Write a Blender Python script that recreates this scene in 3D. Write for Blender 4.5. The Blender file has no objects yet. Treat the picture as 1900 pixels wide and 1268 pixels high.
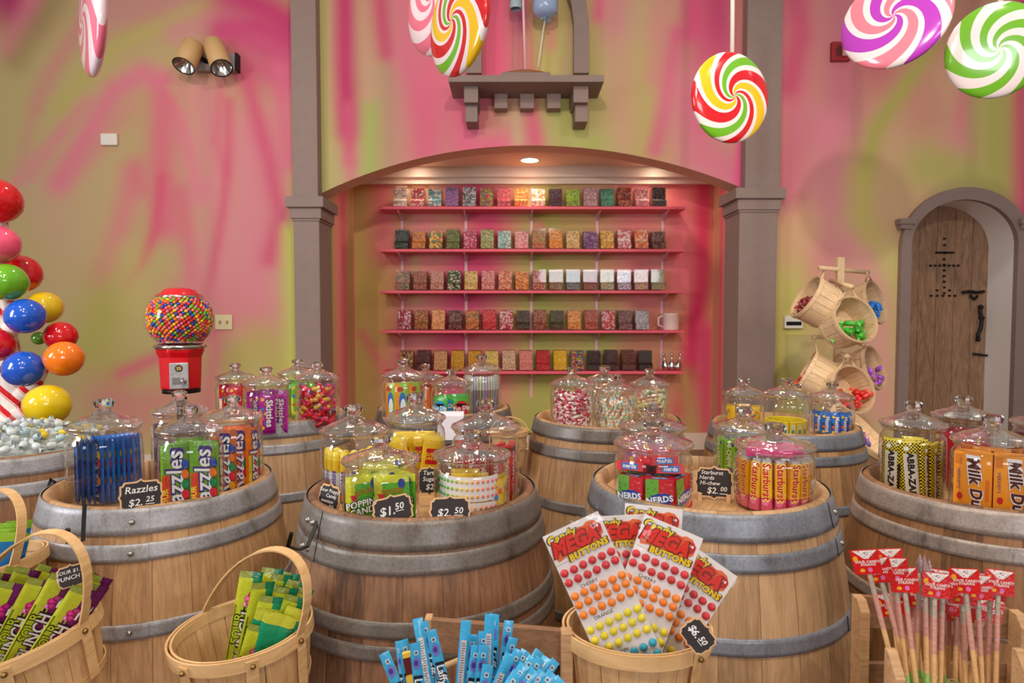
import bpy, math, random
import numpy as np
from mathutils import Vector, Matrix
R = math.radians
rnd = random.Random(11)
scene = bpy.context.scene
COL = scene.collection
F = 1200.0
H = 1.385
PITCH = math.atan(52 / F)
PI = math.pi

def P(x, y, Y):
    """world point seen at photo pixel (x, y) standing at distance Y from the viewer"""
    u = (x - 950) / F; v = (634 - y) / F
    dy = math.cos(PITCH) + v * math.sin(PITCH)
    dz = -math.sin(PITCH) + v * math.cos(PITCH)
    k = Y / dy
    return Vector((u * k, Y, H + dz * k))

def c(r, g, b):
    def f(v):
        v /= 255.0
        return v / 12.92 if v <= 0.04045 else ((v + 0.055) / 1.055) ** 2.4
    return (f(r), f(g), f(b))

# ------------------------------------------------------------------ materials
def mk(name):
    m = bpy.data.materials.new(name); m.use_nodes = True
    nt = m.node_tree
    b = nt.nodes['Principled BSDF']
    return m, nt, b

def nd(nt, typ, ins=None, **kw):
    n = nt.nodes.new(typ)
    for k, v in kw.items(): setattr(n, k, v)
    for k, v in (ins or {}).items():
        if hasattr(v, 'is_output') or isinstance(v, bpy.types.NodeSocket): nt.links.new(v, n.inputs[k])
        else: n.inputs[k].default_value = v
    return n

def math_(nt, op, a, b=0.0, cc=0.0):
    n = nt.nodes.new('ShaderNodeMath'); n.operation = op
    for i, v in enumerate((a, b, cc)):
        if isinstance(v, bpy.types.NodeSocket): nt.links.new(v, n.inputs[i])
        else: n.inputs[i].default_value = v
    return n.outputs[0]

def ramp(nt, fac, stops, interp='LINEAR'):
    n = nt.nodes.new('ShaderNodeValToRGB'); n.color_ramp.interpolation = interp
    nt.links.new(fac, n.inputs[0])
    e = n.color_ramp.elements
    while len(e) < len(stops): e.new(0.5)
    for i, (p, col) in enumerate(stops):
        e[i].position = p
    for i, (p, col) in enumerate(stops):
        e[i].color = (*col, 1)
    return n.outputs[0]

def plain(name, col, rough=0.5, metal=0.0, spec=0.5, coat=0.0, noise=0.0):
    m, nt, b = mk(name)
    b.inputs['Base Color'].default_value = (*col, 1)
    b.inputs['Roughness'].default_value = rough
    b.inputs['Metallic'].default_value = metal
    b.inputs['Specular IOR Level'].default_value = spec
    b.inputs['Coat Weight'].default_value = coat
    b.inputs['Coat Roughness'].default_value = 0.04
    if noise:
        tc = nd(nt, 'ShaderNodeTexCoord')
        n = nd(nt, 'ShaderNodeTexNoise', {'Vector': tc.outputs['Object'], 'Scale': 14.0, 'Detail': 6.0})
        nt.links.new(ramp(nt, n.outputs['Fac'], [(0.3, tuple(v * (1 - noise) for v in col)), (0.7, tuple(min(1, v * (1 + noise)) for v in col))]), b.inputs['Base Color'])
        bp = nd(nt, 'ShaderNodeBump', {'Height': n.outputs['Fac'], 'Strength': 0.15, 'Distance': 0.004})
        nt.links.new(bp.outputs[0], b.inputs['Normal'])
    return m

def printmat(name, rough=0.3, bump=0.0, spec=0.5, coat=0.0):
    """colours come from the mesh's own colour attribute (printed wrappers, boards, paint)"""
    m, nt, b = mk(name)
    a = nd(nt, 'ShaderNodeVertexColor', layer_name='Col')
    nt.links.new(a.outputs['Color'], b.inputs['Base Color'])
    b.inputs['Roughness'].default_value = rough
    b.inputs['Specular IOR Level'].default_value = spec
    b.inputs['Coat Weight'].default_value = coat
    b.inputs['Coat Roughness'].default_value = 0.08
    if bump:
        tc = nd(nt, 'ShaderNodeTexCoord')
        n = nd(nt, 'ShaderNodeTexNoise', {'Vector': tc.outputs['Object'], 'Scale': 90.0, 'Detail': 2.0, 'Distortion': 1.0})
        bp = nd(nt, 'ShaderNodeBump', {'Height': n.outputs['Fac'], 'Strength': bump, 'Distance': 0.004})
        nt.links.new(bp.outputs[0], b.inputs['Normal'])
    return m

def woodmat(name, dark, light, stretch=(1, 1, 12), scale=9.0, rough=0.6):
    m, nt, b = mk(name)
    tc = nd(nt, 'ShaderNodeTexCoord')
    oi = nd(nt, 'ShaderNodeObjectInfo')
    mp = nd(nt, 'ShaderNodeMapping', {'Vector': tc.outputs['Object'], 'Scale': tuple(12.0 / s for s in stretch)})
    nt.links.new(oi.outputs['Random'], mp.inputs['Location'])
    n = nd(nt, 'ShaderNodeTexNoise', {'Vector': mp.outputs[0], 'Scale': scale, 'Detail': 7.0, 'Roughness': 0.65, 'Distortion': 0.8})
    nt.links.new(ramp(nt, n.outputs['Fac'], [(0.3, dark), (0.68, light)]), b.inputs['Base Color'])
    b.inputs['Roughness'].default_value = rough
    bp = nd(nt, 'ShaderNodeBump', {'Height': n.outputs['Fac'], 'Strength': 0.2, 'Distance': 0.002})
    nt.links.new(bp.outputs[0], b.inputs['Normal'])
    return m

def stavemat(name, dark, light, n=24, stain=0.5, red=None):
    """oak staves running up the barrel, a seam between each two"""
    m, nt, b = mk(name)
    tc = nd(nt, 'ShaderNodeTexCoord')
    sp = nd(nt, 'ShaderNodeSeparateXYZ', {0: tc.outputs['Object']})
    at = math_(nt, 'ARCTAN2', sp.outputs['Y'], sp.outputs['X'])
    a = math_(nt, 'MULTIPLY', math_(nt, 'ADD', at, PI), n / (2 * PI))
    idx = math_(nt, 'FLOOR', a); fr = math_(nt, 'FRACT', a)
    wn = nd(nt, 'ShaderNodeTexWhiteNoise', {'W': idx}, noise_dimensions='1D')
    cm = nd(nt, 'ShaderNodeCombineXYZ', {'X': math_(nt, 'MULTIPLY', at, 7.0), 'Y': math_(nt, 'MULTIPLY', idx, 3.7), 'Z': math_(nt, 'MULTIPLY', sp.outputs['Z'], 2.2)})
    g = nd(nt, 'ShaderNodeTexNoise', {'Vector': cm.outputs[0], 'Scale': 4.0, 'Detail': 8.0, 'Roughness': 0.7, 'Distortion': 0.6})
    st = nd(nt, 'ShaderNodeTexNoise', {'Vector': tc.outputs['Object'], 'Scale': 5.0, 'Detail': 8.0, 'Roughness': 0.65})
    f = math_(nt, 'ADD', math_(nt, 'MULTIPLY', g.outputs['Fac'], 0.9), math_(nt, 'MULTIPLY', math_(nt, 'SUBTRACT', wn.outputs['Value'], 0.5), 0.22))
    base = ramp(nt, f, [(0.25, dark), (0.62, light)])
    stv = ramp(nt, st.outputs['Fac'], [(0.28, (1 - stain,) * 3), (0.5, (1, 1, 1))])
    mx = nd(nt, 'ShaderNodeMix', {0: 1.0}, data_type='RGBA', blend_type='MULTIPLY')
    nt.links.new(base, mx.inputs[6]); nt.links.new(stv, mx.inputs[7])
    seam = math_(nt, 'ABSOLUTE', math_(nt, 'SUBTRACT', fr, 0.5))
    sm = ramp(nt, seam, [(0.488, (1, 1, 1)), (0.497, (0.5, 0.43, 0.36))])
    mx2 = nd(nt, 'ShaderNodeMix', {0: 1.0}, data_type='RGBA', blend_type='MULTIPLY')
    nt.links.new(mx.outputs[2], mx2.inputs[6]); nt.links.new(sm, mx2.inputs[7])
    last = mx2.outputs[2]
    if red:
        mx3 = nd(nt, 'ShaderNodeMix', {}, data_type='RGBA', blend_type='MIX')
        fz = nd(nt, 'ShaderNodeMapRange', {'Value': sp.outputs['Z'], 1: red[0] - 0.01, 2: red[0] + 0.01, 3: 0.9, 4: 0.0})
        nt.links.new(fz.outputs[0], mx3.inputs[0]); nt.links.new(last, mx3.inputs[6]); mx3.inputs[7].default_value = (*red[1], 1)
        last = mx3.outputs[2]
    nt.links.new(last, b.inputs['Base Color'])
    b.inputs['Roughness'].default_value = 0.55
    bh = math_(nt, 'ADD', math_(nt, 'MULTIPLY', g.outputs['Fac'], 0.3), nd(nt, 'ShaderNodeRGBToBW', {0: sm}).outputs[0])
    bp = nd(nt, 'ShaderNodeBump', {'Height': bh, 'Strength': 0.5, 'Distance': 0.003})
    nt.links.new(bp.outputs[0], b.inputs['Normal'])
    return m

def hoopmat(name, col, dirt=(0.16, 0.13, 0.11), rough=0.42):
    m, nt, b = mk(name)
    tc = nd(nt, 'ShaderNodeTexCoord')
    mp = nd(nt, 'ShaderNodeMapping', {'Vector': tc.outputs['Object'], 'Scale': (9, 9, 3)})
    n = nd(nt, 'ShaderNodeTexNoise', {'Vector': mp.outputs[0], 'Scale': 1.4, 'Detail': 9.0, 'Roughness': 0.7})
    n2 = nd(nt, 'ShaderNodeTexNoise', {'Vector': tc.outputs['Object'], 'Scale': 160.0, 'Detail': 3.0})
    r1 = ramp(nt, n.outputs['Fac'], [(0.27, dirt), (0.43, tuple(v * 0.75 for v in col)), (0.66, col)])
    mx = nd(nt, 'ShaderNodeMix', {0: 1.0}, data_type='RGBA', blend_type='MULTIPLY')
    nt.links.new(r1, mx.inputs[6]); nt.links.new(ramp(nt, n2.outputs['Fac'], [(0.3, (0.75,) * 3), (0.6, (1, 1, 1))]), mx.inputs[7])
    nt.links.new(mx.outputs[2], b.inputs['Base Color'])
    b.inputs['Metallic'].default_value = 0.3
    b.inputs['Roughness'].default_value = rough
    bp = nd(nt, 'ShaderNodeBump', {'Height': n2.outputs['Fac'], 'Strength': 0.12, 'Distance': 0.001})
    nt.links.new(bp.outputs[0], b.inputs['Normal'])
    return m

def thinglass(name, lo=0.05, hi=0.75, tint=(0.97, 0.98, 0.97), rough=0.03, wav=0.0, power=3.0):
    m = bpy.data.materials.new(name); m.use_nodes = True
    nt = m.node_tree; nt.nodes.clear()
    out = nd(nt, 'ShaderNodeOutputMaterial')
    lw = nd(nt, 'ShaderNodeLayerWeight', {'Blend': 0.5})
    f = math_(nt, 'MULTIPLY_ADD', math_(nt, 'POWER', lw.outputs['Facing'], power), hi, lo)
    t = nd(nt, 'ShaderNodeBsdfTransparent', {'Color': (*tint, 1)})
    g = nd(nt, 'ShaderNodeBsdfAnisotropic' if False else 'ShaderNodeBsdfGlossy', {'Color': (1, 1, 1, 1), 'Roughness': rough})
    if wav:
        tc = nd(nt, 'ShaderNodeTexCoord')
        n = nd(nt, 'ShaderNodeTexNoise', {'Vector': tc.outputs['Object'], 'Scale': 45.0, 'Detail': 2.0})
        bp = nd(nt, 'ShaderNodeBump', {'Height': n.outputs['Fac'], 'Strength': wav, 'Distance': 0.004})
        nt.links.new(bp.outputs[0], g.inputs['Normal'])
    mx = nd(nt, 'ShaderNodeMixShader', {0: f, 1: t.outputs[0], 2: g.outputs[0]})
    nt.links.new(mx.outputs[0], out.inputs[0])
    return m

def candymat(name, cols, scale=70.0, rough=0.35, bump=0.7):
    m, nt, b = mk(name)
    tc = nd(nt, 'ShaderNodeTexCoord')
    oi = nd(nt, 'ShaderNodeObjectInfo')
    mp = nd(nt, 'ShaderNodeMapping', {'Vector': tc.outputs['Object']})
    nt.links.new(oi.outputs['Random'], mp.inputs['Location'])
    v = nd(nt, 'ShaderNodeTexVoronoi', {'Vector': mp.outputs[0], 'Scale': scale, 'Randomness': 0.9})
    s = nd(nt, 'ShaderNodeSeparateColor', {0: v.outputs['Color']})
    k = len(cols)
    base = ramp(nt, s.outputs[0], [(i / k, col) for i, col in enumerate(cols)], 'CONSTANT') if k > 1 else None
    if base is None:
        rg = nd(nt, 'ShaderNodeRGB'); rg.outputs[0].default_value = (*cols[0], 1); base = rg.outputs[0]
    gap = ramp(nt, v.outputs['Distance'], [(0.35, (1, 1, 1)), (0.75, (0.5, 0.45, 0.45))])
    mx = nd(nt, 'ShaderNodeMix', {0: 1.0}, data_type='RGBA', blend_type='MULTIPLY')
    nt.links.new(base, mx.inputs[6]); nt.links.new(gap, mx.inputs[7])
    nt.links.new(mx.outputs[2], b.inputs['Base Color'])
    b.inputs['Roughness'].default_value = rough
    inv = math_(nt, 'SUBTRACT', 1.0, v.outputs['Distance'])
    bp = nd(nt, 'ShaderNodeBump', {'Height': inv, 'Strength': bump, 'Distance': 0.01})
    nt.links.new(bp.outputs[0], b.inputs['Normal'])
    return m

def swirlmat(name, seq, arms=1, twist=2.4, hand=1.0):
    """striped spiral running from hub to edge of a lollipop"""
    m, nt, b = mk(name)
    tc = nd(nt, 'ShaderNodeTexCoord')
    sp = nd(nt, 'ShaderNodeSeparateXYZ', {0: tc.outputs['Object']})
    at = math_(nt, 'DIVIDE', math_(nt, 'ARCTAN2', sp.outputs['Z'], sp.outputs['X']), 2 * PI)
    r = math_(nt, 'SQRT', math_(nt, 'ADD', math_(nt, 'MULTIPLY', sp.outputs['X'], sp.outputs['X']), math_(nt, 'MULTIPLY', sp.outputs['Z'], sp.outputs['Z'])))
    tw = math_(nt, 'MULTIPLY', math_(nt, 'POWER', r, 0.6), twist * hand)
    a = math_(nt, 'FRACT', math_(nt, 'MULTIPLY', math_(nt, 'ADD', math_(nt, 'ADD', at, tw), 5.0), float(arms)))
    tot = sum(w for _, w in seq); p = 0; st = []
    for col, w in seq:
        st.append((p / tot, col)); p += w
    nt.links.new(ramp(nt, a, st, 'CONSTANT'), b.inputs['Base Color'])
    b.inputs['Roughness'].default_value = 0.18
    b.inputs['Coat Weight'].default_value = 0.7
    b.inputs['Coat Roughness'].default_value = 0.05
    return m

def emis(name, col, s):
    m, nt, b = mk(name)
    b.inputs['Base Color'].default_value = (*col, 1)
    b.inputs['Emission Color'].default_value = (*col, 1)
    b.inputs['Emission Strength'].default_value = s
    return m

GL = thinglass('jar_glass', 0.05, 0.95, tint=(0.95, 0.96, 0.95), wav=0.12, power=2.4, rough=0.02)
GLL = thinglass('lid_glass', 0.13, 0.95, tint=(0.90, 0.90, 0.89), wav=0.8, power=1.8, rough=0.025)
ACR = thinglass('clear_acrylic', 0.05, 0.5, tint=(0.98, 0.97, 0.98), rough=0.05)
FILM = thinglass('clear_film', 0.035, 0.35, rough=0.12, wav=0.6)
KN, _nt, _b = mk('knob_glass')
_b.inputs['Transmission Weight'].default_value = 1.0; _b.inputs['Roughness'].default_value = 0.02; _b.inputs['IOR'].default_value = 1.45
WRAP = printmat('printed_wrapper', 0.22, 0.35, 0.6)
CARD = printmat('printed_card', 0.45)
PAINT = printmat('wall_paint', 0.85, spec=0.2)
CHALK = printmat('chalk_board', 0.6)
GLOSSY = printmat('glossy_plastic', 0.12, coat=0.5)
TAUPE = plain('taupe_painted_wood', c(142, 122, 116), 0.6, noise=0.05)
PINKW = plain('pink_painted_wood', c(226, 86, 108), 0.5)
PINKM = plain('pale_pink_metal', c(222, 170, 180), 0.4)
WHITE = plain('white_plastic', c(232, 228, 220), 0.4)
CREAM = plain('cream_paint', c(222, 205, 190), 0.7)
BLACK = plain('black_metal', c(28, 28, 30), 0.4, metal=0.6)
CHROME = plain('chrome', c(205, 205, 205), 0.15, metal=1.0)
STEEL = hoopmat('grey_panel_steel', c(185, 185, 188))
RIVET = plain('steel_rivet', c(170, 165, 160), 0.3, metal=0.9)
BRASS = plain('brass_rivet', c(150, 120, 70), 0.3, metal=0.9)
REDGL = plain('glossy_red_enamel', c(205, 14, 30), 0.18, coat=0.6)
BASKW = woodmat('basket_wood', c(196, 148, 98), c(226, 186, 134), (1, 1, 10), 6)
BASKP = woodmat('pale_basket_wood', c(205, 170, 130), c(232, 204, 164), (1, 1, 10), 6)
RIMW = woodmat('rim_wood', c(206, 160, 104), c(232, 192, 138), (6, 6, 1), 5)
CRATEW = woodmat('crate_pine', c(176, 132, 92), c(210, 168, 124), (10, 1, 1), 8)
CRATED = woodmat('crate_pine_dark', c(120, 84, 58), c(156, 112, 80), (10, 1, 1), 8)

# ------------------------------------------------------------------ mesh builder
_tc = {}
def textmesh(s, bold, shear):
    key = (s, bold, shear)
    if key in _tc: return _tc[key]
    cu = bpy.data.curves.new('t', 'FONT'); cu.body = s; cu.resolution_u = 2
    cu.align_x = 'CENTER'; cu.align_y = 'CENTER'; cu.size = 1.0; cu.offset = bold; cu.shear = shear
    cu.space_character = 1.0 + bold * 1.5
    cu.space_line = 0.85
    o = bpy.data.objects.new('t', cu); COL.objects.link(o)
    dg = bpy.context.evaluated_depsgraph_get()
    me = bpy.data.meshes.new_from_object(o.evaluated_get(dg))
    v = [tuple(q.co) for q in me.vertices]; f = [tuple(p.vertices) for p in me.polygons]
    bpy.data.objects.remove(o); bpy.data.curves.remove(cu); bpy.data.meshes.remove(me)
    _tc[key] = (v, f)
    return v, f

I4 = Matrix.Identity(4)
def TR(x=0, y=0, z=0, rx=0, ry=0, rz=0, s=1):
    m = Matrix.Translation((x, y, z)) @ Matrix.Rotation(rz, 4, 'Z') @ Matrix.Rotation(ry, 4, 'Y') @ Matrix.Rotation(rx, 4, 'X')
    return m @ Matrix.Diagonal((s, s, s, 1)) if s != 1 else m
FRONT = Matrix.Rotation(PI / 2, 4, 'X')      # drawing plane XY -> XZ facing -Y

class M:
    def __init__(s): s.V = []; s.F = []; s.C = []; s.S = []
    def add(s, v, f, col=(1, 1, 1), T=None, smooth=False):
        b = len(s.V)
        if T is not None: v = [tuple(T @ Vector(q)) for q in v]
        s.V += [tuple(q) for q in v]
        s.F += [tuple(i + b for i in q) for q in f]
        s.C += col if isinstance(col, list) else [col] * len(f)
        s.S += [smooth] * len(f)
        return s
    def box(s, x0, x1, y0, y1, z0, z1, col=(1, 1, 1), T=None):
        v = [(x0, y0, z0), (x1, y0, z0), (x1, y1, z0), (x0, y1, z0), (x0, y0, z1), (x1, y0, z1), (x1, y1, z1), (x0, y1, z1)]
        f = [(0, 3, 2, 1), (4, 5, 6, 7), (0, 1, 5, 4), (1, 2, 6, 5), (2, 3, 7, 6), (3, 0, 4, 7)]
        return s.add(v, f, col, T)
    def lathe(s, prof, n=32, col=(1, 1, 1), T=None, smooth=True, a0=0, a1=2 * PI, colf=None):
        full = abs(a1 - a0 - 2 * PI) < 1e-6
        m = n if full else n + 1
        v = []; f = []; cc = []
        for r, z in prof:
            for i in range(m):
                a = a0 + (a1 - a0) * i / n
                v.append((r * math.cos(a), r * math.sin(a), z))
        for j in range(len(prof) - 1):
            for i in range(n):
                k = (i + 1) % m
                f.append((j * m + i, j * m + k, (j + 1) * m + k, (j + 1) * m + i))
                cc.append(colf(i, j) if colf else col)
        return s.add(v, f, cc, T, smooth)
    def tube(s, pts, r, n=8, col=(1, 1, 1), T=None, colf=None, cap=True, smooth=True, spiral=None):
        pts = [Vector(p) for p in pts]; v = []; f = []; cc = []
        prev = None
        for i, p in enumerate(pts):
            t = (pts[min(i + 1, len(pts) - 1)] - pts[max(i - 1, 0)]).normalized()
            if prev is None:
                a = Vector((0, 0, 1)) if abs(t.z) < 0.9 else Vector((1, 0, 0))
                prev = t.cross(a).normalized()
            u = (prev - t * prev.dot(t)).normalized(); w = t.cross(u); prev = u
            rr = r[i] if isinstance(r, (list, tuple)) else r
            for k in range(n):
                q = 2 * PI * k / n
                v.append(p + (u * math.cos(q) + w * math.sin(q)) * rr)
        for i in range(len(pts) - 1):
            for k in range(n):
                k2 = (k + 1) % n
                f.append((i * n + k, i * n + k2, (i + 1) * n + k2, (i + 1) * n + k)); cc.append(spiral(i, k) if spiral else colf(i) if colf else col)
        if cap:
            f.append(tuple(range(n))[::-1]); cc.append(colf(0) if colf else col)
            e = (len(pts) - 1) * n
            f.append(tuple(range(e, e + n))); cc.append(colf(len(pts) - 2) if colf else col)
        return s.add(v, f, cc, T, smooth)
    def ribbon(s, pts, wd, w, t, col=(1, 1, 1), T=None, closed=False):
        """flat band: wd = width direction(s), thickness across"""
        pts = [Vector(p) for p in pts]; n = len(pts); v = []; f = []
        for i, p in enumerate(pts):
            tg = (pts[(i + 1) % n if closed else min(i + 1, n - 1)] - pts[(i - 1) % n if closed else max(i - 1, 0)]).normalized()
            d = wd(i) if callable(wd) else Vector(wd)
            d = (d - tg * d.dot(tg)).normalized(); nn = tg.cross(d)
            for a, b in ((-1, -1), (1, -1), (1, 1), (-1, 1)):
                v.append(p + d * (a * w / 2) + nn * (b * t / 2))
        m = n if closed else n - 1
        for i in range(m):
            j = (i + 1) % n
            for k in range(4):
                l = (k + 1) % 4
                f.append((i * 4 + k, i * 4 + l, j * 4 + l, j * 4 + k))
        if not closed:
            f.append((3, 2, 1, 0)); e = (n - 1) * 4; f.append((e, e + 1, e + 2, e + 3))
        return s.add(v, f, col, T)
    def poly(s, pts, z=0.0, col=(1, 1, 1), T=None):
        return s.add([(x, y, z) for x, y in pts], [tuple(range(len(pts)))], col, T)
    def prism(s, pts, z0, z1, col=(1, 1, 1), T=None, side=None):
        n = len(pts)
        v = [(x, y, z0) for x, y in pts] + [(x, y, z1) for x, y in pts]
        f = [tuple(range(n))[::-1], tuple(range(n, 2 * n))]; cc = [col, col]
        for i in range(n):
            j = (i + 1) % n
            f.append((i, j, n + j, n + i)); cc.append(side or col)
        return s.add(v, f, cc, T)
    def ell(s, x, y, rx, ry, col, z=0.0, T=None, n=14, rot=0.0):
        cs, sn = math.cos(rot), math.sin(rot)
        pts = []
        for i in range(n):
            a = 2 * PI * i / n; px, py = rx * math.cos(a), ry * math.sin(a)
            pts.append((x + px * cs - py * sn, y + px * sn + py * cs))
        return s.poly(pts, z, col, T)
    def rect(s, x0, x1, y0, y1, col, z=0.0, T=None):
        return s.poly([(x0, y0), (x1, y0), (x1, y1), (x0, y1)], z, col, T)
    def sphere(s, x, y, z, r, n=10, col=(1, 1, 1), sz=1.0, T=None):
        prof = [(max(1e-5, r * math.sin(PI * i / n)), -r * sz * math.cos(PI * i / n)) for i in range(n + 1)]
        t = Matrix.Translation((x, y, z))
        return s.lathe(prof, n * 2, col, (T @ t) if T is not None else t)
    def text(s, txt, size, x=0, y=0, rot=0, col=(1, 1, 1), z=0.0, T=None, bold=0.0, shear=0.0, out=None, ow=0.05, sx=1.0):
        """lettering in the drawing plane; out = colour of an outline laid just beneath"""
        tt = Matrix.Translation((x, y, z)) @ Matrix.Rotation(rot, 4, 'Z') @ Matrix.Diagonal((size * sx, size, 1, 1))
        if T is not None: tt = T @ tt
        if out is not None:
            v, f = textmesh(txt, bold + ow, shear)
            s.add(v, f, out, tt @ Matrix.Translation((0, 0, -0.0002)))
        v, f = textmesh(txt, bold, shear)
        return s.add(v, f, col, tt)
    def bag(s, w, h, t, colf, nx=6, nz=12, crimp=0.012, T=None, flat=4.0):
        """pillow bag standing on z=0, front to -Y, crimped along top and bottom"""
        v = []; f = []; cc = []
        for side in (-1, 1):
            b = len(v)
            for j in range(nz + 1):
                q = j / nz
                for i in range(nx + 1):
                    p = i / nx * 2 - 1; zz = q * 2 - 1
                    th = t / 2 * (1 - abs(p) ** flat) * (1 - abs(zz) ** (flat * 2)) + 0.0004
                    v.append((p * w / 2, side * th, q * h))
            for j in range(nz):
                for i in range(nx):
                    a = b + j * (nx + 1) + i
                    q = (a, a + 1, a + nx + 2, a + nx + 1)
                    f.append(q if side < 0 else q[::-1])
                    cc.append(colf((i + 0.5) / nx, (j + 0.5) / nz))
        return s.add(v, f, cc, T, True)
    def build(s, name, mat, parent=None, bevel=0.0, loc=None, weld=False):
        me = bpy.data.meshes.new(name)
        me.from_pydata(s.V, [], s.F)
        me.polygons.foreach_set('use_smooth', s.S)
        at = me.color_attributes.new('Col', 'FLOAT_COLOR', 'CORNER')
        buf = []
        for f, col in zip(s.F, s.C): buf.extend((col[0], col[1], col[2], 1.0) * len(f))
        at.data.foreach_set('color', buf)
        me.materials.append(mat)
        me.update()
        o = bpy.data.objects.new(name, me); COL.objects.link(o)
        if parent is not None: o.parent = parent
        if loc is not None: o.location = loc
        if bevel:
            bv = o.modifiers.new('bevel', 'BEVEL'); bv.width = bevel; bv.segments = 2; bv.limit_method = 'ANGLE'
        return o

def tag(o, label=None, cat=None, group=None, kind=None):
    if label: o['label'] = label
    if cat: o['category'] = cat
    if group: o['group'] = group
    if kind: o['kind'] = kind
    return o
def root(name, loc, label, cat, group=None, rot=(0, 0, 0)):
    o = bpy.data.objects.new(name, None); COL.objects.link(o)
    o.empty_display_size = 0.05
    o.location = loc; o.rotation_euler = rot
    return tag(o, label, cat, group)
def dup(o, label=None, loc=None, rot=None, mw=None, first=False, group=None):
    """copy of a thing together with its parts and their sub-parts"""
    if first: r = o
    else:
        r = o.copy(); COL.objects.link(r)
        for ch in list(o.children):
            d = ch.copy(); COL.objects.link(d); d.parent = r
            for g in ch.children:
                e = g.copy(); COL.objects.link(e); e.parent = d
    if mw is not None: r.matrix_world = mw
    if loc is not None: r.location = loc
    if rot is not None: r.rotation_euler = rot
    if label: r['label'] = label
    if group: r['group'] = group
    return r
ORD = ['first', 'second', 'third', 'fourth', 'fifth', 'sixth', 'seventh', 'eighth', 'ninth', 'tenth', 'eleventh', 'twelfth', 'thirteenth', 'fourteenth', 'fifteenth', 'sixteenth', 'seventeenth', 'eighteenth', 'nineteenth', 'twentieth']
def nth(i, n=99):
    if i == 0: return 'leftmost'
    if i == n - 1: return 'rightmost'
    if i < 20: return ORD[i] + ' from the left'
    return ORD[n - 1 - i] + ' from the right'
def orient(top, bottom, face=Vector((0, -1, 0))):
    """matrix with local Z from bottom to top, local -Y turned to 'face', origin at bottom"""
    z = (Vector(top) - Vector(bottom)).normalized()
    y = -(face - z * face.dot(z)).normalized()
    x = y.cross(z)
    m = Matrix((x, y, z)).transposed().to_4x4(); m.translation = Vector(bottom)
    return m
# ------------------------------------------------------------------ camera, light
cam = bpy.data.cameras.new('camera'); camo = bpy.data.objects.new('camera', cam); COL.objects.link(camo)
cam.sensor_width = 36.0; cam.lens = 36.0 * F / 1900.0
camo.location = (0, 0, H); camo.rotation_euler = (PI / 2 - PITCH, 0, 0)
cam.dof.use_dof = True; cam.dof.focus_distance = 1.75; cam.dof.aperture_fstop = 6.5
cam.clip_start = 0.05
scene.camera = camo
scene.view_settings.view_transform = 'Standard'
scene.view_settings.look = 'None'
scene.view_settings.exposure = -0.08
scene.view_settings.gamma = 1.0
try:
    scene.cycles.transparent_max_bounces = 40
except Exception: pass
w = bpy.data.worlds.new('world'); scene.world = w; w.use_nodes = True
w.node_tree.nodes['Background'].inputs[0].default_value = (1.0, 0.90, 0.82, 1)
w.node_tree.nodes['Background'].inputs[1].default_value = 0.38

def spot(x, y, z, tx, ty, tz, e, ang=75, col=(1.0, 0.86, 0.70), r=0.05, blend=0.6):
    l = bpy.data.lights.new('track_spot', 'SPOT'); l.energy = e; l.color = col; l.shadow_soft_size = r
    l.spot_size = R(ang); l.spot_blend = blend
    o = bpy.data.objects.new('track_spot', l); COL.objects.link(o)
    o.location = (x, y, z)
    o.rotation_euler = (Vector((tx, ty, tz)) - Vector((x, y, z))).to_track_quat('-Z', 'Y').to_euler()
    return o
def area(x, y, z, tx, ty, tz, e, sx, sy, col=(1, 1, 1)):
    l = bpy.data.lights.new('window_light', 'AREA'); l.energy = e; l.color = col; l.shape = 'RECTANGLE'; l.size = sx; l.size_y = sy
    o = bpy.data.objects.new('window_light', l); COL.objects.link(o)
    o.location = (x, y, z)
    o.rotation_euler = (Vector((tx, ty, tz)) - Vector((x, y, z))).to_track_quat('-Z', 'Y').to_euler()
    return o
# track spots of the room, above and around the viewer
spot(0.66, 0.63, 3.10, 2.6, 5.0, 2.0, 210, 80)
spot(-1.3, 1.0, 3.9, -2.6, 5.5, 1.8, 150, 90)
spot(-2.6, 1.6, 3.9, -3.4, 5.5, 1.4, 100, 90)
spot(0.1, 1.9, 4.1, -0.2, 5.6, 2.6, 120, 90)
spot(2.4, 1.4, 3.9, 2.6, 5.2, 1.0, 120, 90)
spot(-0.8, -0.3, 3.9, -0.7, 2.0, 0.8, 95, 80)
spot(0.6, -0.4, 3.9, 0.5, 2.0, 0.8, 95, 80)
spot(1.7, 0.1, 3.9, 1.3, 1.9, 0.8, 85, 80)
spot(-1.9, 0.2, 3.9, -1.3, 2.1, 0.8, 85, 80)
spot(0.2, 3.6, 4.1, 0.1, 2.5, 0.9, 60, 90)
spot(-1.2, 3.6, 4.1, -1.0, 2.6, 0.9, 60, 90)
spot(1.3, 3.8, 4.1, 1.2, 2.7, 0.9, 60, 90)
spot(-0.2, 0.9, 3.9, 0.2, 2.4, 0.9, 60, 85)
# daylight windows behind the viewer
area(2.35, -5.0, 2.40, 0.8, 5, 1.2, 115, 3.2, 1.15, (0.92, 0.95, 1.0))
area(-4.9, -5.0, 2.2, -1.0, 5, 1.2, 60, 1.6, 1.8, (0.92, 0.95, 1.0))
area(-4.2, 0.6, 2.3, -0.6, 2.2, 0.9, 90, 0.9, 1.7, (0.93, 0.95, 1.0))
# recessed downlights inside the niche
def down(x, y, z, e):
    l = bpy.data.lights.new('downlight', 'SPOT'); l.energy = e; l.color = (1, 0.80, 0.60); l.shadow_soft_size = 0.05
    l.spot_size = R(150); l.spot_blend = 0.8
    o = bpy.data.objects.new('downlight', l); COL.objects.link(o); o.location = (x, y, z)

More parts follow.
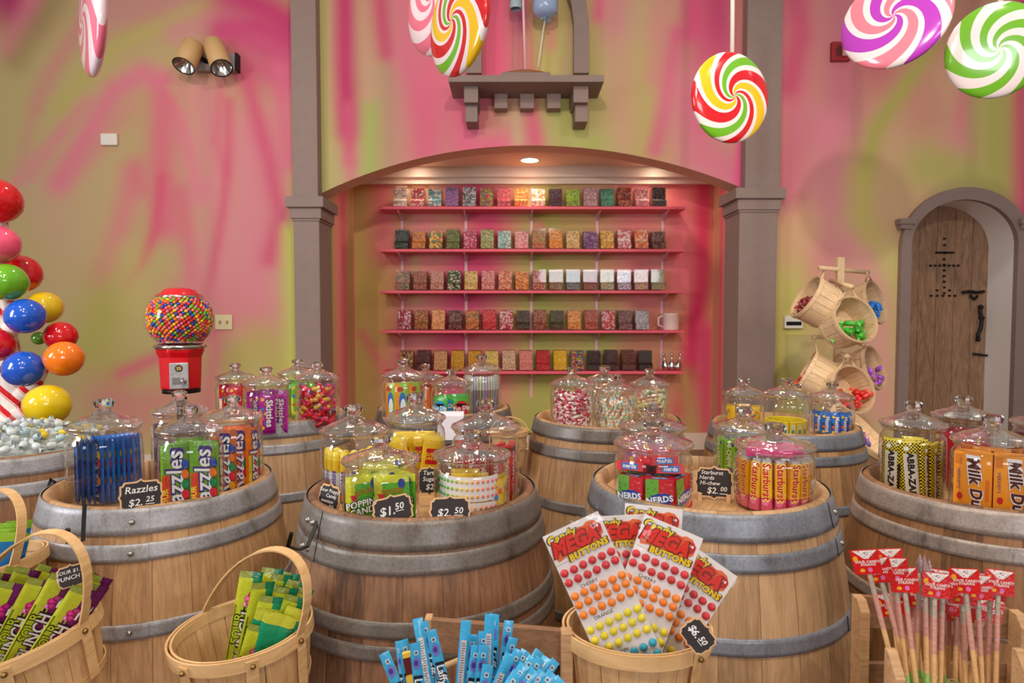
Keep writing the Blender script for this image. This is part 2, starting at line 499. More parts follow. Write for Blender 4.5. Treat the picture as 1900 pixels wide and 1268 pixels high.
# ------------------------------------------------------------------ painted walls
G0 = c(178, 162, 104); GB = c(172, 170, 88); GL2 = c(198, 190, 122); OL = c(138, 128, 70); TAN = c(190, 158, 120)
PK = c(214, 112, 138); PL = c(222, 145, 150); MG = c(192, 52, 108); MD = c(168, 42, 98); HP = c(236, 92, 130); CO = c(226, 130, 118)
def mkpaint(base, strokes):
    S = []
    for pts, wd, col, a in strokes:
        S.append(([np.array(p, float) for p in pts], wd, np.array(col), a))
    base = np.array(base)
    def f(x, y):
        """photo-plan position -> paint colour (vectorised)"""
        n = x.shape[0]
        nx = x; ny = y
        out = np.tile(base, (n, 1))
        for pts, wd, col, a in S:
            d = np.full(n, 1e9)
            for i in range(len(pts) - 1):
                p, q = pts[i], pts[i + 1]; v = q - p; L = max(1e-6, v.dot(v))
                t = np.clip(((nx - p[0]) * v[0] + (ny - p[1]) * v[1]) / L, 0, 1)
                d = np.minimum(d, np.hypot(nx - p[0] - t * v[0], ny - p[1] - t * v[1]))
            k = a * np.exp(-(d / (wd * 1.12)) ** 2.0 * 0.8)
            out = out * (1 - k[:, None]) + col[None, :] * k[:, None]
        lum = (out @ np.array([0.3, 0.55, 0.15]))[:, None]
        return np.clip((out * 0.90 + lum * 0.10) * 1.13, 0, 0.9)
    return f

LEFT = mkpaint(G0, [
 ([(60, 60), (0, 330)], 80, c(176, 158, 108), 0.5),
 ([(180, 330), (120, 560), (110, 740)], 70, TAN, 0.5),
 ([(110, 430), (60, 340)], 40, c(190, 150, 128), 0.5),
 ([(-20, -40), (30, 10)], 46, MD, 1.0), ([(60, 0), (20, 90)], 20, PK, 0.7),
 ([(105, 0), (60, 60), (30, 110)], 22, OL, 0.6),
 ([(190, -10), (120, 90), (70, 200)], 14, c(196, 124, 122), 0.55),
 ([(150, 60), (75, 150), (40, 300)], 12, c(196, 124, 122), 0.4),
 ([(200, 15), (330, 12), (430, -20)], 42, c(190, 128, 126), 0.9),
 ([(180, 90), (300, 40)], 22, c(188, 124, 118), 0.5),
 ([(110, 200), (215, 85), (330, 35), (410, -5)], 16, c(176, 164, 88), 0.9),
 ([(330, 60), (420, 30), (520, 60)], 22, c(196, 130, 130), 0.8),
 ([(425, -15), (500, 20), (560, 60)], 34, MG, 1.0),
 ([(410, 58), (480, 50), (545, 80)], 18, MG, 0.95), ([(425, 62), (545, 110)], 26, c(196, 66, 118), 0.9),
 ([(455, 120), (540, 150)], 34, c(196, 70, 118), 0.8),
 ([(20, 350), (90, 270), (160, 190)], 12, c(204, 126, 130), 0.7),
 ([(60, 330), (120, 240)], 8, c(204, 126, 130), 0.5),
 ([(110, 340), (170, 240), (210, 170), (265, 135), (305, 160)], 20, PK, 0.9),
 ([(120, 330), (190, 260), (240, 200)], 20, c(206, 120, 128), 0.5),
 ([(300, 150), (330, 200), (352, 270), (372, 360)], 18, PK, 0.85),
 ([(305, 190), (300, 300), (310, 420)], 26, c(210, 104, 124), 0.95),
 ([(245, 330), (225, 420), (190, 520)], 20, c(208, 118, 126), 0.8),
 ([(250, 310), (262, 350)], 16, c(206, 112, 122), 0.8),
 ([(320, 160), (352, 210), (372, 280), (380, 330)], 7, c(178, 160, 98), 0.75),
 ([(300, 330), (288, 430), (262, 490), (236, 530)], 10, c(208, 82, 112), 0.9),
 ([(335, 360), (350, 440), (360, 520)], 16, c(206, 96, 120), 0.8),
 ([(380, 180), (400, 300), (410, 420), (400, 520)], 40, c(216, 128, 142), 0.75),
 ([(470, 250), (480, 400), (470, 560)], 50, c(212, 124, 142), 0.9),
 ([(410, 160), (400, 260), (418, 320)], 8, c(208, 80, 118), 0.5),
 ([(425, 190), (424, 300), (412, 400), (392, 520), (370, 580)], 9, c(206, 84, 116), 0.75),
 ([(455, 140), (478, 220), (500, 300), (520, 400), (500, 480)], 15, c(204, 70, 116), 0.8),
 ([(520, 130), (535, 300)], 18, c(212, 96, 134), 0.8),
 ([(340, 560), (400, 560), (470, 600)], 40, c(204, 118, 128), 0.75),
 ([(200, 560), (170, 650), (215, 700)], 45, c(166, 160, 70), 0.85),
 ([(240, 480), (250, 560)], 30, c(186, 168, 100), 0.7),
 ([(225, 694), (290, 665), (350, 640), (420, 600)], 12, c(204, 82, 116), 0.8),
 ([(200, 740), (260, 760), (330, 740)], 40, c(196, 118, 116), 0.8),
 ([(440, 680), (480, 640), (520, 680)], 36, c(170, 158, 76), 0.8),
 ([(400, 640), (390, 720), (380, 800)], 16, c(206, 90, 120), 0.6),
 ([(538, 430), (545, 640), (548, 760)], 14, c(186, 188, 84), 0.9),
 ([(40, 700), (60, 900)], 60, c(152, 156, 84), 0.7),
])
MID = mkpaint(c(186, 158, 118), [
 ([(600, -40), (598, 360)], 22, c(180, 178, 106), 0.95),
 ([(620, -40), (625, 200)], 8, c(200, 150, 130), 0.6),
 ([(640, -60), (640, 120), (646, 240)], 20, MG, 1.0), ([(645, 200), (650, 300)], 12, c(206, 84, 122), 0.9), ([(650, 290), (655, 345)], 9, c(210, 110, 130), 0.7),
 ([(690, 200), (688, 320)], 16, c(160, 178, 84), 0.85), ([(672, -20), (685, 180)], 10, c(196, 150, 124), 0.6),
 ([(700, -60), (712, 60), (718, 95)], 17, c(206, 62, 110), 0.9),
 ([(745, -60), (755, 100), (765, 200)], 26, c(216, 108, 136), 0.9), ([(735, 180), (740, 300)], 24, c(196, 150, 130), 0.7),
 ([(800, 120), (790, 280)], 34, c(224, 98, 136), 0.9), ([(860, 170), (870, 280), (930, 280)], 40, c(226, 100, 138), 0.95),
 ([(850, -20), (850, 150)], 40, c(226, 110, 136), 0.9),
 ([(918, -60), (920, 150)], 34, HP, 1.0),
 ([(960, -60), (972, 50)], 17, c(184, 44, 110), 1.0), ([(975, 80), (985, 150)], 16, c(228, 96, 128), 0.9),
 ([(1025, -60), (1010, 60), (1014, 130)], 22, c(196, 182, 100), 0.95), ([(1028, 20), (1026, 80)], 14, c(226, 128, 130), 0.7), ([(1040, 0), (1040, 100)], 9, c(182, 180, 92), 0.7),
 ([(958, 190), (960, 262)], 9, c(196, 166, 132), 0.9), ([(984, 180), (996, 262)], 14, c(218, 72, 128), 0.95),
 ([(1040, 200), (1060, 255), (1110, 270)], 34, c(168, 172, 92), 0.95),
 ([(1095, -40), (1100, 60), (1105, 180)], 20, c(190, 172, 104), 0.9), ([(1090, 120), (1110, 220)], 20, c(174, 166, 100), 0.8),
 ([(1150, -40), (1140, 60)], 22, c(202, 130, 134), 0.9), ([(1115, -20), (1110, 30)], 12, c(222, 86, 140), 0.8),
 ([(1150, 90), (1165, 260)], 26, c(196, 150, 124), 0.8), ([(1200, 100), (1195, 280), (1220, 300)], 22, c(180, 168, 96), 0.85),
 ([(1230, -40), (1215, 140)], 20, c(202, 130, 126), 0.7), ([(1255, 60), (1235, 200), (1215, 280)], 14, c(208, 96, 130), 0.85),
 ([(1330, -40), (1330, 90)], 46, c(188, 52, 106), 0.95), ([(1290, -40), (1285, 60)], 20, c(206, 66, 116), 0.9),
 ([(1290, 180), (1300, 290), (1370, 330)], 44, c(212, 114, 140), 0.95), ([(1320, 120), (1320, 200)], 40, c(204, 84, 124), 0.7),
 ([(1378, 200), (1372, 350)], 9, c(222, 70, 140), 0.9),
])
RIGHT = mkpaint(c(200, 162, 120), [
 ([(1470, -40), (1475, 260), (1462, 360)], 40, c(212, 112, 134), 0.95), ([(1475, -40), (1490, 60), (1465, 160)], 20, c(202, 66, 108), 0.8),
 ([(1560, -40), (1560, 200), (1540, 240)], 44, c(196, 110, 130), 0.95), ([(1540, 240), (1530, 460), (1570, 460)], 32, c(222, 132, 150), 0.8),
 ([(1640, 120), (1690, 60)], 50, c(192, 84, 108), 0.8), ([(1700, 160), (1720, 210)], 44, c(196, 132, 120), 0.8),
 ([(1780, -40), (1730, 80), (1680, 160), (1625, 240), (1606, 320)], 15, c(168, 164, 74), 0.9),
 ([(1800, -40), (1790, 60)], 40, c(176, 108, 104), 0.7),
 ([(1790, 170), (1780, 260)], 14, c(214, 112, 136), 0.8), ([(1770, 260), (1790, 280)], 22, c(214, 140, 142), 0.7),
 ([(1850, 200), (1850, 330), (1720, 310)], 34, c(172, 170, 88), 0.9), ([(1850, 180), (1860, 340)], 30, c(170, 166, 84), 0.8),
 ([(1900, -40), (1900, 440)], 18, c(206, 62, 112), 0.95),
 ([(1602, 330), (1600, 400), (1620, 460)], 20, c(192, 178, 88), 0.85), ([(1650, 480), (1660, 700), (1660, 800)], 24, c(206, 196, 112), 0.9),
 ([(1490, 420), (1480, 520)], 34, c(214, 168, 124), 0.8), ([(1470, 540), (1465, 700), (1480, 780)], 40, c(192, 188, 90), 0.9),
 ([(1600, 480), (1630, 560), (1640, 760)], 22, c(226, 156, 150), 0.85), ([(1530, 480), (1520, 560)], 24, c(218, 136, 138), 0.7),
 ([(1540, 620), (1550, 800)], 30, c(200, 176, 110), 0.7),
])
BACK = mkpaint(c(196, 156, 104), [
 ([(672, 320), (672, 800)], 22, c(190, 166, 84), 0.95), ([(708, 330), (712, 470), (760, 470)], 22, c(226, 112, 128), 0.8),
 ([(690, 520), (700, 640), (690, 700)], 22, c(186, 156, 76), 0.8), ([(672, 620), (715, 690)], 9, c(212, 108, 112), 0.7),
 ([(790, 400), (770, 520), (740, 700)], 26, c(214, 108, 128), 0.7),
 ([(875, 330), (905, 420), (880, 520)], 46, c(214, 62, 112), 0.95), ([(870, 520), (840, 640), (840, 740)], 50, c(206, 66, 116), 0.95), ([(930, 640), (900, 800)], 30, c(206, 84, 120), 0.7),
 ([(1010, 370), (1010, 430)], 30, c(160, 166, 66), 0.9), ([(1000, 480), (1010, 720), (980, 800)], 40, c(160, 166, 74), 0.85), ([(770, 480), (770, 560)], 10, c(176, 160, 90), 0.6),
 ([(1060, 420), (1100, 520), (1100, 640)], 30, c(184, 160, 92), 0.8), ([(1020, 470), (1000, 420)], 9, c(220, 100, 120), 0.7),
 ([(1180, 360), (1190, 560)], 46, c(222, 104, 126), 0.75), ([(1170, 640), (1180, 760)], 50, c(206, 124, 112), 0.7),
 ([(1130, 600), (1050, 800), (1100, 800)], 30, c(160, 176, 80), 0.7),
 ([(1305, 320), (1300, 520), (1285, 640), (1270, 760)], 20, c(214, 32, 92), 1.0), ([(1260, 330), (1265, 520)], 24, c(232, 104, 126), 0.85), ([(1310, 620), (1305, 800)], 20, c(216, 60, 112), 0.9),
 ([(1270, 700), (1290, 830)], 16, c(170, 160, 84), 0.7),
])
SIDEP = mkpaint(c(232, 140, 130), [
 ([(15, 0), (15, 560)], 9, c(180, 172, 72), 0.95), ([(60, 0), (58, 560)], 12, c(216, 80, 104), 0.7), ([(88, 0), (80, 300), (90, 560)], 9, c(180, 160, 84), 0.8),
])

DW = 5.62      # front face of the painted wall
DB = 6.55      # back wall of the niche
def paintwall(name, xs, zf, Y, fn, T=0.0):
    """sheet of wall facing the room: columns xs, rows from zf(x) bottom to top"""
    m = M(); nz = 110
    V = []; X = []; Z = []
    for x in xs:
        z0, z1 = zf(x)
        for j in range(nz + 1):
            z = z0 + (z1 - z0) * j / nz
            V.append((x, Y, z)); X.append(x); Z.append(z)
    fx = []; Fq = []
    for i in range(len(xs) - 1):
        for j in range(nz):
            a = i * (nz + 1) + j
            Fq.append((a, a + nz + 1, a + nz + 2, a + 1))
    X = np.array(X); Z = np.array(Z)
    cp, sp_ = math.cos(PITCH), math.sin(PITCH)
    dz = Z - H; fw = Y * cp - dz * sp_; up = Y * sp_ + dz * cp
    px = 950 + F * X / fw; py = 634 - F * up / fw
    colv = fn(px, py)
    me = bpy.data.meshes.new(name); me.from_pydata(V, [], Fq)
    at = me.color_attributes.new('Col', 'FLOAT_COLOR', 'POINT')
    buf = np.ones((len(V), 4)); buf[:, :3] = colv; at.data.foreach_set('color', buf.ravel())
    me.materials.append(PAINT); me.update()
    o = bpy.data.objects.new(name, me); COL.objects.link(o); o['kind'] = 'structure'
    return o
def struct(o): o['kind'] = 'structure'; return o
def lin(a, b, n): return [a + (b - a) * i / n for i in range(n + 1)]

XL = P(590, 400, DW).x; XR = P(1383, 400, DW).x          # middle bay between the posts
TOP = 4.7
zsL = P(590, 362, DW).z; zsR = P(1383, 352, DW).z; zap = P(985, 270, DW).z; xap = P(985, 270, DW).x
def archz(x):
    if x < xap: t = (x - xap) / (XL - xap); zs = zsL
    else: t = (x - xap) / (XR - xap); zs = zsR
    # segment of a circle
    w_ = 1.72; r = (w_ * w_ + (zap - zs) ** 2) / (2 * (zap - zs))
    return zap - r + math.sqrt(max(0, r * r - (t * w_) ** 2))
paintwall('wall_left', lin(-7.5, XL + 0.001, 130), lambda x: (0, TOP), DW, LEFT)
paintwall('wall_middle', lin(XL, XR, 110), lambda x: (archz(x), TOP), DW, MID)
# right wall with the arched door opening
dxl = P(1683, 560, DW).x; dxr = P(1878, 560, DW).x; dzc = P(1780, 455, DW).z; dcx = (dxl + dxr) / 2; dr = (dxr - dxl) / 2
dtop = P(1780, 372, DW).z
def doorz(x):
    if x <= dxl or x >= dxr: return 0.0
    return dzc + (dtop - dzc) * math.sqrt(max(0, 1 - ((x - dcx) / dr) ** 2))
xs = lin(XR, dxl, 30) + [dxl + 1e-4] + lin(dxl + 0.01, dxr - 0.01, 50) + [dxr - 1e-4] + lin(dxr, 7.5, 40)
paintwall('wall_right', xs, lambda x: (doorz(x), TOP), DW, RIGHT)
# arch underside, as thick as the wall
DT = 5.86
m = M(); axs = lin(XL, XR, 60)
v = []
for x in axs: z = archz(x); v += [(x, DW, z), (x, DT, z)]
m.add(v, [(2 * i, 2 * i + 1, 2 * i + 3, 2 * i + 2) for i in range(60)], smooth=True)
struct(m.build('trim_1', plain('arch_soffit_paint', c(226, 184, 160), 0.8)))
# inside of the wall above the arch + niche ceiling, sides, back
NL = P(658, 560, DB).x; NR = P(1322, 560, DB).x
m = M(); m.box(NL - 0.4, NR + 0.4, DT + 0.001, DB + 0.1, zap + 0.012, zap + 0.1)
struct(m.build('ceiling', plain('niche_ceiling_paint', c(244, 214, 192), 0.8)))
m = M()
v = []
for x in axs: z = archz(x); v += [(x, DT, z), (x, DT, zap + 0.02)]
m.add(v, [(2 * i, 2 * i + 1, 2 * i + 3, 2 * i + 2) for i in range(60)])
struct(m.build('wall_above_arch', plain('niche_inner_paint', c(214, 150, 140), 0.8)))
paintwall('wall_back', lin(NL - 0.4, NR + 0.4, 110), lambda x: (0, zap + 0.03), DB, BACK)
def sidewall(name, x0, x1):
    n = 40; nz = 60; V = []; cx = []; cy = []
    for i in range(n + 1):
        for j in range(nz + 1):
            V.append((x0 + (x1 - x0) * i / n, DT + (DB - DT) * i / n, (zap + 0.02) * j / nz)); cx.append(100.0 * i / n); cy.append(j * 9.0)
    Fq = [(i * (nz + 1) + j, (i + 1) * (nz + 1) + j, (i + 1) * (nz + 1) + j + 1, i * (nz + 1) + j + 1) for i in range(n) for j in range(nz)]
    me = bpy.data.meshes.new(name); me.from_pydata(V, [], Fq)
    at = me.color_attributes.new('Col', 'FLOAT_COLOR', 'POINT')
    buf = np.ones((len(V), 4)); buf[:, :3] = SIDEP(np.array(cx), np.array(cy)); at.data.foreach_set('color', buf.ravel())
    me.materials.append(PAINT); me.update()
    o = bpy.data.objects.new(name, me); COL.objects.link(o); o['kind'] = 'structure'
sidewall('wall_niche_left', P(612, 560, DT).x - 0.02, NL)
sidewall('wall_niche_right', P(1356, 560, DT).x + 0.02, NR)
# crown moulding along the niche top
m = M()
zc0 = P(985, 343, DB).z
m.box(NL - 0.1, NR + 0.1, DB - 0.05, DB - 0.001, zc0, zap + 0.012); m.box(NL - 0.1, NR + 0.1, DB - 0.09, DB - 0.05, zc0 + 0.06, zap + 0.012)
struct(m.build('trim_2', CREAM))
m = M(); m.box(NL - 0.02, NR + 0.02, DB - 0.02, DB - 0.001, 0, 0.17)
struct(m.build('baseboard_back', CREAM))
m = M(); m.box(-7.5, XL, DW - 0.02, DW - 0.001, 0, 0.15); struct(m.build('baseboard_left', CREAM))
m = M(); m.box(XR, dxl - 0.16, DW - 0.02, DW - 0.001, 0, 0.15); struct(m.build('baseboard_right', CREAM))
m = M(); m.box(-7.5, 7.5, -6.0, 8.2, -0.06, 0)
struct(m.build('floor', woodmat('floor_wood', c(96, 66, 46), c(140, 100, 70), (1, 14, 1), 6, 0.45)))

# recessed downlight seen through the arch, and two further back
for i, (px, py) in enumerate(((983, 301), (774, 331), (1220, 331))):
    z = zap + 0.012
    Y = (z - H) * F / (634 - 52 - py) if i == 0 else 6.3
    X = P(px, py, Y).x
    r = root('recessed_downlight', (X, Y, z), ['round glowing ceiling downlight in the middle of the niche ceiling under the arch', 'recessed downlight at the back left of the niche ceiling above the top shelf', 'recessed downlight at the back right of the niche ceiling above the top shelf'][i], 'ceiling light')
    m = M(); m.lathe([(0.078, -0.002), (0.095, -0.006), (0.10, 0.0)], 32, T=None); m.build('trim_ring', WHITE, r)
    m = M(); m.ell(0, 0, 0.08, 0.08, (1, 1, 1), -0.003, n=32); m.build('lens', emis('downlight_glow', (1, 0.86, 0.66), 14.0) if i == 0 else bpy.data.materials['downlight_glow'], r)
    down(X, Y, z - 0.02, 20 if i == 0 else 9)

# ------------------------------------------------------------------ posts
def post(name, up, lo, ytop, cap_y, DF, n):
    ux0, ux1, sx0, sx1 = up; lx0, lx1, bx = lo
    m = M()
    a = P(ux0, 300, DF).x; b = P(ux1, 300, DF).x
    zc = P(0, cap_y, DF).z
    m.box(a, b, DF + 0.02, DW + 0.001, zc, TOP)
    o = m.build(name, TAUPE, bevel=0.006); struct(o)
    m = M()
    a2 = P(lx0, 560, DF).x; b2 = P(lx1, 560, DF).x
    m.box(a2, b2, DF, DT, 0, zc - 0.04)
    struct(m.build('trim_%d' % (n + 1), TAUPE, bevel=0.006))
    m = M()
    e = 0.05
    m.box(a2 - e, b2 + e, DF - 0.05, DT + 0.03, zc - 0.09, zc)
    m.box(a2 - e * 0.45, b2 + e * 0.45, DF - 0.02, DT + 0.01, zc - 0.18, zc - 0.09)
    m.box(a2 - e * 0.2, b2 + e * 0.2, DF - 0.01, DT + 0.005, zc - 0.2, zc - 0.18)
    struct(m.build('trim_%d' % (n + 2), TAUPE, bevel=0.005))
post('trim_3', (541, 588, 0, 0), (546.5, 594, 612), 0, 366, 5.48, 3)
post('trim_6', (1385, 1450, 0, 0), (1370, 1440, 1356), 0, 350, 5.48, 6)

# ------------------------------------------------------------------ arched door with its surround
def archpts(x0, x1, zc, zt, n=28):
    cx = (x0 + x1) / 2; r = (x1 - x0) / 2
    return [(x0, 0.0)] + [(cx - r * math.cos(PI * i / n), zc + (zt - zc) * math.sin(PI * i / n)) for i in range(n + 1)] + [(x1, 0.0)]
inn = archpts(dxl, dxr, dzc, dtop); ox0 = P(1664, 560, DW).x; ox1 = P(1903, 560, DW).x
out = archpts(ox0, ox1, dzc - 0.02, P(1780, 349, DW).z)
m = M()
n = len(inn); T = FRONT
for zf_, zb in ((DW - 0.05, DW + 0.0),):
    v = [(x, zf_, z) for x, z in inn] + [(x, zf_, z) for x, z in out] + [(x, zb, z) for x, z in inn] + [(x, zb, z) for x, z in out]
    f = []
    for i in range(n - 1):
        f += [(i, i + 1, n + i + 1, n + i), (n + i, n + i + 1, 3 * n + i + 1, 3 * n + i), (i + 1, i, 2 * n + i, 2 * n + i + 1)]
    m.add(v, f)
zi = P(1664, 408, DW).z
for (a, b) in ((ox0 - 0.035, dxl + 0.01), (dxr - 0.01, ox1 + 0.035)):
    m.box(a, b, DW - 0.085, DW - 0.001, zi - 0.045, zi); m.box(a + 0.015, b - 0.015 if b < dcx else b, DW - 0.07, DW - 0.001, zi - 0.085, zi - 0.045)
struct(m.build('trim_9', TAUPE))
# white plaster reveal, deep behind the opening
RD = DW + 0.55
m = M()
v = [(x, DW, z) for x, z in inn] + [(x, RD, z) for x, z in inn]
m.add(v, [(i, i + 1, n + i + 1, n + i) for i in range(n - 1)], smooth=True)
struct(m.build('trim_10', plain('white_plaster', c(236, 230, 226), 0.7)))
m = M(); m.box(dxl - 0.6, dxr + 0.6, RD + 0.3, RD + 0.32, 0, 3); struct(m.build('wall_behind_door', plain('dark_passage', c(60, 40, 32), 0.9)))
# door leaf
DD = DW + 0.30
lx0 = dxl - 0.12; lx1 = P(1840, 560, DD).x
door = bpy.data.objects.new('door_1', None); COL.objects.link(door); door['kind'] = 'structure'
dm, nt, b = mk('weathered_door_planks')
tc = nd(nt, 'ShaderNodeTexCoord'); sp = nd(nt, 'ShaderNodeSeparateXYZ', {0: tc.outputs['Object']})
mp = nd(nt, 'ShaderNodeMapping', {'Vector': tc.outputs['Object'], 'Scale': (9, 9, 1.4)})
g = nd(nt, 'ShaderNodeTexNoise', {'Vector': mp.outputs[0], 'Scale': 3.0, 'Detail': 8.0, 'Roughness': 0.7, 'Distortion': 1.6})
fr = math_(nt, 'FRACT', math_(nt, 'MULTIPLY', sp.outputs['X'], 6.2))
seam = ramp(nt, math_(nt, 'ABSOLUTE', math_(nt, 'SUBTRACT', fr, 0.5)), [(0.47, (1, 1, 1)), (0.495, (0.4, 0.35, 0.3))])
mx = nd(nt, 'ShaderNodeMix', {0: 1.0}, data_type='RGBA', blend_type='MULTIPLY')
nt.links.new(ramp(nt, g.outputs['Fac'], [(0.3, c(112, 84, 66)), (0.7, c(176, 138, 108))]), mx.inputs[6]); nt.links.new(seam, mx.inputs[7])
nt.links.new(mx.outputs[2], b.inputs['Base Color']); b.inputs['Roughness'].default_value = 0.7
bp = nd(nt, 'ShaderNodeBump', {'Height': g.outputs['Fac'], 'Strength': 0.35, 'Distance': 0.006}); nt.links.new(bp.outputs[0], b.inputs['Normal'])
m = M(); leaf = archpts(lx0, lx1, P(0, 455, DD).z, P(0, 380, DD).z); m.prism([(x, z) for x, z in leaf], -DD - 0.05, -DD, T=Matrix(((1, 0, 0, 0), (0, 0, -1, 0), (0, 1, 0, 0), (0, 0, 0, 1))))
m.build('door_leaf', dm, door)
m = M()
nails = [(1753, 443), (1753, 455), (1753, 469)] + [(1738 + 5 * i, 469) for i in range(7)] + [(1752, 481 + 10.5 * i) for i in range(7)] + [(1727 + 8.5 * i, 493) for i in range(7)] + [(1739, 539), (1762, 539), (1728, 549), (1739, 549), (1750, 549), (1762, 549), (1772, 549)]
for (x, y) in nails:
    p = P(x, y, DD - 0.006)
    m.box(p.x - 0.011, p.x + 0.011, p.y - 0.004, p.y + 0.006, p.z - 0.009, p.z + 0.009)
m.build('studs', BLACK, door)
m = M()
for bx in (1722, 1757, 1795):
    pts = []
    for i in range(30):
        y = 520 + i * 9
        pts.append(P(bx + 8 * math.sin(i * 0.42 + bx) - i * 0.1, y, DD - 0.002))
    m.tube(pts, 0.0045, 5)
m.build('carved_waves', plain('pale_carved_line', c(160, 128, 102), 0.8), door)
hd = M()
for pts, rr in (([(1786, 543), (1797, 541), (1815, 543), (1826, 541)], 0.014), ([(1800, 548), (1808, 556), (1814, 549)], 0.012), ([(1820, 567), (1819, 580), (1822, 592), (1820, 610), (1815, 620), (1814, 634)], 0.016), ([(1817, 590), (1826, 590)], 0.012), ([(1806, 657), (1832, 660)], 0.010)):
    hd.tube([P(x, y, DD - 0.03) for x, y in pts], rr, 8)
hd.sphere(*P(1820, 570, DD - 0.03), 0.022); hd.sphere(*P(1815, 630, DD - 0.03), 0.02)
hd.build('door_handle', BLACK, door)

# ------------------------------------------------------------------ false balcony above the arch
bl = root('false_balcony', (0, 0, 0), 'taupe wooden ledge on stepped brackets with an arched frame above the niche', 'wall ledge')
BF = 5.22
def pbox(m, x0, x1, y0, y1, Y0, Y1):
    """box whose front face (at distance Y0) fills the given outline"""
    a = P(x0, y1, Y0); b_ = P(x1, y0, Y0)
    m.box(a.x, b_.x, Y0, Y1, a.z, b_.z)
m = M(); pbox(m, 832, 1121, 139, 152, BF, DW - 0.001); m.build('ledge_board', TAUPE, bl, 0.004)
for x0, x1, y0, y1, Y0 in ((861, 887, 159, 190, 5.32), (1064, 1092, 158, 190, 5.32)):
    m = M(); pbox(m, x0, x1, y0, y1, Y0, DW - 0.001); pbox(m, x0 + 3, x1 - 1, y1, y1 + 36, Y0 + 0.07, DW - 0.001)
    a = P(x0, y0, Y0); m.box(a.x, P(x1, y0, Y0).x, Y0, DW - 0.001, a.z, P(0, 152, BF).z)
    m.build('stepped_bracket', TAUPE, bl, 0.004)
for x0, x1 in ((917, 942), (965, 991), (1015, 1041)):
    m = M(); pbox(m, x0, x1, 160, 201, 5.5, DW - 0.001); m.build('support_block', TAUPE, bl, 0.004)
m = M()
fa = []
for px_, py_ in [(880, 139), (880, 45), (884, 8), (896, -30), (916, -80), (950, -115), (985, -130), (1010, -118), (1040, -80), (1060, -30), (1073, 8), (1078, 45), (1078, 139)]: fa.append(P(px_, py_, 5.52))
m.ribbon(fa, (0, 1, 0), 0.09, 0.125); m.build('arched_frame', TAUPE, bl)
# things on the ledge
zt = P(0, 139, BF).z
a = P(975, 131, 5.36)
r = root('ledge_plinth', (a.x, 5.42, zt + 0.004), 'small half-round brown plinth standing on the taupe ledge', 'plinth')
m = M(); m.box(-0.20, 0.20, -0.10, 0.1, 0, 0.055); m.build('front_board', TAUPE, r, 0.003)
m = M(); m.lathe([(0.001, 0.10), (0.10, 0.095), (0.185, 0.075), (0.185, 0.056), (0.001, 0.056)], 32, T=Matrix.Diagonal((1, 0.5, 1, 1))); m.build('domed_top', plain('brown_varnish', c(150, 88, 48), 0.4), r)
r = root('glass_tube', (P(957, 60, 5.42).x, 5.42, zt + 0.104), 'slim clear tube with pale blue collar standing on the brown plinth', 'tube')
m = M(); m.lathe([(0.03, 0.0), (0.03, 0.52)], 20); m.build('clear_tube', ACR, r)
m = M(); m.lathe([(0.045, 0.50), (0.05, 0.53), (0.045, 0.56), (0.04, 0.7), (0.001, 0.7)], 20); m.build('collar', plain('pale_blue_plastic', c(170, 195, 205), 0.3), r)
r = root('white_pole', (P(968, 60, 5.42).x, 5.40, zt + 0.10), 'thin white pole rising from the brown plinth beside the clear tube', 'pole')
m = M(); m.tube([(0.03, 0, 0), (0, 0, 0.9)], 0.011, 10); m.build('rod', plain('pinkish_white', c(240, 205, 205), 0.3), r)
r = root('blue_candy_ornament', (P(1012, 20, 5.40).x, 5.40, P(0, 32, 5.4).z), 'pale blue wrapped candy ornament on a thin twisted string above the ledge', 'ornament')
m = M(); m.lathe([(0.001, 0), (0.06, 0.005), (0.10, 0.03), (0.105, 0.09), (0.095, 0.2), (0.001, 0.22)], 28); m.build('body', plain('baby_blue_gloss', c(160, 185, 225), 0.2, coat=0.5), r)
m = M()
for i in range(9):
    aa = i * 0.7; m.add([(0, 0, 0.01), (0.045 * math.cos(aa), 0.045 * math.sin(aa), -0.02), (0.045 * math.cos(aa + 0.5), 0.045 * math.sin(aa + 0.5), -0.035)], [(0, 1, 2)])
m.build('frill', plain('blue_frill', c(140, 185, 210), 0.3), r)
m = M(); m.tube([(0, 0, 0), (-0.02, 0, -0.12), (-0.045, 0.0, -0.3), (-0.06, 0.0, -0.405)], 0.006, 6); m.build('string', WHITE, r)

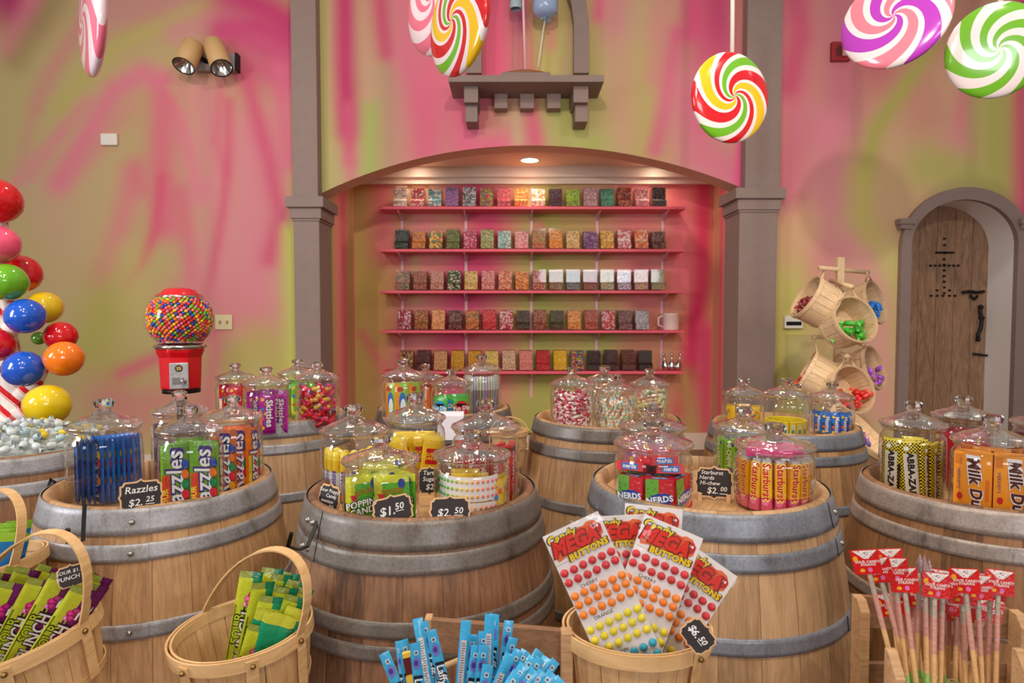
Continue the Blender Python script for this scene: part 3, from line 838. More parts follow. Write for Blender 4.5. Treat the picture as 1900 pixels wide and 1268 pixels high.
# ------------------------------------------------------------------ wall fittings
r = root('emergency_light', P(405, 120, DW), 'twin spotlight with tan cylinder heads on a grey wall mount', 'wall light')
m = M(); m.box(-0.17, 0.17, -0.06, 0, -0.07, 0.07); m.build('mount', plain('grey_mount', c(150, 148, 150), 0.4), r, 0.006)
m = M(); m.box(0.171, 0.19, -0.075, 0, -0.075, 0.075); m.build('end_cap', BLACK, r, 0.004)
lm = plain('tan_lamp_shell', c(205, 165, 112), 0.5)
for (tx, ty), (bx, by) in (((360, 84), (341, 122)), ((396, 82), (411, 126))):
    t = P(tx, ty, DW - 0.12) - P(405, 120, DW); b_ = P(bx, by, DW - 0.24) - P(405, 120, DW)
    d = (b_ - t).normalized(); q = d.to_track_quat('Z', 'Y').to_matrix().to_4x4(); q.translation = t
    L = (b_ - t).length
    m = M(); m.lathe([(0.001, 0), (0.078, 0), (0.084, 0.01), (0.084, L), (0.078, L)], 28, T=q)
    h = m.build('lamp_head', lm, r)
    m = M(); m.lathe([(0.078, L), (0.05, L - 0.05), (0.015, L - 0.08), (0.001, L - 0.08)], 28, T=q); m.build('reflector', CHROME, h)
    m = M(); m.lathe([(0.084, L - 0.001), (0.088, L + 0.006), (0.078, L + 0.004)], 28, T=q); m.build('bezel', BLACK, h)
    m = M(); m.tube([t + d * 0.08, Vector((t.x * 0.3 - 0.02, -0.05, 0))], 0.02, 8); m.build('swivel_arm', BLACK, h)
r = root('thermostat', P(205, 260, DW), 'small white plastic box on the painted wall above left of the gumball machine', 'thermostat')
m = M(); m.box(-0.07, 0.07, -0.03, 0, -0.05, 0.05); m.build('cover', WHITE, r, 0.008)
r = root('switch_plate', P(416, 598, DW), 'beige double switch plate on the wall right of the gumball machine', 'switch')
m = M(); m.box(-0.075, 0.075, -0.012, 0, -0.065, 0.065); m.build('plate', plain('ivory_plastic', c(205, 190, 140), 0.4), r, 0.004)
for sx in (-0.03, 0.03):
    m = M(); m.box(sx - 0.007, sx + 0.007, -0.026, -0.011, -0.014, 0.014); m.build('toggle', plain('ivory_toggle', c(165, 135, 90), 0.4), r, 0.002)
r = root('fire_alarm_box', P(1557, 98, DW), 'red fire alarm strobe box high on the wall beside the purple lollipop', 'fire alarm')
m = M(); m.box(-0.08, 0.08, -0.04, 0, -0.08, 0.08); m.build('housing', plain('alarm_red', c(150, 24, 30), 0.4), r, 0.006)
m = M(); m.box(0.0, 0.05, -0.07, -0.041, -0.05, 0.06); m.build('strobe_lens', plain('strobe_plastic', c(200, 140, 140), 0.2), r, 0.008)
m = M(); m.ell(-0.02, 0, 0.03, 0.05, (0, 0, 0), 0.0405, T=FRONT); m.build('horn_grille', plain('dark_red', c(90, 12, 16), 0.5), r)
r = root('card_reader', P(1470, 598, DW), 'small white and black reader box on the wall right of the right post', 'reader')
m = M(); m.box(-0.08, 0.08, -0.035, 0, -0.055, 0.055); m.build('case', WHITE, r, 0.006)
m = M(); m.box(-0.065, 0.065, -0.038, -0.034, -0.028, 0.005); m.build('screen', BLACK, r)
r = root('sheet_holder', P(1482, 668, DW), 'clear acrylic sheet holder fixed to the wall below the reader', 'holder')
m = M(); m.box(-0.12, 0.12, -0.03, -0.002, -0.28, 0.22); m.build('pocket', ACR, r)
# ------------------------------------------------------------------ barrels
STV = [stavemat('oak_staves_warm', c(150, 110, 72), c(204, 160, 112), stain=0.28),
       stavemat('oak_staves_dark', c(92, 62, 44), c(160, 116, 84), stain=0.5, red=(0.46, c(110, 48, 26))),
       stavemat('oak_staves_pale', c(156, 120, 84), c(206, 168, 126), stain=0.2),
       stavemat('oak_staves_brown', c(104, 70, 44), c(160, 114, 74), stain=0.4)]
HPM = [hoopmat('galvanised_hoop', c(176, 174, 178)), hoopmat('weathered_hoop', c(138, 130, 124), c(90, 66, 52)),
       hoopmat('smooth_grey_hoop', c(150, 154, 166), c(96, 86, 80)), hoopmat('scuffed_pale_hoop', c(186, 172, 164), c(84, 76, 72))]
HEADW = woodmat('barrel_head_oak', c(176, 132, 88), c(214, 174, 126), (12, 1, 1), 6)
def barrel(X, D, ht, label, wood, hm, rr=0.281, hoops=((0.004, 0.056), (0.078, 0.036), (0.255, 0.036)), rivets=False, rotz=0.0, rec=0.045):
    r = root('wine_barrel', (X, D, 0), label, 'barrel', 'wine barrels used as display tables', (0, 0, rotz))
    rb = rr * 1.21
    def rad(z):
        t = 2 * z / ht - 1
        return rb - (rb - rr) * abs(t) ** 2.1
    m = M()
    prof = [(rad(0), 0.0)] + [(rad(ht * i / 24), ht * i / 24) for i in range(1, 24)] + [(rad(ht) - 0.001, ht - 0.006), (rad(ht) - 0.008, ht), (rad(ht) - 0.020, ht - 0.001), (rad(ht) - 0.028, ht - rec + 0.01), (rad(ht) - 0.028, ht - rec - 0.01)]
    m.lathe(prof, 96)
    m.build('staves', STV[wood], r)
    m = M(); m.lathe([(0.0001, ht - rec), (rad(ht) - 0.024, ht - rec)], 64, smooth=False); m.build('barrel_head', HEADW, r)
    lv = []
    for dz, w_ in hoops: lv.append((ht - dz - w_, w_)); lv.append((dz, w_))
    for z0, w_ in lv:
        m = M(); t = 0.0035
        pr = [(rad(z0) + 0.0002, z0), (rad(z0) + t, z0 + 0.001)] + [(rad(z0 + w_ * k / 4) + t, z0 + w_ * k / 4) for k in (1, 2, 3)] + [(rad(z0 + w_) + t, z0 + w_ - 0.001), (rad(z0 + w_) + 0.0002, z0 + w_)]
        m.lathe(pr, 96)
        aa = R(-105)
        if rivets:
            aa = R(-146)
        # overlap seam of the hoop
        m.lathe([(p + 0.002, z) for p, z in pr], 6, a0=aa, a1=aa + 0.24)
        h = m.build('hoop', hm, r)
        if z0 > ht * 0.4:
            for k in ((0.05, 0.14) if rivets else (0.12,)):
                q = M(); rz = rad(z0 + w_ / 2) + t + 0.0015
                q.sphere(rz * math.cos(aa + k), rz * math.sin(aa + k), z0 + w_ / 2, 0.0075, 6, sz=0.9)
                q.build('rivet', RIVET, h)
    return r
BRL = {}
def addb(k, X, D, h, *a, **kw):
    ht = H - h; BRL[k] = (X, D, ht, ht - kw.get('rec', 0.045)); return barrel(X, D, ht, *a, **kw)
addb(1, -0.977, 1.80, 0.4635, 'weathered oak barrel under the blue, green and orange gum packet jars', 0, HPM[0], hoops=((0.002, 0.060), (0.082, 0.040), (0.262, 0.036)), rotz=0.4, rec=0.066)
addb(2, -0.225, 1.62, 0.433, 'dark oak barrel with riveted double hoops in the front centre', 1, HPM[1], hoops=((0.003, 0.060), (0.068, 0.042), (0.200, 0.034), (0.248, 0.032)), rivets=True, rec=0.062)
addb(3, 0.490, 1.614, 0.4175, 'smooth pale oak barrel under the pink chew jar, behind the large button sheets', 2, HPM[2], hoops=((0.003, 0.056), (0.080, 0.038), (0.245, 0.036)), rotz=1.1, rec=0.036)
addb(4, 1.293, 1.78, 0.47, 'brown oak barrel with pale scuffed hoops at the right edge', 3, HPM[3], hoops=((0.003, 0.058), (0.080, 0.040), (0.26, 0.036)), rotz=2.3, rec=0.07)
addb(5, -0.99, 2.68, 0.41, 'oak barrel in the back row under the purple packet jar', 2, HPM[0], hoops=((0.003, 0.056), (0.08, 0.038), (0.26, 0.036)), rotz=2.0)
addb(6, -0.295, 2.80, 0.40, 'oak barrel in the back row mostly hidden behind the yellow bar jar', 0, HPM[1], rotz=0.9)
addb(7, 0.375, 2.56, 0.407, 'oak barrel in the back row under the red and white roll jar', 0, HPM[1], hoops=((0.003, 0.052), (0.08, 0.042), (0.27, 0.038)), rotz=1.6)
addb(8, 1.115, 2.64, 0.446, 'oak barrel in the back row under the bright blue packet jar', 0, HPM[2], rotz=2.9)
addb(9, -1.65, 2.15, 0.43, 'grey hooped barrel heaped with clear wrapped candies at the left edge', 3, HPM[0], hoops=((0.003, 0.054), (0.078, 0.04), (0.27, 0.036)), rivets=False, rotz=0.2)

# ------------------------------------------------------------------ glass jars
def jar(bk, xc, D, dia, ytop, label, lidh=0.075, kn='knob'):
    zb = BRL[bk][3] + 0.001
    X = P(xc, 640, D).x
    zt = P(xc, ytop, D).z
    Ht = zt - zb; Rr = dia / 2; bh = Ht - lidh
    yaw = math.atan2(X, D)
    r = root('glass_jar', (X, D, zb), label, 'jar', 'lidded glass candy jars', (0, 0, -yaw))
    m = M()
    nk = Rr * 0.86
    prof = [(0.0001, 0.004), (Rr * 0.78, 0.004), (Rr * 0.80, 0.0), (Rr * 0.88, 0.003), (Rr * 0.965, 0.016), (Rr, 0.03), (Rr, bh * 0.55), (Rr * 0.995, bh * 0.80), (Rr * 0.96, bh * 0.88), (Rr * 0.89, bh * 0.925), (nk, bh * 0.95), (nk, bh * 0.965), (Rr * 0.93, bh * 0.972), (Rr * 0.935, bh * 0.99), (Rr * 0.90, bh)]
    m.lathe(prof, 56); m.build('jar_body', GL, r)
    l = M()
    k = lidh / 0.075
    pr = [(Rr * 0.80, bh - 0.010), (Rr * 0.82, bh + 0.001), (Rr * 0.985, bh + 0.002), (Rr * 1.03, bh + 0.007), (Rr * 1.0, bh + 0.013), (Rr * 0.90, bh + 0.013), (Rr * 0.86, bh + 0.018 * k), (Rr * 0.66, bh + 0.026 * k), (Rr * 0.42, bh + 0.033 * k), (Rr * 0.26, bh + 0.040 * k), (Rr * 0.20, bh + 0.044 * k)]
    l.lathe(pr, 56); lid = l.build('lid', GLL, r)
    q = M()
    kr = Rr * 0.265; z0 = bh + 0.043 * k; kh = lidh - 0.043 * k
    q.lathe([(0.0001, z0 - 0.002), (kr * 0.62, z0 - 0.001), (kr * 0.60, z0 + kh * 0.12), (kr * 0.92, z0 + kh * 0.30), (kr * 1.05, z0 + kh * 0.52), (kr * 1.0, z0 + kh * 0.78), (kr * 0.74, z0 + kh * 0.94), (kr * 0.3, z0 + kh), (0.0001, z0 + kh)], 14, smooth=False)
    q.build('lid_knob', KN, lid)
    return dict(r=r, X=X, D=D, z=zb + 0.006, R=Rr, bh=bh, yaw=yaw)

def put(j, proto, spots, desc, jn, group, first=True, fit=0.90):
    """place copies of a packet in a jar: spots = (x, y, rz, z, tilt) in the jar's own frame"""
    order = sorted(range(len(spots)), key=lambda i: spots[i][0])
    rank = {i: n for n, i in enumerate(order)}
    Tj = Matrix.Translation((j['X'], j['D'], j['z'])) @ Matrix.Rotation(-j['yaw'], 4, 'Z')
    ph = max(v.co.z for v in proto.data.vertices); k = fit * (j['bh'] - 0.006) / ph if fit else 1.0
    SC = Matrix.Diagonal((min(k, 1.08) if k > 1 else 1.0, 1, k, 1))
    for i, s in enumerate(spots):
        x, y, rz = s[:3]; z = s[3] if len(s) > 3 else 0.0; tl = s[4] if len(s) > 4 else 0.0; ty = s[5] if len(s) > 5 else 0.0
        mw = Tj @ TR(x, y, z, tl, ty, rz)
        dup(proto, '%s in the %s, %s' % (desc, jn, nth(rank[i], len(spots))), mw=mw @ SC, first=first and i == 0, group=group)

# ---- wrapper artwork
W_ = (0.85, 0.85, 0.85)
def fruit(m, w, h, t, cols, x, ys, T):
    for (col, y) in zip(cols, ys):
        m.ell(x, y, w, h, tuple(v * 0.45 for v in col), -t, T=T, rot=0.3); m.ell(x - 0.001, y + 0.001, w * 0.86, h * 0.86, col, -t + 0.0002, T=T, rot=0.3)
def razz(name, base, txtc, outc, sour, w=0.062, h=0.165, t=0.012, fc=None):
    m = M(); dk = tuple(v * 0.75 for v in base)
    m.bag(w, h, t, lambda u, v: (c(225, 225, 225) if v < 0.03 or v > 0.97 else base if (u < 0.75) else dk))
    T = FRONT; z = t / 2 + 0.0008
    m.rect(-w * 0.46, -w * 0.2, h * 0.1, h * 0.62, c(214, 60, 30) if sour else c(240, 200, 30), z, T)
    m.text('SOUR' if sour else 'GUM', 0.016, -w * 0.36, h * 0.32, PI / 2, c(250, 225, 40), z + 0.0003, T, 0.03)
    m.text('Razzles', 0.050, -w * 0.02, h * 0.50, PI / 2, txtc, z + 0.0009, T, 0.015, 0.1, outc, 0.055, sx=0.92)
    cols = fc or [c(30, 70, 170), c(235, 120, 40), c(10, 140, 80), c(225, 25, 60), c(240, 160, 30)]
    fruit(m, 0.0085, 0.011, -(z + 0.0014), cols, w * 0.31, [h * (0.74 - 0.13 * i) for i in range(5)], T)
    return m.build(name, WRAP)
g1 = tag(razz('gum_packet', c(112, 168, 34), W_, c(60, 40, 130), True), 'x', 'candy packet')
g2 = tag(razz('gum_packet', c(236, 112, 20), W_, c(60, 40, 130), False), 'x', 'candy packet')
g3 = tag(razz('gum_packet', c(24, 110, 205), W_, c(30, 30, 100), False, fc=[c(240, 190, 30), c(220, 20, 90), c(70, 20, 110), c(235, 120, 40), c(30, 40, 120)]), 'x', 'candy packet')
j1 = jar(1, 190, 1.80, 0.190, 738, 'glass jar of blue gum packets, leftmost on the weathered front barrel', 0.085)
j2 = jar(1, 349, 1.655, 0.158, 752, 'glass jar of green gum packets in the middle of the weathered front barrel', 0.07)
j4 = jar(1, 430, 1.83, 0.158, 733, 'glass jar of orange gum packets, rightmost on the weathered front barrel', 0.07)
j3 = jar(1, 331, 1.965, 0.160, 724, 'glass jar of dull purple packets behind the green gum packet jar', 0.07)
put(j1, g3, [(-0.066 + 0.0120 * i, -0.024 + 0.004 * (i % 2) - 0.012 * (1 - abs(i - 5.5) / 5.5), R(-(88 - 2 * i)) if i < 4 else R(-(64 - 2 * (i - 5))), 0.002, 0, R(3 - 0.5 * i)) for i in range(12)], 'blue fruit gum packet', 'front barrel blue jar', 'blue gum packets')
put(j2, g1, [(-0.034, -0.042, R(10)), (0.031, -0.047, R(-4)), (-0.03, -0.015, R(2)), (0.03, -0.018, R(-2)), (0, 0.02, R(3)), (0.0, 0.045, 0)], 'green sour gum packet', 'front barrel green jar', 'green gum packets')
put(j4, g2, [(-0.026, -0.046, R(6)), (0.048, -0.030, R(58)), (0.01, -0.015, R(8)), (0.0, 0.012, 0), (0.0, 0.035, 0)], 'orange gum packet', 'front barrel orange jar', 'orange gum packets')
def strip(name, base, col2, w=0.02, h=0.14, t=0.01):
    m = M(); m.bag(w, h, t, lambda u, v: base if (int(v * 9) % 3) else col2, nx=4, nz=14)
    return tag(m.build(name, WRAP), 'x', 'candy packet')
s3 = strip('chew_packet', c(120, 84, 96), c(150, 130, 150), 0.024)
put(j3, s3, [(-0.06 + 0.024 * i, -0.035 - 0.02 * math.sin(i / 5 * PI), R(40 - 14 * i)) for i in range(6)], 'dull purple slim packet', 'jar behind green packets', 'slim purple packets')

# ---- back left barrel
ja = jar(5, 436, 2.82, 0.165, 674, 'glass jar of red and white packets at the left of the back left barrel', 0.07)
jb = jar(5, 493, 2.44, 0.170, 680, 'glass jar of purple fruit candy packets at the front of the back left barrel', 0.07)
jc = jar(5, 551, 2.80, 0.165, 666, 'glass jar of apple green packets behind the red piece jar', 0.07)
jd = jar(5, 588, 2.56, 0.170, 671, 'glass jar of loose red wrapped candies, rightmost on the back left barrel', 0.07)
def skit(name, base, accent, txt, w=0.052, h=0.145, t=0.014, tc_=W_, rot=-PI / 2, oc=None, mat=None, size=None):
    m = M(); dk = tuple(v * 0.6 for v in base)
    m.bag(w, h, t, lambda u, v: dk if v < 0.05 or v > 0.95 else accent if (u < 0.2 and 0.2 < v < 0.6) else base)
    z = t / 2 + 0.0008
    for i in range(7):
        m.ell(-w * 0.3 + 0.01 * (i % 2), h * (0.15 + 0.11 * i), 0.006, 0.006, [c(240, 200, 40), c(40, 130, 210), c(230, 90, 60)][i % 3], z, FRONT)
    if txt: m.text(txt, size or 0.030, w * 0.1, h * 0.48, rot, tc_, z + 0.0006, FRONT, 0.03, 0, oc or dk, 0.05)
    return tag(m.build(name, mat or WRAP), 'x', 'candy packet')
sk = skit('fruit_candy_packet', c(176, 20, 150), c(225, 120, 60), 'Skittles')
put(jb, sk, [(-0.048, -0.04, R(48)), (0.002, -0.055, R(4)), (0.052, -0.035, R(-45)), (-0.02, -0.025, R(15)), (0.025, -0.02, R(-15)), (0, 0.01, 0)], 'purple fruit candy packet', 'back left barrel jar', 'purple packets')
rp = skit('berry_packet', c(196, 24, 40), c(230, 220, 210), '', 0.055, 0.14)
put(ja, rp, [(-0.045, -0.04, R(45)), (0.0, -0.055, R(2)), (0.047, -0.04, R(-45)), (0, -0.02, 0)], 'red and white packet', 'leftmost back barrel jar', 'red packets')
gp = skit('apple_packet', c(96, 184, 20), c(190, 220, 60), '', 0.05, 0.135)
put(jc, gp, [(-0.045, -0.04, R(45)), (0.0, -0.055, R(2)), (0.047, -0.04, R(-45)), (0, -0.02, 0)], 'apple green packet', 'jar behind red pieces', 'apple green packets')

def wrapped(name, body, tip, L=0.03, rr=0.008, mat=None, wing=0.014):
    m = M()
    m.lathe([(0.0005, -L / 2), (rr * 0.85, -L / 2 + 0.002), (rr, -L / 4), (rr, L / 4), (rr * 0.85, L / 2 - 0.002), (0.0005, L / 2)], 10, body)
    for s_ in (-1, 1):
        n = 8
        v = [(0.0015 * math.cos(2 * PI * i / n), 0.0015 * math.sin(2 * PI * i / n), s_ * L / 2) for i in range(n)] + [((rr * (1.1 if i % 2 else 0.75)) * math.cos(2 * PI * i / n), (rr * 0.5) * math.sin(2 * PI * i / n), s_ * (L / 2 + wing)) for i in range(n)]
        m.add(v, [(i, (i + 1) % n, n + (i + 1) % n, n + i) for i in range(n)], tip)
    return tag(m.build(name, mat or WRAP), 'x', 'wrapped candy')
def loose(j, protos, n, names, group, jn, top=0.80, seed=1, lie=0.9):
    """candies heaped loose in a jar, most of them along the glass where they show"""
    rg = random.Random(seed); Tj = Matrix.Translation((j['X'], j['D'], j['z'])) @ Matrix.Rotation(-j['yaw'], 4, 'Z')
    used_ = [False] * len(protos)
    for i in range(n):
        z = 0.012 + (j['bh'] * top - 0.012) * (i + 0.5) / n
        a = (i * 2.39996) % (2 * PI)
        if a < PI and rg.random() < 0.5: a += PI
        rad = (j['R'] - 0.024) * (1 if rg.random() < 0.75 else rg.uniform(0.2, 0.8))
        k = rg.randrange(len(protos))
        ax = Matrix.Rotation(a + PI / 2, 4, 'Z') @ Matrix.Rotation(PI / 2 + rg.uniform(-1, 1) * lie, 4, 'Y')
        mw = Tj @ Matrix.Translation((rad * math.cos(a), rad * math.sin(a), z)) @ ax
        dup(protos[k], '%s among those heaped in the %s' % (names[k], jn), mw=mw, first=not used_[k], group=group); used_[k] = True
    for k, u in enumerate(used_):
        if not u: bpy.data.objects.remove(protos[k])
loose(jd, [wrapped('wrapped_candy', c(214, 20, 52), c(226, 40, 80), 0.034, 0.010), wrapped('wrapped_candy', c(190, 10, 40), c(240, 120, 150), 0.034, 0.010), wrapped('wrapped_candy', c(222, 170, 60), c(214, 30, 70), 0.034, 0.010), wrapped('wrapped_candy', c(235, 60, 100), c(120, 130, 190), 0.034, 0.010)], 74,
      ['bright red wrapped candy', 'dark red wrapped candy with pink twists', 'yellow wrapped candy with red twists', 'pink wrapped candy with bluish twists'], 'loose red wrapped candies in the back left jar', 'back left red jar', 0.84, 3)

# ---- front centre barrel
jka = jar(2, 655, 1.735, 0.178, 749, 'glass jar of yellow capped chew rolls, leftmost on the riveted barrel', 0.08)
jkb = jar(2, 768, 1.84, 0.176, 729, 'glass jar of yellow bars with red squares at the back of the riveted barrel', 0.08)
jkc = jar(2, 901, 1.665, 0.176, 740, 'glass jar of red cinnamon candy boxes, rightmost on the riveted barrel', 0.08)
jkd = jar(2, 705, 1.500, 0.178, 807, 'squat glass jar of green popping candy pouches at front of riveted barrel', 0.066)
jke = jar(2, 875, 1.490, 0.178, 797, 'squat glass jar of white paper button strips at front of riveted barrel', 0.066)
def roll(name, h=0.135, rr=0.011):
    m = M()
    cols = [c(235, 120, 40)] * 2 + [c(226, 226, 232)] * 5 + [c(230, 190, 30)] * 3 + [c(244, 214, 60)] * 2
    m.lathe([(0.0005, 0)] + [(rr * (1 if i < 11 else 0.9), h * i / 12) for i in range(13)] + [(0.0005, h + 0.004)], 12, colf=lambda i, jx: cols[min(11, max(0, jx - 1))])
    m.text('mentos', 0.022, 0, h * 0.38, PI / 2, c(90, 50, 150), rr + 0.0008, FRONT, 0.03)
    return tag(m.build(name, WRAP), 'x', 'candy roll')
rl = roll('chew_roll')
put(jka, rl, [(0.068 * math.sin(a), -0.068 * math.cos(a), a) for a in [R(-100 + 19.5 * i) for i in range(11)]] + [(0.045 * math.sin(a), -0.045 * math.cos(a), a) for a in [R(-90 + 30 * i) for i in range(7)]], 'yellow capped chew roll', 'left riveted barrel jar', 'chew rolls', fit=0.78)
def bar(name, w=0.055, h=0.14, t=0.018):
    m = M(); Y_ = c(232, 190, 20); m.bag(w, h, t, lambda u, v: c(244, 214, 60) if v < 0.08 or v > 0.92 else Y_)
    z = t / 2 + 0.001
    m.rect(-w * 0.34, w * 0.34, h * 0.46, h * 0.76, c(196, 28, 32), z, FRONT)
    m.text('SUGAR\nDADDY', 0.0125, 0, h * 0.61, 0, c(246, 214, 60), z + 0.0005, FRONT, 0.03)
    return tag(m.build(name, WRAP), 'x', 'candy bar')
bb = bar('caramel_bar')
put(jkb, bb, [(-0.055, -0.03, R(-30), 0, 0, R(-18)), (-0.018, -0.045, R(-8), 0, 0, R(-16)), (0.035, -0.048, R(14), 0, 0, R(8)), (0.058, -0.02, R(60)), (-0.02, -0.02, R(0), 0, 0, R(-8)), (0.02, -0.012, R(4)), (0, 0.015, 0), (-0.03, 0.03, 0), (0.03, 0.03, 0)], 'yellow caramel bar with red square', 'back riveted barrel jar', 'caramel bars', fit=0.8)
def hot(name, w=0.026, h=0.15, t=0.014, base=c(206, 22, 24)):
    m = M(); m.box(-w / 2, w / 2, -t / 2, t / 2, 0, h, base)
    m.rect(-w * 0.5, w * 0.5, h * 0.86, h * 0.97, c(90, 10, 14), t / 2 + 0.0004, FRONT); m.rect(-w * 0.4, w * 0.4, h * 0.08, h * 0.16, c(240, 190, 40), t / 2 + 0.0004, FRONT)
    m.text('HOT TAMALES', 0.0175, 0, h * 0.5, PI / 2, W_, t / 2 + 0.0008, FRONT, 0.02)
    return tag(m.build(name, CARD, bevel=0.001), 'x', 'candy box')
hb = hot('cinnamon_box')
put(jkc, hb, [(0.069 * math.sin(a), -0.069 * math.cos(a), a) for a in [R(-100 + 24 * i) for i in range(9)]] + [(0.042 * math.sin(a), -0.042 * math.cos(a), a) for a in [R(-80 + 40 * i) for i in range(5)]], 'slim red cinnamon box', 'right riveted barrel jar', 'cinnamon candy boxes', fit=0.82)
def pop(name, w=0.078, h=0.118, t=0.012, flip=False):
    m = M(); g_ = c(84, 172, 36); y_ = c(206, 208, 40)
    m.bag(w, h, t, lambda u, v: y_ if v > 0.86 or (u < 0.28 and v > 0.2) else c(60, 140, 40) if v < 0.2 else g_, nx=8, nz=14)
    z = t / 2 + 0.001; T = FRONT
    m.ell(w * 0.30, h * 0.84, 0.008, 0.011, c(30, 60, 160), z, T); m.ell(w * 0.05, h * 0.45, 0.03, 0.02, c(60, 150, 40), z, T)
    m.poly([(-w * 0.4, h * 0.66), (-w * 0.28, h * 0.50), (-w * 0.16, h * 0.66)], z, c(214, 40, 70), T)
    m.text('SOUR!', 0.016, 0.002, h * 0.70, 0.1, c(180, 110, 40), z + 0.0005, T, 0.03)
    m.text('POPPING\nCANDY', 0.0195, 0.0, h * 0.42, 0.08, (0.9, 0.9, 0.9), z + 0.0012, T, 0.03, 0, c(30, 50, 20), 0.06)
    m.text('WATERMELON', 0.007, 0, h * 0.1, 0, c(200, 230, 120), z + 0.0005, T)
    return tag(m.build(name, WRAP), 'x', 'candy pouch')
pp = pop('popping_candy_pouch')
put(jkd, pp, [(-0.040, -0.046, R(24), 0, R(-2)), (0.028, -0.052, R(-12), 0, 0, R(-3)), (-0.052, -0.02, R(62)), (0.055, -0.022, R(-58)), (0.0, -0.03, R(4), 0.01), (-0.01, -0.008, R(-4)), (0.01, 0.012, 0), (0, 0.034, 0), (-0.02, -0.03, R(8), 0.022, 0, R(10)), (0.03, 0.04, R(30), 0.02, 0, R(-10))], 'green popping candy pouch', 'squat green jar', 'popping candy pouches', fit=0.88)
def strips(z0, h, R_, a0, a1, seed):
    m = M(); n = 40; rg = random.Random(seed)
    pr = [(R_, z0), (R_, z0 + h)]
    m.lathe(pr, n, c(236, 226, 224), a0=a0, a1=a1); m.lathe([(R_ - 0.002, z0 + h), (R_ - 0.002, z0)], n, c(220, 208, 204), a0=a0, a1=a1)
    m.lathe([(R_ - 0.002, z0 + h), (R_, z0 + h)], n, c(236, 226, 224), a0=a0, a1=a1)
    cols = [c(20, 160, 120), c(20, 160, 120), c(90, 185, 60), c(150, 195, 40), c(170, 195, 50), c(225, 200, 50), c(240, 170, 60), c(240, 140, 70), c(235, 120, 110), c(230, 110, 140), c(225, 100, 140)]
    k = 15
    for i in range(k):
        a = a0 + (a1 - a0) * (i + 0.5) / k
        for jx in range(3):
            zz = z0 + h * (0.2 + 0.3 * jx)
            m.sphere((R_ + 0.0005) * math.cos(a), (R_ + 0.0005) * math.sin(a), zz, 0.0036, 5, cols[min(10, i * 11 // k)], sz=1.0)
    return m
for q, (z0, nm) in enumerate(((0.012, 'lower'), (0.070, 'upper'))):
    m = strips(z0, 0.055, 0.074, R(-178), R(-38) if q else R(-30), q)
    o = m.build('button_candy_strip', CARD)
    tag(o, '%s coil of white paper strip with pastel candy dots in the squat jar' % nm, 'candy strip', 'button candy strips')
    o.matrix_world = Matrix.Translation((jke['X'], jke['D'], jke['z'])) @ Matrix.Rotation(-jke['yaw'], 4, 'Z')
yb = skit('yellow_candy_packet', c(232, 190, 30), c(246, 224, 110), '', 0.034, 0.11, 0.010)
put(jke, yb, [(0.060, -0.040, R(40)), (0.072, -0.018, R(65)), (-0.03, -0.03, R(-10), 0.012), (0.02, -0.02, 0), (0, 0.02, 0)], 'yellow packet', 'squat dotted strip jar', 'yellow packets', fit=0.8)

# ---- back centre barrel
jla = jar(6, 748, 2.62, 0.172, 666, 'glass jar of green and orange packets at left of the back centre barrel', 0.075)
jlb = jar(6, 789, 2.93, 0.165, 675, 'glass jar of orange boxes behind the green and orange packet jar', 0.07)
jlc = jar(6, 838, 2.64, 0.172, 685, 'low glass jar of green and red dip pouches on the back centre barrel', 0.065)
jld = jar(6, 894, 2.80, 0.170, 657, 'tall glass jar of coloured candy straws at right of the back centre barrel', 0.075)
def toon(name):
    m = M(); w, h, t = 0.05, 0.15, 0.012
    m.bag(w, h, t, lambda u, v: c(232, 140, 30) if u < 0.35 else c(140, 190, 40))
    z = t / 2 + 0.001; m.ell(0.004, h * 0.55, 0.013, 0.034, c(30, 110, 190), z, FRONT); m.ell(0.006, h * 0.42, 0.010, 0.03, W_, z + 0.0004, FRONT); m.ell(-0.004, h * 0.85, 0.012, 0.01, c(180, 60, 20), z, FRONT)
    return tag(m.build(name, WRAP), 'x', 'candy packet')
put(jla, toon('fruit_stick_packet'), [(-0.05, -0.04, R(-40)), (-0.008, -0.06, R(0)), (0.042, -0.045, R(36)), (0.068, -0.01, R(70)), (-0.02, -0.03, 0), (0.02, -0.02, 0)], 'green and orange packet', 'left back centre jar', 'green and orange packets')
put(jlb, hot('orange_box', 0.036, 0.14, 0.02, c(214, 96, 24)), [(0.0, -0.058, R(0)), (0.040, -0.045, R(35)), (-0.04, -0.045, R(-35)), (0.066, -0.01, R(75))], 'orange box', 'jar behind green packets', 'orange boxes')
def dip(name, a_, b_):
    m = M(); w, h, t = 0.062, 0.088, 0.012
    m.bag(w, h, t, lambda u, v: a_ if v < 0.9 else c(60, 160, 40))
    z = t / 2 + 0.001
    m.rect(-w * 0.44, w * 0.44, h * 0.1, h * 0.72, b_, z, FRONT); m.ell(0, h * 0.72, w * 0.34, 0.01, b_, z, FRONT)
    m.text('Fun Dip', 0.0195, 0, h * 0.55, 0.05, (0.92, 0.9, 0.92), z + 0.0008, FRONT, 0.03, 0, tuple(v * 0.5 for v in b_), 0.05)
    return tag(m.build(name, WRAP), 'x', 'candy pouch')
put(jlc, dip('dip_pouch', c(64, 178, 44), c(36, 150, 200)), [(-0.045, -0.048, R(-36)), (-0.018, -0.038, R(-12), 0.006), (0.0, 0.0, R(4))], 'green and blue dip pouch', 'low back centre jar', 'dip pouches', fit=0.72)
put(jlc, dip('dip_pouch', c(64, 178, 44), c(208, 20, 50)), [(0.036, -0.052, R(22)), (0.03, -0.03, R(5), 0.008), (0.03, 0.02, R(5))], 'green and red dip pouch', 'low back centre jar', 'dip pouches', fit=0.72)
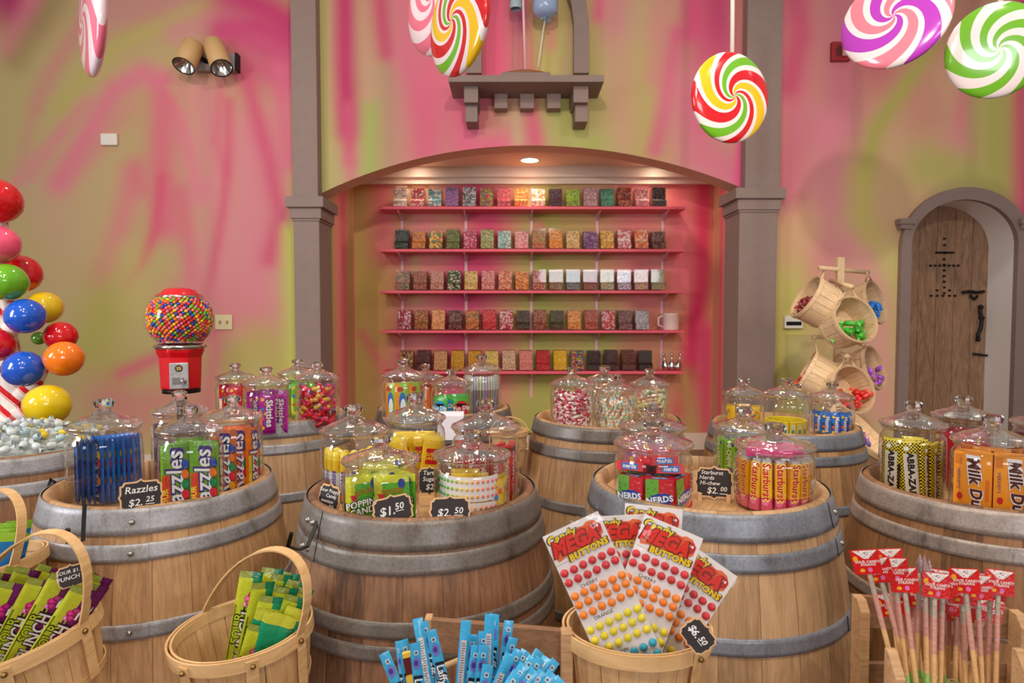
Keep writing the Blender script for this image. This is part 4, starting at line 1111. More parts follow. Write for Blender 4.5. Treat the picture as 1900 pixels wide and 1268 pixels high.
def straw(name, a_, b_, h=0.16, rr=0.0055):
    m = M(); m.tube([(0, 0, h * i / 6) for i in range(7)], rr, 8, colf=lambda i: a_ if i < 4 else b_)
    return tag(m.build(name, WRAP), 'x', 'candy straw')
sc = [(c(150, 130, 140), c(196, 186, 190), 'pale grey'), (c(120, 130, 170), c(170, 180, 200), 'bluish'), (c(160, 110, 110), c(200, 180, 180), 'dusty red'), (c(140, 150, 110), c(190, 200, 170), 'greenish')]
al = [R(-120 + 240 * i / 23) for i in range(24)]
for k, (a_, b_, nm) in enumerate(sc):
    put(jld, straw('candy_straw', a_, b_), [(0.068 * math.sin(a), -0.068 * math.cos(a), a) for a in al[k::4]] + [(0.05 * math.sin(a * 0.9 + 0.1), -0.05 * math.cos(a * 0.9 + 0.1), a) for a in al[k::8]], nm + ' candy straw', 'tall back centre jar', 'thin candy straws in the tall jar')
# white paper sheet hanging over that barrel's rim
m = M(); a = P(838, 768, 2.5)
m.ribbon([(0.0, 0.03, 0.012), (0, 0, 0.012), (0.0, -0.016, 0.0), (0, -0.02, -0.03), (0, -0.03, -0.09)], (1, 0, 0), 0.10, 0.002)
tag(m.build('paper_sheet', plain('white_paper', c(225, 218, 228), 0.6), loc=(P(838, 768, 2.52).x, 2.495, BRL[6][2] + 0.004)), 'white paper sheet hanging over the rim of the back centre barrel', 'paper')

# ---- back right-of-centre barrel
jma = jar(7, 1062, 2.47, 0.168, 681, 'glass jar of small red and white candy rolls, leftmost on its back barrel', 0.07)
jmb = jar(7, 1143, 2.475, 0.166, 694, 'glass jar of pastel candy necklaces at the front of a back barrel', 0.065)
jmc = jar(7, 1122, 2.74, 0.168, 678, 'glass jar of pastel candies behind the candy necklace jar', 0.07)
jmd = jar(7, 1206, 2.66, 0.160, 684, 'glass jar of pastel wrapped candies, rightmost beside the candy necklace jar', 0.07)
loose(jma, [wrapped('candy_roll', c(196, 40, 66), c(236, 214, 216), 0.040, 0.0058), wrapped('candy_roll', c(236, 214, 210), c(190, 50, 70), 0.040, 0.0058), wrapped('candy_roll', c(214, 120, 130), c(230, 200, 205), 0.040, 0.0058)], 130,
      ['red candy roll with white ends', 'white candy roll with red ends', 'pinkish candy roll'], 'small candy rolls in the jar', 'back barrel roll jar', 0.84, 5, 0.8)
loose(jmd, [wrapped('wrapped_candy', c(190, 200, 170), c(220, 210, 200), 0.03, 0.008), wrapped('wrapped_candy', c(120, 160, 190), c(210, 215, 220), 0.03, 0.008), wrapped('wrapped_candy', c(214, 170, 140), c(225, 210, 195), 0.03, 0.008), wrapped('wrapped_candy', c(216, 206, 130), c(230, 225, 200), 0.03, 0.0085)], 52,
      ['greenish white wrapped candy', 'pale blue wrapped candy', 'peach wrapped candy', 'pale yellow wrapped candy'], 'pastel wrapped candies', 'right pastel jar', 0.84, 6)
def neck(name, off):
    m = M(); cols = [c(226, 214, 150), c(150, 190, 210), c(170, 205, 150), c(226, 170, 130), c(220, 215, 205), c(214, 150, 160)]
    n = 20; pts = [(0.008 * math.sin(i * 0.5 + off), 0.002 * math.cos(i), 0.14 * i / n) for i in range(n + 1)]
    m.tube(pts, 0.0055, 7, colf=lambda i: cols[(i + off) % 6])
    m.tube([(x + 0.012, y + 0.004, z * 0.92) for x, y, z in pts], 0.0055, 7, colf=lambda i: cols[(i + off + 3) % 6])
    return tag(m.build(name, WRAP), 'x', 'candy necklace')
for k in range(2):
    put(jmb, neck('candy_necklace', k * 2), [(0.062 * math.sin(a), -0.062 * math.cos(a), a, 0, 0, R(rnd.uniform(-14, 14))) for a in [R(-100 + 33 * i + 16 * k) for i in range(6 + k)]], ['beaded pastel candy necklace', 'paler beaded candy necklace'][k], 'back barrel jar', 'candy necklaces')
put(jmc, neck('candy_necklace', 5), [(0.06 * math.sin(a), -0.06 * math.cos(a), a) for a in [R(-80 + 40 * i) for i in range(5)]], 'pastel candy string', 'jar behind the necklaces', 'candy strings')

# ---- front right-of-centre barrel
jna = jar(3, 1214, 1.500, 0.180, 777, 'glass jar of red and green candy boxes, front left on pale barrel', 0.066)
jnb = jar(3, 1212, 1.755, 0.180, 752, 'glass jar of pink packets behind the red and green box jar', 0.066)
jnc = jar(3, 1383, 1.800, 0.165, 754, 'glass jar of lime green chew packets at the back of the pale barrel', 0.068)
jnd = jar(3, 1440, 1.505, 0.180, 784, 'glass jar of yellow and pink chew sticks, front right on pale barrel', 0.062)
def nerds(name, w=0.062, h=0.078, t=0.02):
    m = M(); m.box(-w / 2, w / 2, -t / 2, t / 2, 0, h, c(206, 24, 40))
    z = t / 2 + 0.0004
    m.rect(-w / 2, -w * 0.04, h * 0.0, h, c(104, 176, 56), z, FRONT)
    rg = random.Random(4)
    for i in range(26):
        x = rg.uniform(-0.46, 0.46) * w; y = rg.uniform(0.35, 0.96) * h
        m.ell(x, y, 0.0022, 0.0016, c(70, 140, 30) if x < 0 else c(240, 90, 110), z + 0.0003, FRONT, n=8)
    pts = []
    for i in range(26):
        a = 2 * PI * i / 26; k = 1.0 + 0.10 * (i % 2)
        pts.append((w * 0.49 * k * math.cos(a) * 0.92, h * 0.40 + h * 0.19 * k * math.sin(a) + 0.08 * w * math.cos(a)))
    m.poly(pts, z + 0.0006, c(20, 60, 160), FRONT)
    m.text('NERDS', 0.0185, 0, h * 0.415, 0.14, (0.92, 0.92, 0.95), z + 0.001, FRONT, 0.04)
    m.rect(-w * 0.3, w * 0.3, -t * 0.35, t * 0.35, c(30, 110, 200), h + 0.0004, I4)
    m.text('nerds', 0.013, 0, 0, 0, W_, h + 0.0008, I4, 0.03)
    return tag(m.build(name, CARD, bevel=0.0008), 'x', 'candy box')
nb = nerds('candy_box')
put(jna, nb, [(-0.048, -0.050, R(-28), 0.0, 0, R(2)), (0.014, -0.068, R(4)), (0.064, -0.030, R(56), 0, 0, R(-6)), (-0.02, -0.038, R(-8)), (0.02, -0.036, 0), (-0.03, 0.0, 0), (0.035, 0.0, 0), (-0.03, 0.03, 0), (0.03, 0.03, 0),
    (-0.034, 0.018, R(-14), 0.081, R(76)), (0.028, 0.020, R(8), 0.081, R(78)), (0.0, 0.015, R(20), 0.102, R(80)), (-0.01, 0.075, R(3), 0.081, R(80))], 'red and green candy box', 'front left pale barrel jar', 'red and green boxes', fit=0)
pk_ = skit('pink_packet', c(206, 120, 150), c(230, 190, 200), '', 0.05, 0.11)
put(jnb, pk_, [(-0.045, -0.045, R(-40)), (0.0, -0.06, R(2)), (0.047, -0.045, R(40)), (0.07, -0.01, R(75)), (-0.07, -0.01, R(-75))], 'pale pink packet', 'jar behind red boxes', 'pale pink packets')
def hic(name, w=0.032, h=0.115, t=0.02):
    m = M(); m.box(-w / 2, w / 2, -t / 2, t / 2, 0, h, c(120, 180, 30))
    z = t / 2 + 0.0004; m.rect(-w * 0.28, w * 0.12, h * 0.3, h * 0.96, c(86, 140, 30), z, FRONT)
    m.text('HI-CHEW', 0.0185, -w * 0.05, h * 0.62, -PI / 2, c(225, 235, 180), z + 0.0006, FRONT, 0.03)
    m.ell(w * 0.1, h * 0.18, 0.009, 0.010, c(50, 60, 140), z, FRONT); m.ell(w * 0.3, h * 0.9, 0.005, 0.006, c(30, 50, 110), z, FRONT)
    return tag(m.build(name, WRAP, bevel=0.002), 'x', 'candy packet')
put(jnc, hic('chew_packet'), [(0.062 * math.sin(a), -0.062 * math.cos(a), a) for a in [R(-95 + 32 * i) for i in range(7)]] + [(-0.02, -0.02, 0), (0.02, -0.02, 0)], 'lime green chew packet', 'back pale barrel jar', 'lime chew packets', fit=0.82)
def stb(name, w=0.0225, h=0.118, t=0.02):
    m = M()
    m.box(-w / 2, w / 2, -t / 2, t / 2, 0, h * 0.26, c(222, 60, 120)); m.box(-w / 2, w / 2, -t / 2, t / 2, h * 0.26, h * 0.93, c(240, 178, 24)); m.box(-w * 0.4, w * 0.4, -t * 0.4, t * 0.4, h * 0.93, h, c(190, 186, 190))
    z = t / 2 + 0.0005
    m.ell(-w * 0.1, h * 0.2, w * 0.36, h * 0.09, c(236, 120, 160), z, FRONT)
    m.text('Starburst', 0.0232, 0, h * 0.58, -PI / 2, c(206, 24, 40), z + 0.0008, FRONT, 0.03, 0, c(250, 226, 120), 0.04, sx=0.92)
    return tag(m.build(name, WRAP, bevel=0.002), 'x', 'chew stick')
sb = stb('chew_stick')
put(jnd, sb, [(0.0725 * math.sin(a), -0.0725 * math.cos(a), a, 0.001, 0, R(2 * math.sin(i * 2))) for i, a in enumerate([R(-112 + 20.5 * i) for i in range(12)])] + [(0.045 * math.sin(a), -0.045 * math.cos(a), a) for a in [R(-90 + 36 * i) for i in range(6)]], 'yellow and pink chew stick', 'front right pale barrel jar', 'yellow chew sticks')
def pst(name, w=0.0225, L=0.10, t=0.018):
    m = M(); m.box(-L / 2, L / 2, -w / 2, w / 2, 0, t, c(226, 60, 140)); m.rect(-L * 0.5, -L * 0.36, -w * 0.5, w * 0.5, c(240, 110, 170), t + 0.0004)
    return tag(m.build(name, WRAP, bevel=0.002), 'x', 'chew stick')
put(jnd, pst('pink_chew_stick'), [(-0.01, -0.048, R(4), 0.121), (0.0, -0.024, R(-4), 0.122), (0.012, 0.0, R(8), 0.121), (-0.01, 0.026, R(2), 0.121)], 'bright pink stick lying on top', 'chew stick jar', 'pink sticks', fit=0)

# ---- back right barrel
joa = jar(8, 1381, 2.74, 0.170, 701, 'glass jar of yellow packets with pink marks, leftmost on back right barrel', 0.075)
job = jar(8, 1460, 2.50, 0.172, 701, 'glass jar with a low ring of yellow packets on the back right barrel', 0.07)
joc = jar(8, 1546, 2.61, 0.168, 708, 'glass jar of bright blue packets, rightmost on the back right barrel', 0.07)
jod = jar(8, 1478, 2.80, 0.160, 712, 'empty looking glass jar behind the ring of yellow packets', 0.07)
put(joa, skit('yellow_packet', c(230, 184, 40), c(214, 60, 90), '', 0.052, 0.12), [(-0.05, -0.04, R(-45)), (0.0, -0.06, R(0)), (0.05, -0.04, R(45)), (0, -0.02, 0)], 'yellow packet with pink marks', 'left back right jar', 'yellow packets with pink', fit=0.75)
def ringp(name, w=0.022, h=0.062, t=0.016):
    m = M(); m.box(-w / 2, w / 2, -t / 2, t / 2, 0, h, c(222, 196, 30)); m.rect(-w * 0.3, w * 0.3, h * 0.1, h * 0.85, c(206, 200, 170), t / 2 + 0.0004, FRONT); m.rect(-w * 0.2, w * 0.2, h * 0.25, h * 0.6, c(60, 140, 150), t / 2 + 0.0008, FRONT)
    return tag(m.build(name, WRAP, bevel=0.002), 'x', 'candy packet')
put(job, ringp('short_packet'), [(0.070 * math.sin(a), -0.070 * math.cos(a), a) for a in [R(20.0 * i) for i in range(18)]], 'short yellow packet standing in ring', 'back right jar', 'yellow ring of packets', fit=0.45)
put(joc, skit('blue_packet', c(16, 104, 206), c(40, 50, 150), 'Mentos', 0.032, 0.10, 0.012, tc_=c(230, 235, 240), size=0.022), [(0.066 * math.sin(a), -0.066 * math.cos(a), a) for a in [R(-95 + 27 * i) for i in range(8)]] + [(-0.02, -0.03, 0), (0.02, -0.03, 0)], 'bright blue packet', 'right back right jar', 'bright blue packets', fit=0.66)

# ---- right edge barrel
jpa = jar(4, 1698, 1.865, 0.172, 744, 'glass jar of yellow and black checked bars on the scuffed hoop barrel', 0.075)
jpb = jar(4, 1791, 1.98, 0.168, 734, 'glass jar holding something red behind the checked bar jar', 0.070)
jpc = jar(4, 1846, 1.680, 0.182, 768, 'glass jar of orange candy boxes at the front of the scuffed hoop barrel', 0.078)
jpd = jar(4, 1948, 1.83, 0.170, 745, 'glass jar half out of view at the right edge', 0.070)
def abba(name, w=0.052, h=0.142, t=0.014):
    m = M(); Y_ = c(228, 200, 20); K_ = c(34, 26, 20)
    m.bag(w, h, t, lambda u, v: c(228, 206, 40) if v < 0.04 or v > 0.96 else (Y_ if (int(u * 13) + int(v * 36)) % 2 else K_), nx=13, nz=36)
    z = t / 2 + 0.0008
    m.rect(-w * 0.30, w * 0.30, h * 0.02, h * 0.80, c(214, 204, 190), z, FRONT); m.rect(w * 0.34, w * 0.46, h * 0.15, h * 0.6, K_, z, FRONT); m.ell(-w * 0.14, h * 0.88, 0.006, 0.005, W_, z, FRONT)
    m.text('ABBA-ZABA', 0.0205, 0, h * 0.41, -PI / 2, (0.01, 0.01, 0.01), z + 0.0006, FRONT, 0.05, 0)
    return tag(m.build(name, WRAP), 'x', 'candy bar')
ab = abba('checked_bar')
put(jpa, ab, [(-0.048, -0.048, R(-26)), (0.006, -0.060, R(2), 0, 0, R(-5)), (0.038, -0.050, R(58), 0, 0, R(-5)), (0.056, -0.036, R(66), 0, 0, R(-4)), (0.07, -0.012, R(80)), (-0.066, -0.012, R(-70)), (-0.02, -0.03, 0), (0.01, -0.01, 0), (0, 0.02, 0)], 'yellow and black checked bar', 'scuffed barrel jar', 'checked bars', fit=0.84)
def duds(name, w=0.075, h=0.150, t=0.026):
    m = M(); O_ = c(240, 150, 24); m.box(-w / 2, w / 2, -t / 2, t / 2, 0, h, O_)
    z = t / 2 + 0.0004
    m.rect(-w * 0.46, -w * 0.28, h * 0.82, h * 0.97, c(214, 120, 20), z, FRONT); m.ell(-w * 0.33, h * 0.34, 0.006, 0.008, c(200, 30, 36), z, FRONT); m.ell(-w * 0.2, h * 0.12, 0.006, 0.007, c(200, 190, 170), z, FRONT)
    m.text('HERSHEY\'S', 0.0095, -w * 0.37, h * 0.6, -PI / 2, c(90, 60, 110), z + 0.0003, FRONT)
    m.text('Milk Duds', 0.032, w * 0.08, h * 0.47, -PI / 2 + 0.1, c(84, 26, 26), z + 0.0012, FRONT, 0.04, 0.15, (0.85, 0.82, 0.85), 0.06, sx=1.0)
    m.rect(w * 0.34, w * 0.44, h * 0.3, h * 0.62, c(226, 110, 20), z, FRONT)
    return tag(m.build(name, CARD, bevel=0.0008), 'x', 'candy box')
db = duds('candy_box')
put(jpc, db, [(-0.036, -0.052, R(-6)), (0.045, -0.046, R(8)), (-0.035, -0.022, R(-2)), (0.04, -0.016, R(2)), (0.0, 0.012, 0), (0, 0.042, 0)], 'orange caramel candy box', 'front scuffed barrel jar', 'orange boxes')
put(jpb, skit('red_packet', c(190, 24, 46), c(214, 120, 130), '', 0.055, 0.13), [(-0.045, -0.04, R(-45)), (0.0, -0.058, R(0)), (0.047, -0.04, R(45))], 'red packet', 'jar behind checked bars', 'red packets behind')
put(jpd, skit('maroon_packet', c(110, 24, 36), c(150, 60, 60), '', 0.055, 0.13), [(-0.045, -0.04, R(-45)), (0.0, -0.058, R(0)), (-0.068, 0.0, R(-80))], 'maroon packet', 'jar at the right edge', 'maroon packets')

# ------------------------------------------------------------------ heap of clear wrapped candies on the far left barrel
X9, D9, Z9, _ = BRL[9]
core = [(c(226, 196, 40), 'yellow centred'), (c(206, 214, 214), 'clear and white'), (c(176, 200, 206), 'pale bluish')]
pr_ = [wrapped('wrapped_candy', a, c(206, 216, 220), 0.026, 0.0115, wing=0.020) for a, _n in core]
us = [False] * 3; rg = random.Random(9)
m = M(); m.lathe([(0.0001, 0.058), (0.12, 0.046), (0.20, 0.02), (0.255, -0.012)], 32, colf=lambda i, jx: c(170, 176, 170))
tag(m.build('candy_heap', WRAP, loc=(X9, D9, Z9 - 0.02)), 'packed lower layers of clear wrapped candies filling the far left barrel', 'candy', kind='stuff')
n = 84
for i in range(n):
    rr = 0.245 * math.sqrt((i + 0.5) / n); a = i * 2.39996
    z = Z9 - 0.012 + 0.060 * (1 - (rr / 0.26) ** 1.7) + rg.uniform(0, 0.02)
    k = rg.choice((0, 1, 1, 1, 2, 2))
    mw = Matrix.Translation((X9 + rr * math.cos(a), D9 + rr * math.sin(a), z)) @ Matrix.Rotation(rg.uniform(0, 6.28), 4, 'Z') @ Matrix.Rotation(PI / 2 + rg.uniform(-0.5, 0.5), 4, 'Y')
    dup(pr_[k], core[k][1] + ' wrapped candy heaped on the far left barrel', mw=mw, first=not us[k], group='wrapped candies heaped on the barrel'); us[k] = True

# ------------------------------------------------------------------ chalk price signs
def plaque(w, h):
    q = [(0, 0.5 + 0.09), (0.05, 0.5 + 0.03), (0.12, 0.5), (0.40, 0.5), (0.425, 0.43), (0.45, 0.39), (0.5, 0.37), (0.5, 0.12), (0.515, 0.06), (0.545, 0)]
    q = [(x * w, y * h) for x, y in q]
    right = q + [(x, -y) for x, y in q[:-1][::-1]]
    return right + [(-x, y) for x, y in right[1:-1][::-1]]
def sign(px, py, D, wpx, hpx, lines, label, yaw=0.0, roll_=0.0, pitch=-0.12, feet=False):
    w_ = wpx / F * D * math.cos(math.atan((px - 950) / F)); h_ = hpx / F * D * 0.88
    p = P(px, py, D); face = -math.atan2(p.x, D) + yaw
    r = root('chalk_sign', p, label, 'price sign', 'chalkboard price signs')
    r.rotation_mode = 'XYZ'
    r.matrix_world = Matrix.Translation(p) @ Matrix.Rotation(face, 4, 'Z') @ Matrix.Rotation(pitch, 4, 'X') @ Matrix.Rotation(roll_, 4, 'Y')
    m = M(); pl = plaque(w_ * 0.93, h_)
    m.prism(pl, -0.0015, 0.0025, c(226, 184, 138), FRONT, c(206, 160, 112))
    m.build('wood_frame', CHALK, r)
    m = M(); m.prism([(x * 0.91, y * 0.90) for x, y in pl], 0.0026, 0.0032, c(48, 42, 44), FRONT); m.build('chalkboard', CHALK, r)
    m = M()
    for ln in lines:
        t, s, x, y = ln[:4]; bold = ln[4] if len(ln) > 4 else 0.012
        m.text(t, s * h_, x * w_, y * h_, rnd.uniform(-0.02, 0.02), (0.85, 0.84, 0.82), 0.0038, FRONT, bold, 0.15)
        if t in ('50', '25', '00'): m.rect((x - 0.10) * w_, (x + 0.10) * w_, (y - 0.17) * h_, (y - 0.145) * h_, (0.85, 0.84, 0.82), 0.0038, FRONT)
    m.build('lettering', CHALK, r)
    if feet:
        m = M()
        for s_ in (-1, 1): m.box(s_ * w_ * 0.36 - 0.005, s_ * w_ * 0.36 + 0.005, -0.012, 0.02, -h_ * 0.68, -h_ * 0.36)
        m.build('stand_feet', RIMW, r, 0.002)
    return r
sign(262, 920, 1.545, 86, 62, [('Razzles', 0.33, 0.0, 0.22), ('$2.', 0.34, -0.13, -0.22), ('25', 0.26, 0.19, -0.14)], 'chalk sign for gum priced 2.25 in front of the green gum packet jar', pitch=-0.05)
sign(611, 928, 1.53, 52, 62, [('Sour Poppy', 0.17, 0, 0.32), ('Candy', 0.17, 0.1, 0.15), ('mentos', 0.17, -0.05, -0.04), ('$1.', 0.26, -0.12, -0.28), ('50', 0.20, 0.16, -0.22)], 'narrow turned chalk sign at the left edge of the riveted barrel', yaw=-0.7, roll_=0.12)
sign(729, 947, 1.375, 78, 58, [('$1.', 0.44, -0.14, 0.0, 0.02), ('50', 0.33, 0.16, 0.1, 0.02)], 'chalk sign priced 1.50 in front of the green popping candy jar', yaw=0.08, roll_=-0.16)
sign(835, 949, 1.375, 80, 58, [('$2.', 0.40, -0.14, -0.05), ('50', 0.32, 0.2, 0.02)], 'chalk sign priced 2.50 in front of the dotted paper strip jar')
sign(797, 892, 1.62, 44, 54, [('Tart', 0.24, -0.05, 0.3), ('Sugar', 0.24, 0.0, 0.06), ('$2', 0.3, 0.0, -0.25)], 'chalk sign half hidden behind the dotted paper strip jar')
sign(1325, 896, 1.55, 74, 62, [('Starburst', 0.19, -0.06, 0.34), ('Nerds', 0.19, -0.19, 0.16), ('Hi-chew', 0.19, -0.11, -0.02), ('$2.', 0.29, -0.04, -0.27), ('00', 0.22, 0.24, -0.2)], 'chalk sign priced 2.00 standing on little wooden feet on the pale barrel', feet=True, pitch=-0.1)
# ------------------------------------------------------------------ niche shelves with candy bins
SH = [(384, 703, 1273), (463, 703, 1271), (540, 705, 1270), (614, 707, 1270), (690, 709, 1269)]
SW = ['top', 'second', 'third', 'fourth', 'bottom']
YF = 6.26
shz = []
for i, (y, x0, x1) in enumerate(SH):
    a = P(x0, y + 2, YF); b_ = P(x1, y + 2, YF); z1 = a.z + 0.014; shz.append(z1)
    r = root('wall_shelf', ((a.x + b_.x) / 2, DB, z1), '%s of the five pink painted shelves in the arched niche' % SW[i], 'shelf', 'pink niche shelves')
    hw = (b_.x - a.x) / 2
    m = M(); m.box(-hw, hw, YF - DB, -0.012, -0.026, 0); m.build('shelf_board', PINKW, r, 0.002)
    for px in (747, 865, 986, 1107, 1228):
        bx = P(px, 500, DB).x - (a.x + b_.x) / 2
        m = M(); m.add([(bx - 0.006, -0.02, -0.027), (bx + 0.006, -0.02, -0.027), (bx + 0.006, -0.24, -0.027), (bx - 0.006, -0.24, -0.027), (bx - 0.006, -0.02, -0.10), (bx + 0.006, -0.02, -0.10), (bx + 0.006, -0.24, -0.036), (bx - 0.006, -0.24, -0.036)],
              [(0, 1, 2, 3), (4, 7, 6, 5), (0, 4, 5, 1), (1, 5, 6, 2), (2, 6, 7, 3), (3, 7, 4, 0)])
        m.build('bracket', PINKM, r)
for i, px in enumerate((747, 865, 986, 1107, 1228)):
    m = M(); x = P(px, 500, DB).x
    m.box(x - 0.014, x + 0.014, DB - 0.014, DB - 0.001, P(0, 738, DB).z, P(0, 350, DB).z)
    tag(m.build('shelf_upright', PINKM), '%s of the five slim pale pink uprights holding the niche shelves' % nth(i, 5).replace('first', 'first'), 'shelf upright', 'shelf uprights')
def cset(*cs): return [c(*q) for q in cs]
ROWS = [
 [('cream white', (236, 216, 196), (246, 232, 214)), ('red and white', (206, 60, 50), (236, 200, 190), (220, 90, 80)), ('blue and white', (90, 160, 176), (226, 214, 190), (130, 180, 180)), ('purple', (150, 96, 160), (166, 110, 170)), ('black and silver', (60, 60, 70), (150, 156, 160), (200, 200, 200)), ('mixed green and red', (120, 150, 50), (200, 150, 60), (190, 60, 80), (90, 130, 90)), ('pinkish red', (206, 80, 90), (220, 100, 110)), ('orange', (232, 124, 40), (246, 160, 80)), ('orange and white swirled', (250, 220, 190), (236, 150, 90), (246, 236, 216)), ('dark plum', (58, 20, 34), (80, 30, 44)), ('lime green', (140, 176, 30), (156, 190, 50)), ('pale mauve', (190, 150, 156), (206, 168, 170)), ('teal green', (64, 150, 116), (80, 164, 128)), ('red and brown mixed', (170, 40, 30), (110, 30, 20), (196, 120, 40)), ('pink and white', (226, 120, 130), (240, 190, 186)), ('black', (40, 30, 32), (64, 52, 52))],
 [('dark green', (34, 56, 44), (60, 84, 60), (40, 50, 60)), ('amber orange', (214, 130, 40), (226, 150, 70)), ('yellow and rainbow', (236, 190, 60), (226, 110, 60), (90, 150, 110), (240, 210, 110)), ('olive green', (100, 116, 44), (120, 132, 60)), ('pink and red', (190, 40, 80), (230, 160, 176), (206, 80, 110)), ('pale green', (156, 164, 90), (190, 190, 130)), ('aqua and white', (140, 196, 190), (216, 222, 210)), ('baby pink', (236, 156, 156), (244, 180, 176)), ('tan speckled', (186, 140, 76), (206, 100, 76), (170, 160, 80)), ('bright orange', (240, 146, 40), (250, 176, 80)), ('cream yellow', (232, 190, 116), (240, 210, 150)), ('lilac', (142, 96, 150), (110, 70, 120), (176, 130, 176)), ('golden yellow', (230, 170, 56), (240, 200, 110)), ('pink and cream', (230, 110, 120), (246, 216, 210)), ('tangerine', (240, 120, 40), (246, 190, 160)), ('purple brown', (120, 76, 96), (150, 110, 70), (90, 50, 70))],
 [('dull mixed coloured', (180, 110, 96), (110, 130, 110), (196, 160, 120)), ('brown pink', (160, 90, 76), (190, 120, 90)), ('pinkish beige', (206, 140, 120), (216, 160, 140)), ('green and white', (60, 90, 30), (216, 206, 170), (30, 40, 24)), ('soft yellow', (226, 180, 90), (236, 206, 140)), ('rose pink', (222, 130, 120), (236, 170, 160)), ('peach and red', (226, 110, 80), (240, 180, 140)), ('deep orange', (226, 120, 50), (246, 180, 100)), ('orange red', (196, 76, 40), (190, 150, 140)), ('pastel mixed', (176, 140, 90), (200, 120, 110), (140, 150, 120)), ('grey blue', (120, 130, 136), (150, 150, 150)), ('dusty red', (176, 84, 76), (140, 110, 100)), ('pale rainbow', (190, 170, 110), (150, 170, 160), (216, 190, 130)), ('pale violet', (180, 160, 190), (220, 216, 220)), ('pale pink and yellow', (220, 170, 170), (226, 190, 130)), ('grey green', (160, 170, 150), (200, 180, 110))],
 [('crimson and white', (190, 40, 70), (236, 196, 200), (150, 30, 60)), ('red and green', (176, 50, 30), (110, 110, 40), (206, 130, 60)), ('peach', (232, 150, 90), (240, 176, 116)), ('dark brown', (70, 36, 36), (110, 60, 50), (150, 90, 70)), ('orange and green', (206, 96, 40), (130, 120, 50), (226, 140, 70)), ('scarlet', (206, 30, 40), (220, 70, 70)), ('red and white', (196, 30, 46), (230, 190, 190)), ('dark brown and olive', (80, 46, 40), (70, 66, 40)), ('brownish red', (140, 50, 46), (170, 110, 70)), ('dark olive', (90, 80, 44), (70, 54, 34)), ('light orange', (226, 140, 60), (236, 170, 100)), ('terracotta', (176, 76, 56), (190, 100, 76)), ('red and pale', (206, 30, 46), (226, 180, 180)), ('dark mauve', (120, 76, 80), (150, 100, 100)), ('greyish white', (176, 170, 180), (200, 196, 200))],
 [('tan and black', (196, 140, 86), (60, 36, 24), (206, 160, 100)), ('maroon', (76, 22, 26), (90, 30, 34)), ('light tan', (206, 150, 96), (216, 166, 116)), ('mustard', (206, 150, 20), (220, 166, 40)), ('gold', (212, 150, 24), (220, 160, 36)), ('pale yellow', (224, 196, 100), (232, 206, 120)), ('beige', (214, 176, 140), (224, 190, 156)), ('salmon pink', (230, 136, 126), (236, 150, 140)), ('deep red', (196, 20, 40), (210, 30, 50)), ('bright yellow', (230, 180, 20), (240, 196, 40)), ('rainbow button', (200, 40, 40), (40, 90, 190), (60, 150, 60), (236, 170, 30), (90, 40, 24)), ('black brown', (44, 20, 22), (56, 28, 28)), ('dark chocolate', (60, 24, 24), (80, 34, 32)), ('reddish brown', (96, 44, 36), (110, 54, 44)), ('near black', (40, 18, 20), (52, 24, 26))]]
bw = 0.136
def binprof(e, zt):
    """side outline (y, z): low scoop lip in front, tall body behind"""
    return [(-0.245 + e, 0.004 + e), (-0.255 + e, 0.060 - e * 0.3), (-0.213 + e, 0.082 - e * 0.3), (-0.213 + e, zt - e), (-0.06 - e, zt - e), (-0.06 - e, 0.004 + e)]
def extr(m, prof, w, col=(1, 1, 1), T=None, skip_top=False):
    n = len(prof); v = [(-w / 2, y, z) for y, z in prof] + [(w / 2, y, z) for y, z in prof]
    f = [tuple(range(n)), tuple(range(n, 2 * n))[::-1]]
    for i in range(n):
        j = (i + 1) % n
        f.append((i, n + i, n + j, j))
    return m.add(v, f, col, T)
mb = M(); extr(mb, binprof(0, 0.205), bw); me_bin = None
for ri, row in enumerate(ROWS):
    nb_ = len(row)
    x0 = [744, 746, 748, 750, 753][ri]; x1 = [1221.5, 1221, 1221, 1192, 1199][ri]
    for k, ent in enumerate(row):
        px = x0 + (x1 - x0) * k / (nb_ - 1)
        nm = ent[0]; cols = cset(*ent[1:])
        X = P(px, 500, 6.32).x
        r = root('candy_bin', (X, DB - 0.02, shz[ri] + 0.001), 'scoop bin of %s candy on %s niche shelf, %s' % (nm, SW[ri], nth(k, nb_)), 'candy bin', 'clear candy bins on the niche shelves')
        if me_bin is None:
            o = mb.build('bin_case', ACR, r); me_bin = o.data
        else:
            o = bpy.data.objects.new('bin_case', me_bin); COL.objects.link(o); o.parent = r
        fill = rnd.uniform(0.186, 0.196) if ri > 1 else rnd.uniform(0.172, 0.192)
        m = M(); pr = binprof(0.005, 0.2)
        pr[3] = (pr[3][0], fill); pr[4] = (pr[4][0], fill + 0.005)
        extr(m, pr, bw - 0.010)
        sc_ = 55 if ri < 2 else 70 if ri < 4 else 85
        o = m.build('loose_candy', candymat('candy_%d_%d' % (ri, k), cols, sc_), loc=(X, DB - 0.02, shz[ri] + 0.001))
        tag(o, '%s candy filling the %s bin on %s niche shelf' % (nm, nth(k, nb_), SW[ri]), 'candy', 'loose candy in the niche bins', 'stuff')
r = root('white_pitcher', (P(1246, 590, 6.36).x, 6.38, shz[3]), 'white ribbed pitcher with handle at the right end of the fourth niche shelf', 'pitcher')
m = M(); m.lathe([(0.0001, 0.004), (0.075, 0), (0.08, 0.01), (0.078, 0.15), (0.086, 0.165), (0.076, 0.162), (0.07, 0.01)], 24); m.build('body', plain('pinkish_ceramic', c(236, 210, 204), 0.3), r)
